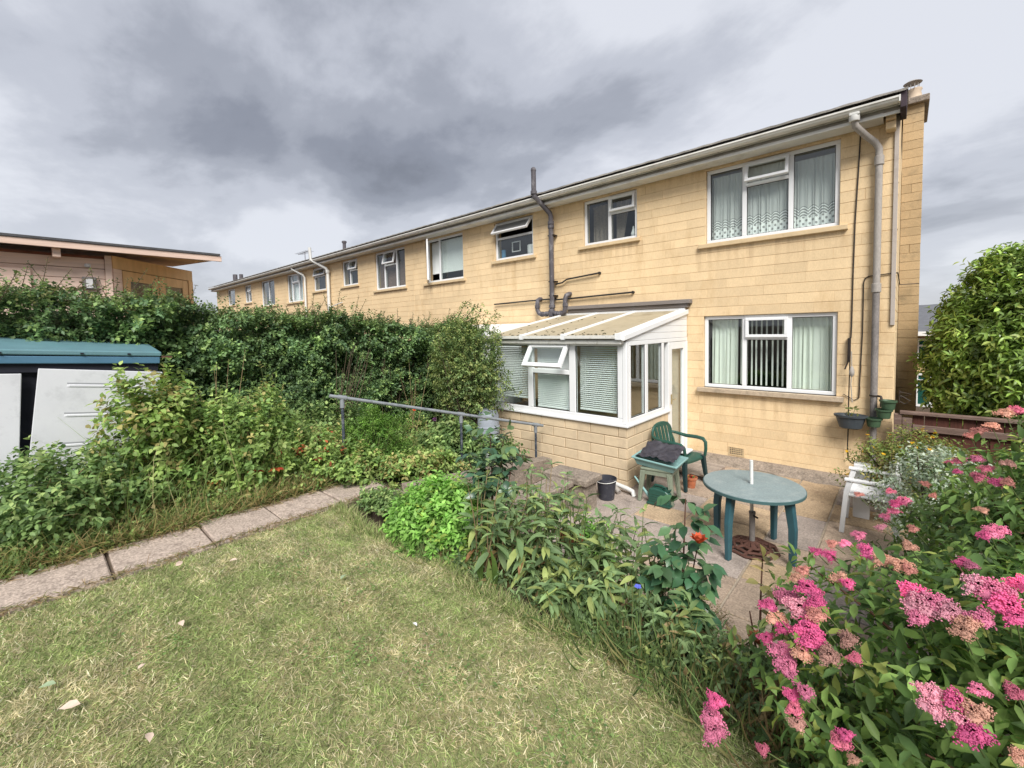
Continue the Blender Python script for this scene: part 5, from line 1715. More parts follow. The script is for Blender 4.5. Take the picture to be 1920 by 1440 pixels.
MB().box(*sbox(-.10, .02, -Wd - .02, .04, Ht + .042, Ht + .115)).build('front_beam', 'shed_blue', sd_, bevel=.008)
b = MB()
vs = [(SHX + x, SHY + y, .5 + z) for x, y, z in ((.03, -Wd - .03, Ht + .13), (.03, .05, Ht + .118), (-Dp - .02, .03, Ht + .23), (-Dp - .02, -Wd - .03, Ht + .24))]
b.add(vs + [(x, y, z + .05) for x, y, z in vs], [(3, 2, 1, 0), (4, 5, 6, 7), (0, 1, 5, 4), (1, 2, 6, 5), (2, 3, 7, 6), (3, 0, 4, 7)])
lid = b.build('lid', 'shed_teal', sd_, bevel=.012, label='teal blue lifting lid with a faded top')
for y in (-.22, -.57, -1.1): MB().box(*sbox(.032, .040, y - .012, y + .012, Ht + .135, Ht + .15)).build('lid_bolt', 'shed_dark', lid)
MB().box(*sbox(-.02, .036, .052, .14, Ht + .105, Ht + .125)).build('hinge_strap', 'rust', sd_)


def store_door(y0, y1, lean, nm_label):
    M = Matrix.Translation((SHX, SHY + y1, .5 + .05)) @ Matrix.Rotation(lean, 4, 'X')
    w = y0 - y1
    b = MB()
    b.box(-.015, .02, w, 0, 0, Ht - .10, M)
    dd = b.build('door', 'shed_white', sd_, bevel=.006)
    dd['label'] = nm_label
    for k in range(4):
        z = Ht - .10 - .17 - k * .29
        pts = [(.0195, z), (.0195, z + .032), (.008, z + .030), (.008, z + .014)]
        r_ = MB()
        vs = [tuple(M @ Vector((.0205, yy, zz))) for yy, zz in ((w + .20, z), (-.16, z), (-.16, z + .026), (w + .20, z + .026))]
        vs += [tuple(M @ Vector((.027, yy, zz))) for yy, zz in ((w + .22, z + .004), (-.18, z + .004), (-.18, z + .018), (w + .22, z + .018))]
        r_.add(vs, [(4, 5, 6, 7), (0, 1, 5, 4), (1, 2, 6, 5), (2, 3, 7, 6), (3, 0, 4, 7)])
        r_.build('raised_moulding', 'shed_white', dd)
        g2 = MB()
        g2.box(.0203, .0212, w + .20, -.16, z + .027, z + .042, M)  # flat grey strip, paints the shade line above the moulding
        g2.build('moulding_shade_line', 'moulding_shade_grey', dd)


store_door(-.93, -.005, R(-3), 'white right-hand door hanging askew')
store_door(-2.08, -.962, R(0), 'white left-hand door')
sd_.rotation_euler = (R(-4.0), 0, R(0))

# summerhouse beyond the hedge
CBX, CBY, CBZ = -8.8, .85, .45
cb_ = thing('summerhouse', (-10, 0, CBZ), 'pinewood corner summerhouse with sloping felt roof beyond the hedge', 'summerhouse')
def dgn(s, off=0, z=0): return (CBX - s / 1.41421 + off / 1.41421, CBY + s / 1.41421 + off / 1.41421, z)
MB().box(-11.6, CBX - .05, -3.2, CBY, CBZ, 3.45).build('wall', 'cabin_dark', cb_)
k = MB()
q = [(CBX - .06, CBY - .02), (CBX - 1.36, CBY + 1.28), (-11.6, CBY + 1.28), (-11.6, CBY - .02)]
k.add([(x, y, CBZ) for x, y in q] + [(x, y, 3.45) for x, y in q], [(3, 2, 1, 0), (4, 5, 6, 7)] + [(i, (i + 1) % 4, 4 + (i + 1) % 4, 4 + i) for i in range(4)])
k.build('wall', 'cabin_dark', cb_)
for i in range(20):
    z = CBZ + i * .148
    z1 = min(z + .142, 3.47)
    MB().box(CBX - .05, CBX, -3.2, CBY - .05, z, z1).build('plank', 'cabin_wood', cb_, bevel=.006)
MB().box(CBX - .02, CBX + .025, CBY - .047, CBY + .03, CBZ, 3.46).build('corner_post', 'cabin_wood', cb_, bevel=.006)
MB().box(CBX + .002, CBX + .03, -.30, .06, 2.2, 3.20).build('shutter_board', 'cabin_wood', cb_, bevel=.004)
MB().box(CBX + .002, CBX + .06, .55, .70, 2.95, 3.13).build('wall_light', 'pipe_darkgrey', cb_, bevel=.01)
MB().box(CBX + .061, CBX + .07, .59, .66, 2.97, 3.10).build('wall_light_glass', 'white_plastic', cb_)
MB().lathe([(.03, 3.27), (.04, 3.29), (.03, 3.32)], (CBX + .02, .62), 10).build('sensor', 'white_plastic', cb_)


def dbox(b, s0, s1, o0, o1, z0, z1):
    vs = [dgn(s, o, z) for z in (z0, z1) for o in (o0, o1) for s in (s0, s1)]
    return b.add(vs, [(0, 2, 3, 1), (4, 5, 7, 6), (0, 1, 5, 4), (2, 6, 7, 3), (0, 4, 6, 2), (1, 3, 7, 5)])


dbox(MB(), .03, 1.78, .0, .03, 3.28, 3.47).build('door_head', 'cabin_orange', cb_, bevel=.005)
dbox(MB(), .03, .18, .0, .035, CBZ, 3.278).build('door_jamb', 'cabin_wood', cb_, bevel=.005)
dbox(MB(), 1.66, 1.78, .0, .035, CBZ, 3.278).build('door_jamb', 'cabin_orange', cb_, bevel=.005)
for s0, s1 in ((.20, .915), (.935, 1.64)):
    b = MB()
    dbox(b, s0, s0 + .14, .0, .03, CBZ + .1, 3.27)
    dbox(b, s1 - .14, s1, .0, .03, CBZ + .1, 3.27)
    dbox(b, s0 + .14, s1 - .14, .001, .029, 3.12, 3.27)
    dbox(b, s0 + .14, s1 - .14, .001, .029, CBZ + .1, CBZ + .6)
    dd = b.build('door', 'cabin_orange', cb_, bevel=.004)
    dbox(MB(), s0 + .14, s1 - .14, .008, .014, CBZ + .6, 3.12).build('pane', 'cabin_pane', dd)
# roof: near edge parallel to the plank wall, overhanging the diagonal front
RE = CBX + .28
rf_ = MB()
def rz_(x, y): return 3.50 + .0 * y + .0 * x
pts = [(RE, -3.6), (RE, 2.20), (-12.0, 2.20), (-12.0, -3.6)]
zt = [3.475, 3.475, 3.75, 3.75]
pf = [(x + (.045 if x > -9 else 0), y) for x, y in pts]
vs = [(x, y, z + .093) for (x, y), z in zip(pf, zt)] + [(x, y, z + .125) for (x, y), z in zip(pf, zt)]
rf_.add(vs, [(0, 1, 2, 3), (7, 6, 5, 4)] + [(i, (i + 1) % 4, 4 + (i + 1) % 4, 4 + i) for i in range(4)])
rf_.build('roof_felt', 'felt', cb_)
so = MB()
vs = [(x, y, z + .03) for (x, y), z in zip(pts, zt)] + [(x, y, z + .08) for (x, y), z in zip(pts, zt)]
so.add(vs, [(0, 1, 2, 3), (7, 6, 5, 4)] + [(i, (i + 1) % 4, 4 + (i + 1) % 4, 4 + i) for i in range(4)])
so.build('roof_boards', 'cabin_orange', cb_)
MB().box(RE + .003, RE + .03, -3.6, 2.22, 3.475, 3.565).build('fascia', 'cabin_wood', cb_, bevel=.005)
MB().box(CBX, RE - .05, .27, .35, 3.36, 3.50).build('rafter_end', 'cabin_wood', cb_, bevel=.006)

# background to the right: neighbour's house, hills
nb = thing('distant_house', (3, 17, 0), 'pale rendered house with green window glimpsed past the gable', 'house')
MB().box(-.4, 8, 16.0, 22, -.1, 2.0).build('wall', 'render_far', nb)
MB().add([(-.8, 15.6, 1.95), (8.4, 15.6, 1.95), (8.4, 19, 2.75), (-.8, 19, 2.75), (-.8, 22.4, 1.95), (8.4, 22.4, 1.95)], [(0, 1, 2, 3), (3, 2, 5, 4)]).build('roof', 'slate', nb, fix=False)
MB().box(-.8, 8.4, 15.5, 15.6, 1.86, 1.97).build('gutter', 'upvc', nb)
for xa, xb, za, zb in ((.25, .72, 1.12, 1.78), (.25, .60, -.05, .85)):
    wb = MB()
    frame_rect(wb, xa, xb, za, zb, .06, 15.93, 15.995)
    wb.box(xa + .06, xb - .06, 15.94, 15.99, zb - .22, zb - .17)
    ww = wb.build('window', 'upvc', nb)
    MB().box(xa + .06, xb - .06, 15.965, 15.985, za + .06, zb - .06).build('pane', 'pane_green', ww)
hx = np.linspace(-260, 420, 60)
hv, hf = [], []
for i, x in enumerate(hx):
    h = 11 + 4 * math.sin(x * .013) + 2 * math.sin(x * .031 + 1)
    hv += [(x, 330, -3), (x, 370, h * .55), (x, 430, h), (x, 520, -3)]
for i in range(59):
    for k in range(3):
        a = i * 4 + k
        hf.append((a, a + 4, a + 5, a + 1))
hl = MB().add(hv, hf).build('hill', 'hill', None, smooth=True, fix=False)
hl['kind'] = 'structure'
hl['label'] = 'wooded hill on the far horizon'

# ------------------------------------------------------------------ plants
HEDGE_P = [(0.144, 0.237, 0.093), (0.187, 0.302, 0.115), (0.108, 0.187, 0.086), (0.302, 0.416, 0.144), (0.237, 0.352, 0.122)]


def stems_mesh(segs, m, name='stems', n=5):
    b = MB()
    for pts, r in segs: b.tube(pts, r, n, cap=False)
    return b.mesh(name, m, smooth=True)


def arc(p0, p1, sag=.0, k=5, side=0.0):
    p0, p1 = np.array(p0, float), np.array(p1, float)
    out = []
    perp = np.array([-(p1 - p0)[1], (p1 - p0)[0], 0])
    for i in range(k):
        t = i / (k - 1)
        out.append(tuple(p0 + (p1 - p0) * t + np.array([0, 0, sag * 4 * t * (1 - t)]) + perp * side * math.sin(t * math.pi)))
    return out


def bush(name, label, cat, c, r, n_twigs, n_per, twig_len, L, W, palette, weights=None, leafm='leaf', tmpl=T_LEAF, big=0, seed=0, low=-.25,
         group=None, stem_m='bark', n_stems=14, lump=.16, outup=.35, base=None, leafname='leaf', inner=.5, objm=None):
    """shrub: branches from the base, twigs with leaves on a lumpy crown, inner leaves so that it is not hollow"""
    c, r = np.array(c, float), np.array(r, float)
    gz = float(ground_h(c[0], c[1])) if base is None else base
    root = thing(name, (float(c[0]), float(c[1]), gz), label, cat, group)
    d = rdir(n_twigs, .15)
    d[:, 2] = np.where(d[:, 2] < low, -d[:, 2], d[:, 2])
    rad = 1 + lump * vnoise(d, 3.1, seed) + .5 * lump * vnoise(d, 8.3, seed + 3) + rng.normal(0, .05, n_twigs)
    tips = c + d * r * rad[:, None]
    tips[:, 2] = np.maximum(tips[:, 2], gz + .03)
    outs = unit(d * np.array([1, 1, .8]) + np.array([0, 0, outup]) + rng.normal(0, .25, (n_twigs, 3)))
    A = twig_leaves(tips, outs, n_per, twig_len, L, W, palette, weights)
    ni = int(n_twigs * inner)
    if ni:
        d2 = rdir(ni, .1)
        d2[:, 2] = np.where(d2[:, 2] < low, -d2[:, 2], d2[:, 2])
        t2 = c + d2 * r * rng.uniform(.45, .85, (ni, 1))
        t2[:, 2] = np.maximum(t2[:, 2], gz + .03)
        A = cat_arr(A, twig_leaves(t2, unit(d2 + rng.normal(0, .4, (ni, 3))), n_per, twig_len, L, W, palette, weights))
    if big:
        ib, ir = split_big(A, big)
        leaf_objects(leafname, root, *sub(A, ib), objm or (leafm + '_obj' if leafm in ('leaf', 'leaf_gloss') else 'leaf_obj'), tmpl)
        A = sub(A, ir)
    o = mesh_obj('foliage', leaves_mesh('foliage', *A, leafm, tmpl), root)
    o['kind'] = 'stuff'
    segs = []
    for k in range(n_stems):
        t = tips[rng.integers(n_twigs)]
        b0 = np.array([c[0], c[1], gz - .02]) + rng.normal(0, .12, 3) * np.array([r[0], r[1], 0])
        segs.append((arc(b0, t * .93 + c * .07, sag=.06, side=rng.uniform(-.15, .15)), [.012, .010, .008, .006, .003]))
    mesh_obj('stems', stems_mesh(segs, stem_m), root)
    return root, tips, outs


# ---- hedge
hedge = thing('hedge', (-7.1, 3.0, .5), 'long dark green clipped hedge along the left boundary', 'hedge')
def hedge_top(y): return 2.72 - .075 * np.clip(y, -2, 8) + .05 * np.sin(y * 2.3) + .04 * np.sin(y * 5.7 + 1)
def hedge_front(y, z): return -6.62 + .10 * np.sin(y * 1.9 + z * 2.2) + .07 * np.sin(y * 4.7 - z * 3.1) - .05 * (z - 1.5) ** 2
sets = []
n = 9500
y = rng.uniform(-1.4, 6.55, n)
z = rng.uniform(.55, 1, n)
z = .5 + (hedge_top(y) - .5) * ((z - .55) / .45) ** .9
tips = np.stack([hedge_front(y, z) + rng.normal(0, .05, n), y, z], 1)
tips[:, 0] += .15 * vnoise(tips, 3.4, 2) + .09 * vnoise(tips, 8.0, 4)
outs = unit(np.stack([np.full(n, .9), rng.normal(0, .4, n), rng.normal(.35, .4, n)], 1))
hc = .5 + .5 * vnoise(tips, 2.6, 1)
S = twig_leaves(tips, outs, 8, .14, .046, .030, HEDGE_P, [4, 3, 4, 1, 1.6])
k_ = np.repeat(np.clip(.70 + .6 * hc, .6, 1.35), 8)[:, None]
S[5][:] = np.clip(S[5] * k_, .004, .9)
kk = np.repeat(np.clip(1.05 + .5 * vnoise(tips, 1.7, 9), .7, 1.6), 8)
S[3][:] *= kk
S[4][:] *= kk
sets.append(S)
n = 4200
y = rng.uniform(-1.4, 6.6, n)
x = rng.uniform(-7.7, -6.6, n)
tips = np.stack([x, y, hedge_top(y) + .05 * np.sin(x * 6 + y * 3) + rng.normal(0, .05, n) + np.where(rng.uniform(0, 1, n) < .07, rng.uniform(0, .25, n), 0)], 1)
outs = unit(np.stack([rng.normal(.2, .4, n), rng.normal(0, .4, n), np.full(n, .9)], 1))
sets.append(twig_leaves(tips, outs, 8, .14, .044, .028, [(.14, .21, .07), (.19, .255, .085), (.10, .16, .06), (.23, .23, .09)], [4, 2, 4, .8]))
n = 5200      # deeper leaves
y = rng.uniform(-1.4, 6.5, n)
z = rng.uniform(.5, 1, n)
z = .5 + (hedge_top(y) - .62) * (z - .5) * 2
tips = np.stack([hedge_front(y, z) - rng.uniform(.10, .30, n), y, z], 1)
outs = unit(np.stack([np.full(n, .6), rng.normal(0, .6, n), rng.normal(.2, .6, n)], 1))
sets.append(twig_leaves(tips, outs, 8, .16, .05, .034, HEDGE_P[:3]))
o = mesh_obj('foliage', leaves_mesh('foliage', *cat_arr(*sets), 'hedge_leaf', T_SMALL), hedge)
o['kind'] = 'stuff'
segs = []
for k in range(230):
    y0 = rng.uniform(-1.3, 6.5)
    segs.append((arc((-7.05 + rng.normal(0, .08), y0, .4), (-6.75 + rng.normal(0, .12), y0 + rng.normal(0, .35), rng.uniform(1.2, 2.3)), side=rng.uniform(-.1, .1)), [.018, .014, .011, .008, .005]))
for k in range(70):     # wispy shoots above the clipped top
    y0, x0 = rng.uniform(-.6, 6.3), rng.uniform(-7.2, -6.6)
    z0 = float(hedge_top(y0)) - .1
    segs.append((arc((x0, y0, z0), (x0 + rng.normal(0, .1), y0 + rng.normal(.08, .14), z0 + rng.uniform(.18, .48)), side=rng.uniform(-.2, .2)), [.005, .004, .0035, .003, .002]))
mesh_obj('branches', stems_mesh(segs, 'bark', 'branches'), hedge)
P0, O0 = [], []
for pts, r_ in segs[230:]:
    for q in np.linspace(.35, 1, 4):
        i = int(q * 4)
        P0.append(pts[i])
        O0.append(np.array(pts[min(i, 4)]) - np.array(pts[max(i - 1, 0)]))
o = mesh_obj('shoots', leaves_mesh('shoots', *twig_leaves(np.array(P0), unit(np.array(O0)), 5, .09, .030, .019, [(.11, .15, .045), (.16, .15, .06), (.08, .12, .04)]), 'leaf', T_SMALL), hedge)
o['kind'] = 'stuff'
# opaque heart of the hedge: dense dead twigs
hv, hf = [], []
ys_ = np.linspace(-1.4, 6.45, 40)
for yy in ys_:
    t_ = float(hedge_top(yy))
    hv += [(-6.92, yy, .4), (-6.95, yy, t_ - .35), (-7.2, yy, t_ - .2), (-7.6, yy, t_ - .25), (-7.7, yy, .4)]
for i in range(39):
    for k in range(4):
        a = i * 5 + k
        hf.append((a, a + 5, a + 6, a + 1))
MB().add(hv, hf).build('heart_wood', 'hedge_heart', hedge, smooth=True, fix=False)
# dead stems bundle hanging on the face
segs = []
for k in range(14):
    y0 = 3.15 + rng.normal(0, .07)
    segs.append((arc((-6.36 + rng.normal(0, .03), y0, .75), (-6.42 + rng.normal(0, .05), y0 + .35 + rng.normal(0, .15), rng.uniform(1.6, 2.05)), side=rng.uniform(-.25, .25), k=6), [.008, .007, .006, .005, .004, .003]))
ds = thing('dead_climber', (-6.38, 3.2, .5), 'bundle of bare dead climber stems against the hedge', 'climber')
for sg in segs: mesh_obj('stem', stems_mesh([sg], 'bark', 'stem'), ds)

# paler bush at the right end of the hedge, reaching over the conservatory pane
PRIV = [(0.165, 0.242, 0.083), (0.231, 0.308, 0.105), (0.116, 0.182, 0.066), (0.308, 0.352, 0.121)]
bush('privet_bush', 'loose paler green bush at the hedge end, overhanging the conservatory window', 'bush', (-5.50, 4.90, 1.58), (.78, .46, .86), 1450, 8, .15, .042, .026, PRIV, leafm='hedge_leaf', tmpl=T_SMALL, lump=.25, low=-.9, base=.25, n_stems=26, seed=4)
sp_ = thing('trailing_branch', (-5.3, 4.95, 1.0), 'leafy branches trailing from the hedge end across the conservatory glass', 'branch')
P0, O0, segs = [], [], []
for k, (a, b_) in enumerate((((-5.5, 4.95, 1.55), (-4.55, 5.15, 1.22)), ((-5.5, 4.95, 1.45), (-4.62, 5.1, 1.02)), ((-5.6, 4.9, 2.1), (-4.85, 5.1, 2.12)), ((-5.6, 4.9, 2.2), (-5.15, 5.0, 2.62)), ((-5.8, 4.9, 2.2), (-5.45, 5.0, 2.75)), ((-5.5, 4.9, 1.2), (-4.8, 5.1, .95)), ((-5.7, 4.9, 2.2), (-4.75, 5.0, 2.48)))):
    pts = arc(a, b_, sag=.12, k=8, side=rng.uniform(-.1, .1))
    segs.append((pts, [.009, .008, .007, .006, .005, .004, .003, .002]))
    for i in range(1, 8):
        for q in range(3):
            P0.append(np.array(pts[i]) + rng.normal(0, .03, 3))
            O0.append(np.array(pts[i]) - np.array(pts[i - 1]) + rng.normal(0, .08, 3))
o = mesh_obj('foliage', leaves_mesh('foliage', *twig_leaves(np.array(P0), unit(np.array(O0)), 7, .12, .038, .024, PRIV), 'hedge_leaf', T_SMALL), sp_)
o['kind'] = 'stuff'
mesh_obj('stems', stems_mesh(segs, 'bark'), sp_)

# ---- weed bed between path and hedge
BR = [(0.229, 0.343, 0.098), (0.310, 0.435, 0.126), (0.166, 0.269, 0.081), (0.377, 0.481, 0.160), (0.412, 0.367, 0.148)]
BRD = [(0.178, 0.276, 0.098), (0.230, 0.345, 0.121), (0.132, 0.218, 0.081), (0.310, 0.402, 0.149)]
bush('bramble_bush', 'low bramble tangle in front of the white store doors', 'bramble', (-5.45, .10, .60), (.62, .66, .68), 820, 6, .16, .050, .034, BRD, lump=.2, big=40, seed=1, stem_m='stem_dry')
bush('bramble_bush', 'tall bramble climbing beside the teal lid of the store', 'bramble', (-5.62, .80, .95), (.44, .50, .92), 760, 6, .18, .060, .040, BR, lump=.28, big=60, seed=2, stem_m='stem_green', low=-.8)
bush('bramble_bush', 'wide bramble mound in the middle of the weed bed', 'bramble', (-5.55, 1.60, .70), (.70, .66, .84), 1050, 6, .18, .054, .036, BR, [3, 3, 3, 2, .6], lump=.25, big=70, seed=3, stem_m='stem_dry', low=-.6)
bush('bramble_bush', 'low bramble with reddish leaves behind the path slabs', 'bramble', (-5.30, 2.25, .60), (.55, .62, .50), 700, 6, .16, .046, .032, BR + [(.46, .13, .06)], [3, 3, 3, 2, 1.3, .6], lump=.25, big=50, seed=5, stem_m='stem_dry')
bush('weed_bush', 'dark green leafy weeds below the dead climber stems', 'weeds', (-6.05, 2.75, .7), (.42, .8, .55), 420, 6, .17, .060, .040, BRD, lump=.3, big=0, seed=6, stem_m='stem_dry')
bush('feathery_herb', 'bright green feathery herb standing behind the first handrail post', 'herb', (-5.02, 2.95, .72), (.38, .48, .56), 620, 9, .14, .040, .012, [(.16, .30, .055), (.20, .34, .07), (.12, .24, .05)], tmpl=T_SMALL, lump=.22, seed=7, stem_m='stem_green', low=-.8, n_stems=24)
bush('weed_bush', 'broad leaved weeds in front of the water drum', 'weeds', (-4.85, 4.05, .52), (.40, .55, .42), 380, 6, .15, .062, .044, BRD, lump=.3, big=40, seed=8, stem_m='stem_green')
bush('weed_bush', 'soft green weeds spilling to the path by the handrail', 'weeds', (-4.78, 2.5, .62), (.30, .42, .26), 280, 6, .12, .050, .034, BR, lump=.3, seed=9, stem_m='stem_green', big=20)
bush('weed_bush', 'green weeds crowding the top of the steps kerb below the handrail', 'weeds', (-4.42, 3.1, .55), (.30, .55, .26), 320, 6, .12, .05, .034, BR, lump=.3, seed=10, stem_m='stem_green', big=20)
bush('weed_bush', 'straggling weeds between the handrail foot and the drum', 'weeds', (-4.45, 4.4, .36), (.32, .6, .30), 320, 6, .12, .05, .034, BRD, lump=.3, seed=11, stem_m='stem_green', big=20)
bush('weed_bush', 'small weeds at the far end of the path slabs', 'weeds', (-3.9, 2.35, .5), (.35, .22, .13), 150, 6, .09, .04, .026, BRD, lump=.3, seed=14, stem_m='stem_green', big=10)
# knee-high undergrowth: one countless mass
n = 5200
x = rng.uniform(-6.5, -4.76, n)
y = rng.uniform(-.8, 4.9, n)
hgt = (.10 + .34 * np.clip((-4.8 - x) / 1.2, 0, 1)) * (1 + .5 * vnoise(np.stack([x, y, 0 * x], 1), 3.3, 2))
tips = np.stack([x, y, ground_h(x, y) + np.clip(hgt, .04, .8) * rng.uniform(.3, 1.0, n)], 1)
outs = unit(np.stack([rng.normal(.3, .5, n), rng.normal(0, .5, n), np.full(n, .8)], 1))
ok = ~((x < -5.95) & (y < 1.0))
U = twig_leaves(tips[ok], outs[ok], 6, .13, .042, .028, BR + BRD + [(.30, .24, .11)], None)
o = mesh_obj('undergrowth', leaves_mesh('undergrowth', *U, 'leaf', T_SMALL))
tag(o, 'tangled low undergrowth covering the weed bed', 'undergrowth', kind='stuff')
# rank grass, green and straw
n = 15000
x = rng.uniform(-6.4, -4.74, n)
y = rng.uniform(-.8, 4.6, n)
edge = rng.uniform(0, 1, n) < .28
x = np.where(edge, -4.80 - np.abs(rng.normal(0, .10, n)), x)
p = np.stack([x, y, ground_h(x, y)], 1)
pn = vnoise(p, 1.9, 6)
straw = rng.uniform(0, 1, n) < np.clip(.34 + .45 * pn + .2 * ((y > .6) & (y < 2.2)), .08, .85)
c = np.where(straw[:, None], pick_cols(n, [(.40, .32, .15), (.33, .24, .11), (.30, .27, .10)]), pick_cols(n, [(.14, .20, .055), (.19, .26, .08), (.10, .15, .05)]))
d = np.stack([rng.normal(.35, .5, n), rng.normal(0, .5, n), np.full(n, .9)], 1)
L = rng.uniform(.10, .34, n) * np.where(edge, .75, 1.0)
o = mesh_obj('rank_grass', leaves_mesh('rank_grass', p, d, rdir(n, .6), L, np.full(n, .0055), c, 'grass', T_ARCH))
tag(o, 'long rank grass and dry stalks along the far edge of the path', 'grass', kind='stuff')
# tall wispy grass standing out of the brambles
n = 1000
x = rng.uniform(-6.1, -4.9, n)
y = rng.uniform(-.5, 3.6, n)
p = np.stack([x, y, ground_h(x, y)], 1)
L = rng.uniform(.35, .85, n) * (1 + .35 * vnoise(p, 2.7, 8)) * np.where((y > .4) & (y < 2.2), 1.35, .9)
d = np.stack([rng.normal(.18, .28, n), rng.normal(0, .3, n), np.full(n, 1.0)], 1)
o = mesh_obj('tall_grass', leaves_mesh('tall_grass', p, d, rdir(n, .3), L, np.full(n, .0045), pick_cols(n, [(.38, .34, .17), (.24, .34, .10), (.21, .30, .09), (.19, .28, .09)]), 'grass', T_ARCH))
tag(o, 'tall wispy grass stems standing out of the bramble bed', 'grass', kind='stuff')
# straw litter along both path edges
n = 2600
x = np.concatenate([-4.74 - np.abs(rng.normal(0, .09, n // 2)) + .06, -4.19 + np.abs(rng.normal(0, .04, n // 2)) - .03])
y = rng.uniform(-1.2, 2.6, n)
p = np.stack([x, y, np.full(n, .532)], 1)
o = mesh_obj('straw_litter', leaves_mesh('straw_litter', p, np.stack([rng.normal(0, 1, n), rng.normal(0, 1, n), rng.uniform(0, .5, n)], 1), rdir(n, 1.5), rng.uniform(.03, .11, n), np.full(n, .004), pick_cols(n, [(.36, .28, .15), (.25, .17, .09), (.16, .18, .06)]), 'grass', T_ARCH))
tag(o, 'dry straw litter along the edges of the path', 'litter', kind='stuff')
# tall bare weed stalks against the hedge
for i, (x, y, h, lab) in enumerate(((-6.1, 1.42, 1.75, 'tall bare weed stalk nearest the bramble climbing the store'), (-6.15, 2.05, 1.6, 'tall leafy weed stalk left of the dead climber bundle'), (-6.15, 4.3, 1.5, 'slender weed stalk right of the dead climber bundle'), (-6.1, 4.85, 1.55, 'slender weed stalk nearest the pale bush at the hedge end'))):
    t_ = thing('weed_stalk', (x, y, .45), lab, 'weed', 'tall weed stalks')
    segs, P0, O0 = [], [], []
    for k in range(6):
        a = np.array((x + rng.normal(0, .05), y + rng.normal(0, .07), .4))
        e = a + np.array((rng.normal(.03, .08), rng.normal(0, .13), h * rng.uniform(.6, 1)))
        pts = arc(a, e, k=6, side=rng.uniform(-.1, .1))
        segs.append((pts, [.006, .006, .005, .004, .003, .002]))
        for q in pts[2:]:
            P0.append(q)
            O0.append((rng.normal(0, .5), rng.normal(0, .5), .8))
    mesh_obj('stems', stems_mesh(segs, 'stem_dry' if i % 2 == 0 else 'stem_green'), t_)
    mesh_obj('leaves', leaves_mesh('leaves', *twig_leaves(np.array(P0), unit(np.array(O0)), 5, .09, .045, .022, BR), 'leaf', T_LEAF), t_)['kind'] = 'stuff'
# small flowers and coloured leaf clusters in the weed bed
for nm, lab, cat_, p_, colr, rr in (('poppy_flower', 'single orange-red poppy flower behind the handrail', 'flower', (-5.0, 3.5, 1.17), (.75, .09, .03), .030),
                                  ('thistle_flower', 'single purple thistle flower behind the handrail', 'flower', (-5.0, 3.85, .98), (.17, .07, .16), .035)):
    t_ = thing(nm, (p_[0], p_[1], .4), lab, cat_)
    mesh_obj('stem', stems_mesh([(arc((p_[0], p_[1], .35), p_), [.004, .004, .003, .003, .002])], 'stem_green', 'stem'), t_)
    N = 12
    P_ = np.tile(np.array(p_), (N, 1))
    mesh_obj('petals', leaves_mesh('petals', P_, rdir(N, .4), rdir(N, .5), np.full(N, rr), np.full(N, rr * .8), pick_cols(N, [colr]), 'petal_attr', T_LEAF), t_)
for i, (p_, lab) in enumerate((((-5.02, 1.52, .82), 'red autumn-coloured leaf cluster nearest the path, left of two'), ((-4.98, 1.70, .80), 'red autumn-coloured leaf cluster nearest the path, right of two'), ((-5.25, 1.2, .74), 'orange-red leaf cluster low in the weed bed'))):
    t_ = thing('red_leaf_plant', (p_[0], p_[1], .5), lab, 'plant', 'red leaf clusters')
    N = 9
    a = np.arange(N) * .7
    leaf_objects('leaf', t_, np.tile(np.array(p_), (N, 1)), np.stack([np.cos(a), np.sin(a), np.full(N, .12)], 1), np.tile([0, 0, 1.0], (N, 1)) + rng.normal(0, .2, (N, 3)), np.full(N, .085), np.full(N, .05), pick_cols(N, [(.48, .07, .045), (.55, .16, .06)] if i < 2 else [(.55, .20, .07)]), 'leaf_obj', T_LEAF)
    mesh_obj('stem', stems_mesh([(arc((p_[0] - .1, p_[1], .45), p_), [.005, .005, .004, .004, .003])], 'stem_red', 'stem'), t_)

# ---- border between lawn and patio
bush('sedum_clump', 'fresh light green sedum clump at the lawn corner by the steps', 'plant', (-2.90, 2.30, .46), (.58, .42, .50), 1100, 9, .13, .050, .027, [(.24, .44, .10), (.29, .51, .12), (.19, .36, .085), (.38, .50, .11)], [4, 3, 2, .8], tmpl=T_LEAF, lump=.10, outup=1.1, low=-.2, big=200, seed=12, stem_m='stem_green', n_stems=30)
bush('sedum_clump', 'small light green clump on the patio side of the leggy stalks', 'plant', (-2.05, 3.30, .22), (.20, .18, .28), 160, 9, .12, .05, .018, [(.18, .36, .07), (.15, .30, .06)], tmpl=T_LEAF, lump=.2, outup=1.0, big=40, seed=13, stem_m='stem_green')


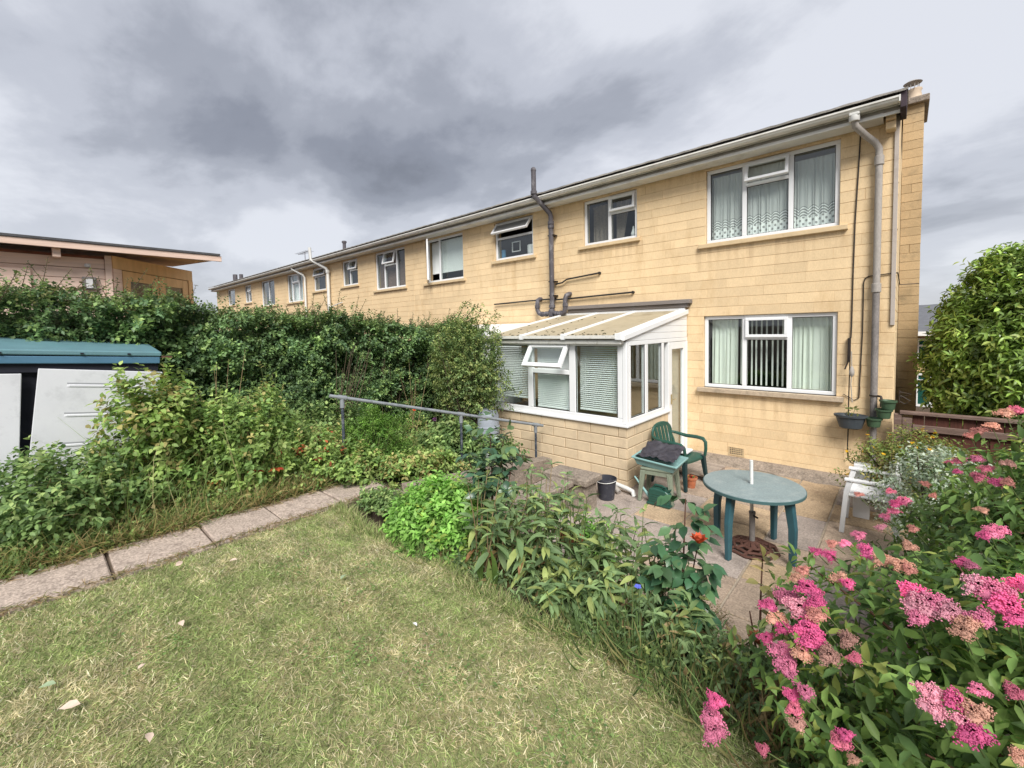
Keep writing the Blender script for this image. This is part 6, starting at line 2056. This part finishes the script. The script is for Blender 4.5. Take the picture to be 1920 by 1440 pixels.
def rose(name, label, base, canes, palette, n_leaf=10, L=.075, bud=None, seedl=0):
    t_ = thing(name, base, label, 'rose')
    segs, P0, O0 = [], [], []
    for e, k0 in canes:
        pts = arc(base, e, k=7, side=rng.uniform(-.12, .12))
        segs.append((pts, [.008, .007, .0065, .006, .005, .004, .003]))
        for i in range(k0, 7):
            for q in range(n_leaf // 3):
                P0.append(np.array(pts[i]) + rng.normal(0, .02, 3))
                O0.append(unit(np.array([rng.normal(0, 1), rng.normal(0, 1), rng.normal(.15, .4)])))
    mesh_obj('canes', stems_mesh(segs, 'stem_red', 'canes', 6), t_)
    P0, O0 = np.array(P0), np.array(O0)
    # each leaf spray: five leaflets
    pos, dd, nn = [], [], []
    for p_, o_ in zip(P0, O0):
        sd2 = unit(np.cross(o_, [0, 0, 1.0]))
        for q, (f_, s_) in enumerate(((.12, 0), (.085, .7), (.085, -.7), (.04, .8), (.04, -.8))):
            pos.append(p_ + o_ * f_)
            dd.append(unit(o_ * (1 if s_ == 0 else .6) + sd2 * s_ + np.array([0, 0, -.35])))
            nn.append(unit(np.array([0, 0, 1.0]) + rng.normal(0, .3, 3)))
    N = len(pos)
    leaf_objects('leaf', t_, np.array(pos), np.array(dd), np.array(nn), L * rng.uniform(.75, 1.2, N), L * .72 * rng.uniform(.8, 1.1, N), pick_cols(N, palette), 'leaf_gloss_obj', T_LEAF)
    for p_, colr, rr in bud or ():
        b = MB()
        b.lathe([(.004, -rr * .9), (rr * .55, -rr * .6), (rr * .72, 0), (rr * .55, rr * .5), (rr * .2, rr * .7)], (0, 0), 10)
        o_ = b.build('rose_bud', 'petal', t_, smooth=True, mtx=Matrix.Translation(p_))
        o_.color = (*[v * .8 for v in colr], 1)
        ang = np.arange(13) * 2.4
        tier = np.repeat([.25, .8, 1.5], [3, 4, 6])
        pd_ = np.stack([np.cos(ang) * tier * .5, np.sin(ang) * tier * .5, np.full(13, 1.0)], 1)
        pb_ = np.array(p_) + np.stack([np.cos(ang) * rr * .45, np.sin(ang) * rr * .45, np.full(13, -rr * .7)], 1)
        leaf_objects('petal', t_, pb_, pd_, np.stack([-np.cos(ang), -np.sin(ang), np.full(13, .3)], 1), np.full(13, rr * 1.7), np.full(13, rr * 1.5), pick_cols(13, [colr, [v * .75 for v in colr]]), 'petal', T_LEAF)
    return t_


DKR = [(.05, .11, .065), (.07, .14, .075), (.085, .16, .08), (.14, .21, .08)]
rose('rose_bush', 'tall rose with dark blue-green leaves in front of the conservatory wall', (-2.38, 2.36, .45), [((-2.52, 2.50, 1.42), 4), ((-2.33, 2.46, 1.38), 4), ((-2.68, 2.40, 1.18), 4), ((-2.42, 2.42, 1.20), 4), ((-2.25, 2.48, 1.22), 4), ((-2.45, 2.44, 1.05), 4), ((-2.60, 2.50, 1.30), 4)], DKR, 9, .088)
rose('rose_bush', 'rose with glossy dark leaves and one orange-red bloom before the round table', (-.92, 2.42, .40), [((-.93, 2.52, 1.24), 5), ((-.86, 2.52, .98), 4), ((-1.02, 2.45, .92), 4), ((-.80, 2.45, .90), 4), ((-.92, 2.4, .80), 4)], [(.04, .105, .05), (.055, .13, .06), (.085, .165, .07)], 9, .088, bud=[((-.80, 2.36, 1.10), (.58, .11, .05), .028)])
rose('rose_bush', 'sparse rose with yellowing leaves and brown bloom near the pink flowers', (-.50, 2.40, .40), [((-.52, 2.48, 1.05), 5), ((-.44, 2.44, .92), 5), ((-.56, 2.40, .78), 5)], [(.22, .20, .07), (.10, .13, .05), (.34, .27, .10)], 3, .065, bud=[((-.50, 2.3, .72), (.40, .15, .08), .028)])

# leggy stalks with long drooping leaves
GG = [(0.209, 0.308, 0.142), (0.259, 0.370, 0.160), (0.160, 0.246, 0.111), (0.333, 0.394, 0.136)]
stalks = [(-2.32, 2.15, 1.28, 'tallest leggy stalk with withered brown lower leaves'), (-2.10, 2.12, 1.10, 'leggy stalk leaning over the edge of the lawn'), (-1.88, 2.22, 1.14, 'leggy grey-green stalk in front of the coping pier'),
          (-1.68, 2.28, 1.10, 'leggy stalk with a yellow dying leaf by the terracotta pots'), (-1.98, 2.42, 1.24, 'upright seed-headed stalk behind the leggy plants'), (-1.42, 2.38, .92, 'bushy grey-green stalk near the blue flower'),
          (-1.22, 2.32, .88, 'thin stalk with seed pods left of the orange-red rose'), (-1.52, 2.10, .74, 'short leafy stalk at the lawn edge'),
          (-2.28, 2.62, 1.12, 'grey-green stalk rising in front of the retaining wall'), (-2.05, 2.75, 1.02, 'pale stalk between the coping and the cream pot'), (-1.78, 2.60, 1.08, 'upright stalk with spent flower heads behind the terracotta pot'), (-1.55, 2.70, .92, 'feathery stalk on the patio side of the border'), (-2.22, 2.45, 1.05, 'stalk crowding the foot of the tall rose'), (-1.30, 2.15, .80, 'drooping stalk above the arching grass'),
          (-1.32, 2.55, 1.02, 'leafy stalk between the terracotta pots and the orange-red rose'), (-1.12, 2.62, .95, 'bushy stalk left of the orange-red rose'), (-1.65, 2.45, 1.08, 'tall soft stalk in the thick of the border'), (-.70, 2.30, .82, 'grey-green stalk right of the orange-red rose')]
for i, (x, y, zt_, lab) in enumerate(stalks):
    t_ = thing('leggy_stalk', (x, y, float(ground_h(x, y))), lab, 'plant', 'leggy border stalks')
    segs = []
    pos, dd, nn, LL, cc = [], [], [], [], []
    for k in range(6):
        g0 = float(ground_h(x, y))
        a = np.array((x + rng.normal(0, .05), y + rng.normal(0, .05), g0 - .02))
        e = np.array((x + rng.normal(0, .13), y + rng.normal(.04, .10), g0 + (zt_ - g0) * rng.uniform(.75, 1.02)))
        pts = arc(a, e, k=9, side=rng.uniform(-.12, .12))
        segs.append((pts, [.007, .007, .006, .006, .005, .005, .004, .003, .002]))
        for q in range(2, 9):
            for w_ in range(2 if q < 6 else 3):
                an = rng.uniform(0, 6.28)
                t = q / 8
                pos.append(np.array(pts[q]) + rng.normal(0, .008, 3))
                dd.append((math.cos(an), math.sin(an), .55 - (1 - t) * 1.3 + rng.normal(0, .2)))
                nn.append((rng.normal(0, .3), rng.normal(0, .3), 1))
                LL.append((.085 + .10 * (1 - t)) * rng.uniform(.8, 1.3))
                br_ = t < .42 and rng.uniform() < .5
                cc.append(pick_cols(1, [(.24, .13, .065), (.32, .22, .10)] if br_ else GG)[0])
    mesh_obj('stems', stems_mesh(segs, 'stem_dry' if i in (0, 1, 4) else 'stem_green'), t_)
    LL = np.array(LL)
    dd = np.array(dd)
    leaf_objects('leaf', t_, np.array(pos), dd, np.array(nn), LL, LL * .30, np.array(cc), 'leaf_obj', T_LONG)
# dock plant at the lawn edge
t_ = thing('dock_plant', (-2.08, 2.02, .5), 'upright dock with long wavy bright green leaves at the lawn edge', 'plant')
N = 7
a = np.linspace(0, 5.6, N)
leaf_objects('leaf', t_, np.stack([-2.08 + .02 * np.cos(a), 2.02 + .02 * np.sin(a), np.full(N, .46)], 1), np.stack([.35 * np.cos(a), .35 * np.sin(a), np.full(N, 1.0)], 1), np.stack([np.cos(a), np.sin(a), np.full(N, .5)], 1), rng.uniform(.2, .36, N), rng.uniform(.05, .075, N), pick_cols(N, [(.15, .25, .06), (.20, .28, .08), (.28, .18, .09)]), 'leaf_obj', T_LONG)
# lush arching grasses along the border
for i, (x, y, n_, h, lab) in enumerate(((-1.05, 2.05, 210, .42, 'arching green grass clump at the middle of the lawn border'), (-1.38, 2.04, 120, .34, 'arching green grass clump left of the seeding grass'), (-.68, 1.98, 170, .38, 'arching grass clump with buff blades near the pink shrub'), (-.38, 2.0, 180, .36, 'dry brown grass clump under the pink shrub'), (-2.75, 2.02, 200, .24, 'grass tuft at the foot of the sedum clump'))):
    t_ = thing('grass_clump', (x, y, .5), lab, 'grass clump', 'border grass clumps')
    a = rng.uniform(0, 6.28, n_)
    rr = np.abs(rng.normal(0, .13, n_))
    px, py_ = x + rr * np.cos(a), y + rr * np.sin(a) * .7
    d = np.stack([np.cos(a) * .8 + rng.normal(0, .3, n_), np.sin(a) * .8 - .15 + rng.normal(0, .3, n_), np.full(n_, 1.0)], 1)
    pal = [(.12, .19, .06), (.16, .235, .08), (.09, .14, .05), (.28, .26, .11)] if i != 3 else [(.26, .18, .09), (.17, .12, .06), (.14, .16, .05)]
    o = mesh_obj('blades', leaves_mesh('blades', np.stack([px, py_, ground_h(px, py_)], 1), d, np.stack([np.cos(a), np.sin(a), np.full(n_, .6)], 1), rng.uniform(.3, 1, n_) * h * .85, np.full(n_, .0075) * rng.uniform(.6, 1.4, n_), pick_cols(n_, pal), 'grass', T_ARCH), t_)
    o['kind'] = 'stuff'
# brownish low heather between roses and patio
bush('heather', 'brownish wiry heather-like clump between the roses and the patio', 'plant', (-1.02, 2.72, .25), (.34, .24, .34), 420, 9, .10, .018, .005, [(.24, .18, .08), (.18, .15, .06), (.14, .16, .06)], tmpl=T_SMALL, lump=.2, seed=22, stem_m='stem_dry', outup=.8)
# mixed border leaves: countless ground cover
n = 3000
x = rng.uniform(-2.9, .5, n)
y = rng.uniform(1.95, 2.95, n)
tips = np.stack([x, y, ground_h(x, y) + rng.uniform(.02, .30, n) * (.35 + .65 * np.clip((y - 1.95) * 4, 0, 1))], 1)
U = twig_leaves(tips, unit(np.stack([rng.normal(0, .5, n), rng.normal(-.2, .5, n), np.full(n, .9)], 1)), 6, .14, .058, .019, GG + [(.11, .16, .06), (.30, .22, .11)], None)
o = mesh_obj('border_cover', leaves_mesh('border_cover', *U, 'leaf', T_LEAF))
tag(o, 'mixed low leaves and weeds filling the lawn border', 'ground cover', kind='stuff')
t_ = thing('blue_flower', (-1.08, 2.26, .5), 'single small blue cranesbill flower in the lawn border', 'flower')
N = 5
a = np.arange(N) * 2 * math.pi / 5
p_ = np.array((-1.075, 2.20, .80))
leaf_objects('petal', t_, np.tile(p_, (N, 1)), np.stack([np.cos(a), np.sin(a) * .8 - .2, np.full(N, .3)], 1), np.tile([0, -.6, .8], (N, 1)), np.full(N, .022), np.full(N, .02), pick_cols(N, [(.13, .16, .60)]), 'petal', T_LEAF)
mesh_obj('stem', stems_mesh([(arc((-1.08, 2.26, .45), p_), [.003] * 5)], 'stem_green', 'stem'), t_)
# terracotta and cream pots in the border
for x, y, z, s_, tilt, m_, lab in ((-2.02, 2.92, .52, 1.1, 70, 'terracotta', 'tipped terracotta pot lying among the stalks'), (-1.78, 2.55, .42, 1.1, 20, 'terracotta', 'second terracotta pot half hidden by leaves'), (-1.96, 2.62, .36, 1.5, 8, 'cream_pot', 'wide cream pot behind the leggy stalks')):
    t_ = thing('flower_pot', (x, y, z - .14 * s_), lab, 'flower pot')
    M = Matrix.Translation((x, y, z)) @ Matrix.Rotation(R(tilt), 4, 'X') @ Matrix.Scale(s_, 4)
    MB().lathe([(.045, -.12), (.066, 0), (.078, .002), (.08, .035), (.071, .036), (.058, -.0), (.0, -.01)], (0, 0), 22, cap1=False).build('pot_body', m_, t_, smooth=True, mtx=M)

# ---- right side shrubs
YS = [(.22, .29, .08), (.16, .23, .065), (.29, .33, .10), (.32, .28, .10)]
r_, tips, outs = bush('yellow_shrub', 'yellow-flowered bush in front of the low fence at the house corner', 'shrub', (.16, 6.45, .52), (.62, .45, .50), 900, 7, .16, .042, .018, YS, lump=.2, low=-.7, base=0, seed=31, big=60)
N = 60
i_ = rng.choice(len(tips), N)
for q in i_:
    o = mesh_obj('flower', TMPL_CACHE.setdefault('yflower', leaves_mesh('flower', np.zeros((5, 3)), np.stack([np.cos(np.arange(5) * 1.257), np.sin(np.arange(5) * 1.257), np.full(5, .35)], 1), np.tile([0, 0, 1.0], (5, 1)), np.full(5, .024), np.full(5, .017), pick_cols(5, [(.8, .5, .04)]), 'petal', T_LEAF)), r_, Matrix.Translation(tips[q] + outs[q] * .01) @ Matrix.Rotation(rng.uniform(0, 6), 4, 'Z') @ Matrix.Rotation(rng.uniform(0, .9), 4, 'X'))
    o.color = (.78, .46, .035, 1)
bush('silver_shrub', 'silver and white variegated shrub between the yellow bush and pink flowers', 'shrub', (.28, 5.25, .62), (.48, .42, .48), 560, 8, .14, .036, .017, [(.44, .50, .40), (.34, .42, .31), (.18, .26, .13), (.52, .55, .44)], [3, 3, 2, 2], lump=.18, low=-.7, base=0, seed=33, big=60)
bush('green_shrub', 'plain green low shrub filling behind the pink flowering bush', 'shrub', (.55, 4.2, .55), (.62, .55, .60), 480, 7, .18, .055, .026, [(.10, .16, .045), (.14, .21, .06)], lump=.2, low=-.7, base=0, seed=34, big=30)
LAU = [(0.230, 0.356, 0.081), (0.299, 0.437, 0.103), (0.161, 0.253, 0.069), (0.391, 0.483, 0.138), (0.115, 0.172, 0.057)]
bush('laurel_tree', 'large glossy laurel bush beyond the fence at the right edge', 'tree', (1.52, 9.7, 1.55), (1.25, 1.1, 1.74), 4200, 8, .20, .100, .042, LAU, [3, 3, 3, 1.6, 1], leafm='leaf_gloss', lump=.06, low=-.9, base=-.05, seed=35, big=280, outup=.25, n_stems=26, inner=.8)
bush('green_shrub', 'leafy green shrub hiding the far part of the low fence', 'shrub', (1.25, 6.5, .62), (.66, .5, .66), 520, 7, .18, .055, .026, [(.16, .25, .07), (.22, .31, .09), (.12, .19, .06)], lump=.2, low=-.7, base=0, seed=36, big=20)

# ---- pink spiraea, near
def flower_head_mesh(seed, R0=.040):
    r = np.random.default_rng(seed)
    n = 300
    a = r.uniform(0, 6.28, n)
    q = np.sqrt(r.uniform(0, 1, n))
    lob = 1 + .22 * np.sin(3 * a + seed) + .12 * np.sin(5 * a + 2 * seed)
    x, y = R0 * q * lob * np.cos(a), R0 * q * lob * np.sin(a) * .85
    z = .018 * (1 - q ** 2) + .007 * np.sin(x * 190 + seed) * np.cos(y * 170) + r.normal(0, .0028, n)
    P = np.stack([x, y, z], 1)
    V, F, C = [], [], []
    k = 0
    for p in P:
        rr = r.uniform(.0020, .0034)
        ax = unit(np.array([r.normal(0, .5), r.normal(0, .5), 1.0]))
        s1 = unit(np.cross(ax, [1, .3, 0]))
        s2 = np.cross(ax, s1)
        ring = [p + (s1 * math.cos(t * 1.257) + s2 * math.sin(t * 1.257)) * rr for t in range(5)]
        V += ring + [p + ax * rr * .75, p - ax * rr * .6]
        for t in range(5): F += [(k + t, k + (t + 1) % 5, k + 5), (k + (t + 1) % 5, k + t, k + 6)]
        k += 7
    # close-packed buds under the open florets
    m0 = len(V)
    for j, q_ in enumerate((0, .38, .66, .80)):
        for t in range(12):
            a_ = t * math.pi / 6
            lb = 1 + .22 * math.sin(3 * a_ + seed) + .12 * math.sin(5 * a_ + 2 * seed)
            V.append(np.array((R0 * q_ * lb * math.cos(a_), R0 * q_ * lb * math.sin(a_) * .85, .018 * (1 - q_ ** 2) - .0035)))
    for j in range(3):
        for t in range(12):
            a_, b_ = m0 + j * 12 + t, m0 + j * 12 + (t + 1) % 12
            F += [(a_, b_, b_ + 12), (a_, b_ + 12, a_ + 12)]
    return np_mesh('flower_head', np.array(V), [np.array(F)], 'petal')


HEADS = [flower_head_mesh(s) for s in range(5)]
PINKS = [(.76, .15, .34), (.77, .25, .40), (.66, .19, .28), (.74, .34, .29), (.70, .40, .30), (.80, .38, .47), (.46, .26, .22)]


def spiraea(label, c, r, n_twigs, big, heads, seed, nh_extra=0, inner=.55):
    SP = [(0.168, 0.282, 0.078), (0.228, 0.348, 0.096), (0.120, 0.210, 0.066), (0.348, 0.408, 0.108), (0.090, 0.156, 0.054)]
    c, r = np.array(c, float), np.array(r, float)
    root, tips, outs = bush('pink_spiraea', label, 'shrub', c, r, n_twigs, 8, .20, .062, .026, SP, [4, 3, 3, 1.4, 2], lump=.16, low=-.75, base=float(ground_h(c[0], c[1])), seed=seed, big=big, stem_m='stem_red', n_stems=34, outup=.3, inner=inner)
    k = 0
    for p, s_, colr in heads:
        p = np.array(p, float)
        v = p - np.array(EYE)
        best = None
        for cc_, rr_ in SHELLS:            # set each head on the outer shell of the bushes
            o_ = (np.array(EYE) - cc_) / (rr_ * 1.13)
            w_ = v / (rr_ * 1.13)
            qa, qb, qc_ = w_ @ w_, 2 * (o_ @ w_), o_ @ o_ - 1
            disc = qb * qb - 4 * qa * qc_
            if disc > 0:
                t0 = (-qb - math.sqrt(disc)) / (2 * qa)
                if t0 > .2 and (best is None or t0 < best): best = t0
        if best is not None and best < 1.15:
            p = np.array(EYE) + v * best
            s_ = s_ * max(best, .72)
        to_eye = unit(np.array(EYE) - p)
        nrm = unit(np.array([0, 0, 1.0]) + .45 * to_eye + .25 * unit(p - c) + rng.normal(0, .12, 3))
        q = Vector(nrm).to_track_quat('Z', 'Y')
        M = Matrix.Translation(p) @ q.to_matrix().to_4x4() @ Matrix.Rotation(rng.uniform(0, 6), 4, 'Z') @ Matrix.Scale(s_, 4)
        o = mesh_obj('flower_head', HEADS[k % 5], root, M)
        cc = pick_cols(1, [PINKS[colr], PINKS[colr], PINKS[colr], PINKS[int(rng.integers(0, 6))]], jitter=.10)[0]
        o.color = (*[float(v) for v in cc], 1)
        mesh_obj('flower_stalk', stems_mesh([(arc(p - np.array([0, 0, .0]) + nrm * -.002, p - nrm * .06 + unit(c - p) * .05, k=3), [.0018, .002, .0024])], 'stem_green', 'flower_stalk', 5), root)
        k += 1
    return root


def at_d(px, py_, dep):
    v = MCn @ np.array([(px - 960) / 815, -(py_ - 660) / 815, -1.0])
    return np.array(EYE) + v * dep


SHELLS = [(np.array((.50, 2.02, .84)), np.array((.88, .84, .62))), (np.array((.90, 3.20, .95)), np.array((.80, .78, .80)))]
hs = []
for px, py_, dep, s_, cl in (
        (1342, 1315, 1.30, .75, 0), (1335, 1345, 1.30, .9, 1), (1338, 1372, 1.29, 1.0, 0),
        (1440, 1135, 1.45, .75, 0), (1475, 1120, 1.45, 1.0, 1), (1515, 1105, 1.44, 1.0, 0), (1500, 1140, 1.40, 1.1, 5), (1460, 1165, 1.42, .9, 1), (1530, 1130, 1.42, .9, 0), (1530, 1155, 1.40, .9, 3), (1470, 1180, 1.40, .75, 0),
        (1437, 1197, 1.38, .6, 0), (1515, 1180, 1.36, 1.1, 2), (1525, 1205, 1.34, 1.15, 0), (1465, 1220, 1.34, .9, 1), (1475, 1250, 1.33, 1.0, 1), (1555, 1230, 1.33, .9, 6), (1505, 1225, 1.35, .8, 4), (1590, 1200, 1.4, .8, 6),
        (1485, 1303, 1.25, .6, 0), (1510, 1298, 1.25, .65, 1), (1490, 1330, 1.24, .6, 2), (1495, 1358, 1.22, .6, 6),
        (1603, 1235, 1.2, .5, 2), (1575, 1392, 1.15, .65, 2), (1585, 1378, 1.15, .5, 0), (1600, 1425, 1.12, .4, 4), (1430, 1405, 1.2, .45, 2),
        (1710, 1110, 1.20, .9, 0), (1725, 1135, 1.18, 1.1, 5), (1745, 1130, 1.18, 1.0, 1), (1720, 1160, 1.17, .7, 1), (1785, 1150, 1.17, .9, 5), (1815, 1170, 1.15, .8, 4), (1840, 1160, 1.15, .8, 1), (1805, 1185, 1.15, .7, 4),
        (1835, 1100, 1.15, 1.0, 3), (1865, 1110, 1.13, 1.1, 1), (1890, 1140, 1.12, 1.2, 0), (1910, 1095, 1.12, .7, 0), (1905, 1160, 1.1, .9, 0),
        (1745, 1300, 1.02, .75, 1), (1750, 1330, 1.01, .75, 5), (1795, 1318, 1.0, .8, 5), (1825, 1335, 1.0, .85, 4), (1835, 1295, 1.0, .5, 1), (1810, 1355, .99, .7, 5), (1822, 1375, .98, .95, 0), (1905, 1300, 1.0, .6, 1), (1915, 1420, .98, .6, 5)):
    hs.append((at_d(px, py_, dep), s_, cl))
spiraea('large spiraea bush covered in pink flower heads at the right foreground', (.50, 2.02, .84), (.88, .84, .62), 1150, 300, hs, 41)
hs = []
for px, py_, dep, s_, cl in (
        (1505, 1070, 2.0, .8, 3), (1492, 1085, 2.0, .8, 4), (1555, 1042, 1.9, .8, 0), (1530, 1035, 1.9, .7, 0), (1575, 1085, 1.8, .9, 4), (1590, 1095, 1.8, .7, 0),
        (1610, 1005, 2.2, .9, 1), (1585, 1020, 2.2, .7, 1), (1560, 1020, 2.2, .7, 3), (1627, 1035, 2.0, 1.1, 0), (1655, 1050, 1.9, 1.1, 4), (1690, 1060, 1.9, 1.0, 4), (1705, 1068, 1.9, .7, 3), (1705, 1025, 2.0, .8, 4),
        (1680, 945, 2.6, 1.0, 0), (1695, 940, 2.6, 1.0, 1), (1675, 960, 2.6, .9, 0), (1660, 970, 2.6, .8, 1), (1652, 990, 2.5, .8, 5), (1712, 992, 2.3, .7, 3), (1750, 930, 2.6, .6, 3), (1735, 908, 2.7, .7, 3),
        (1670, 922, 2.9, .8, 2), (1610, 928, 3.0, .8, 2), (1855, 1000, 1.8, .9, 1), (1845, 1005, 1.8, .7, 0), (1875, 995, 1.8, .8, 1), (1805, 1055, 1.7, .7, 4), (1820, 1060, 1.7, .6, 1),
        (1800, 865, 2.5, .9, 3), (1830, 862, 2.5, 1.0, 1), (1850, 880, 2.4, .9, 2), (1795, 885, 2.4, .6, 0), (1835, 895, 2.3, .9, 1), (1870, 905, 2.2, .9, 0), (1890, 905, 2.2, .8, 3), (1780, 868, 2.5, .6, 3),
        (1835, 810, 2.6, 1.1, 3), (1860, 800, 2.6, 1.1, 4), (1820, 818, 2.6, .9, 3), (1885, 775, 2.4, 1.1, 6), (1905, 770, 2.4, 1.0, 6), (1890, 870, 2.2, .8, 6), (1835, 955, 2.1, .5, 4), (1845, 958, 2.1, .5, 3)):
    hs.append((at_d(px, py_, dep), s_, cl))
spiraea('second pink spiraea behind the first, reaching up to the fence', (.90, 3.20, .95), (.80, .78, .80), 1100, 160, hs, 43)

# ---- litter on the lawn
for i, (x, y, s_, m_, lab) in enumerate(((-3.15, .51, .045, 'dry_leaf', 'curled pale dry leaf on the left half of the lawn'), (-2.86, .28, .03, 'dry_leaf', 'tiny pale dry leaf on the lawn below the curled one'), (-2.79, .07, .06, 'dry_leaf', 'long pinkish dry leaf at the lower left of the lawn'), (-2.36, .25, .045, 'dry_leaf', 'broad pale leaf nearest the bottom edge of the lawn'),
                              (-3.94, .63, .05, 'dry_leaf', 'flat dry leaf on the lawn beside the path slabs'), (-3.69, .96, .04, 'dry_leaf', 'small dry leaf on the lawn near a path joint'), (-2.08, 1.40, .03, 'white_plastic', 'tiny white petal scrap in the middle of the lawn'), (-2.83, 1.34, .05, 'fallen_green', 'pale green fallen leaf on the far lawn'), (-3.05, .0, .05, 'fallen_green', 'greyish green fallen leaf at the left of the lawn'))):
    o = mesh_obj('fallen_leaf', leaves_mesh('fallen_leaf', np.array([[x, y, .565]]), np.array([[math.cos(i * 2.1), math.sin(i * 2.1), .15]]), np.array([[0, 0, 1.0]]) + rng.normal(0, .3, (1, 3)), np.array([s_ * 1.35]), np.array([s_ * .8]), np.array([[.4, .3, .2]]), m_, T_LEAF))
    tag(o, lab, 'leaf', 'fallen leaves on the lawn')
print('blocks', n_b, 'objects', len(bpy.data.objects))
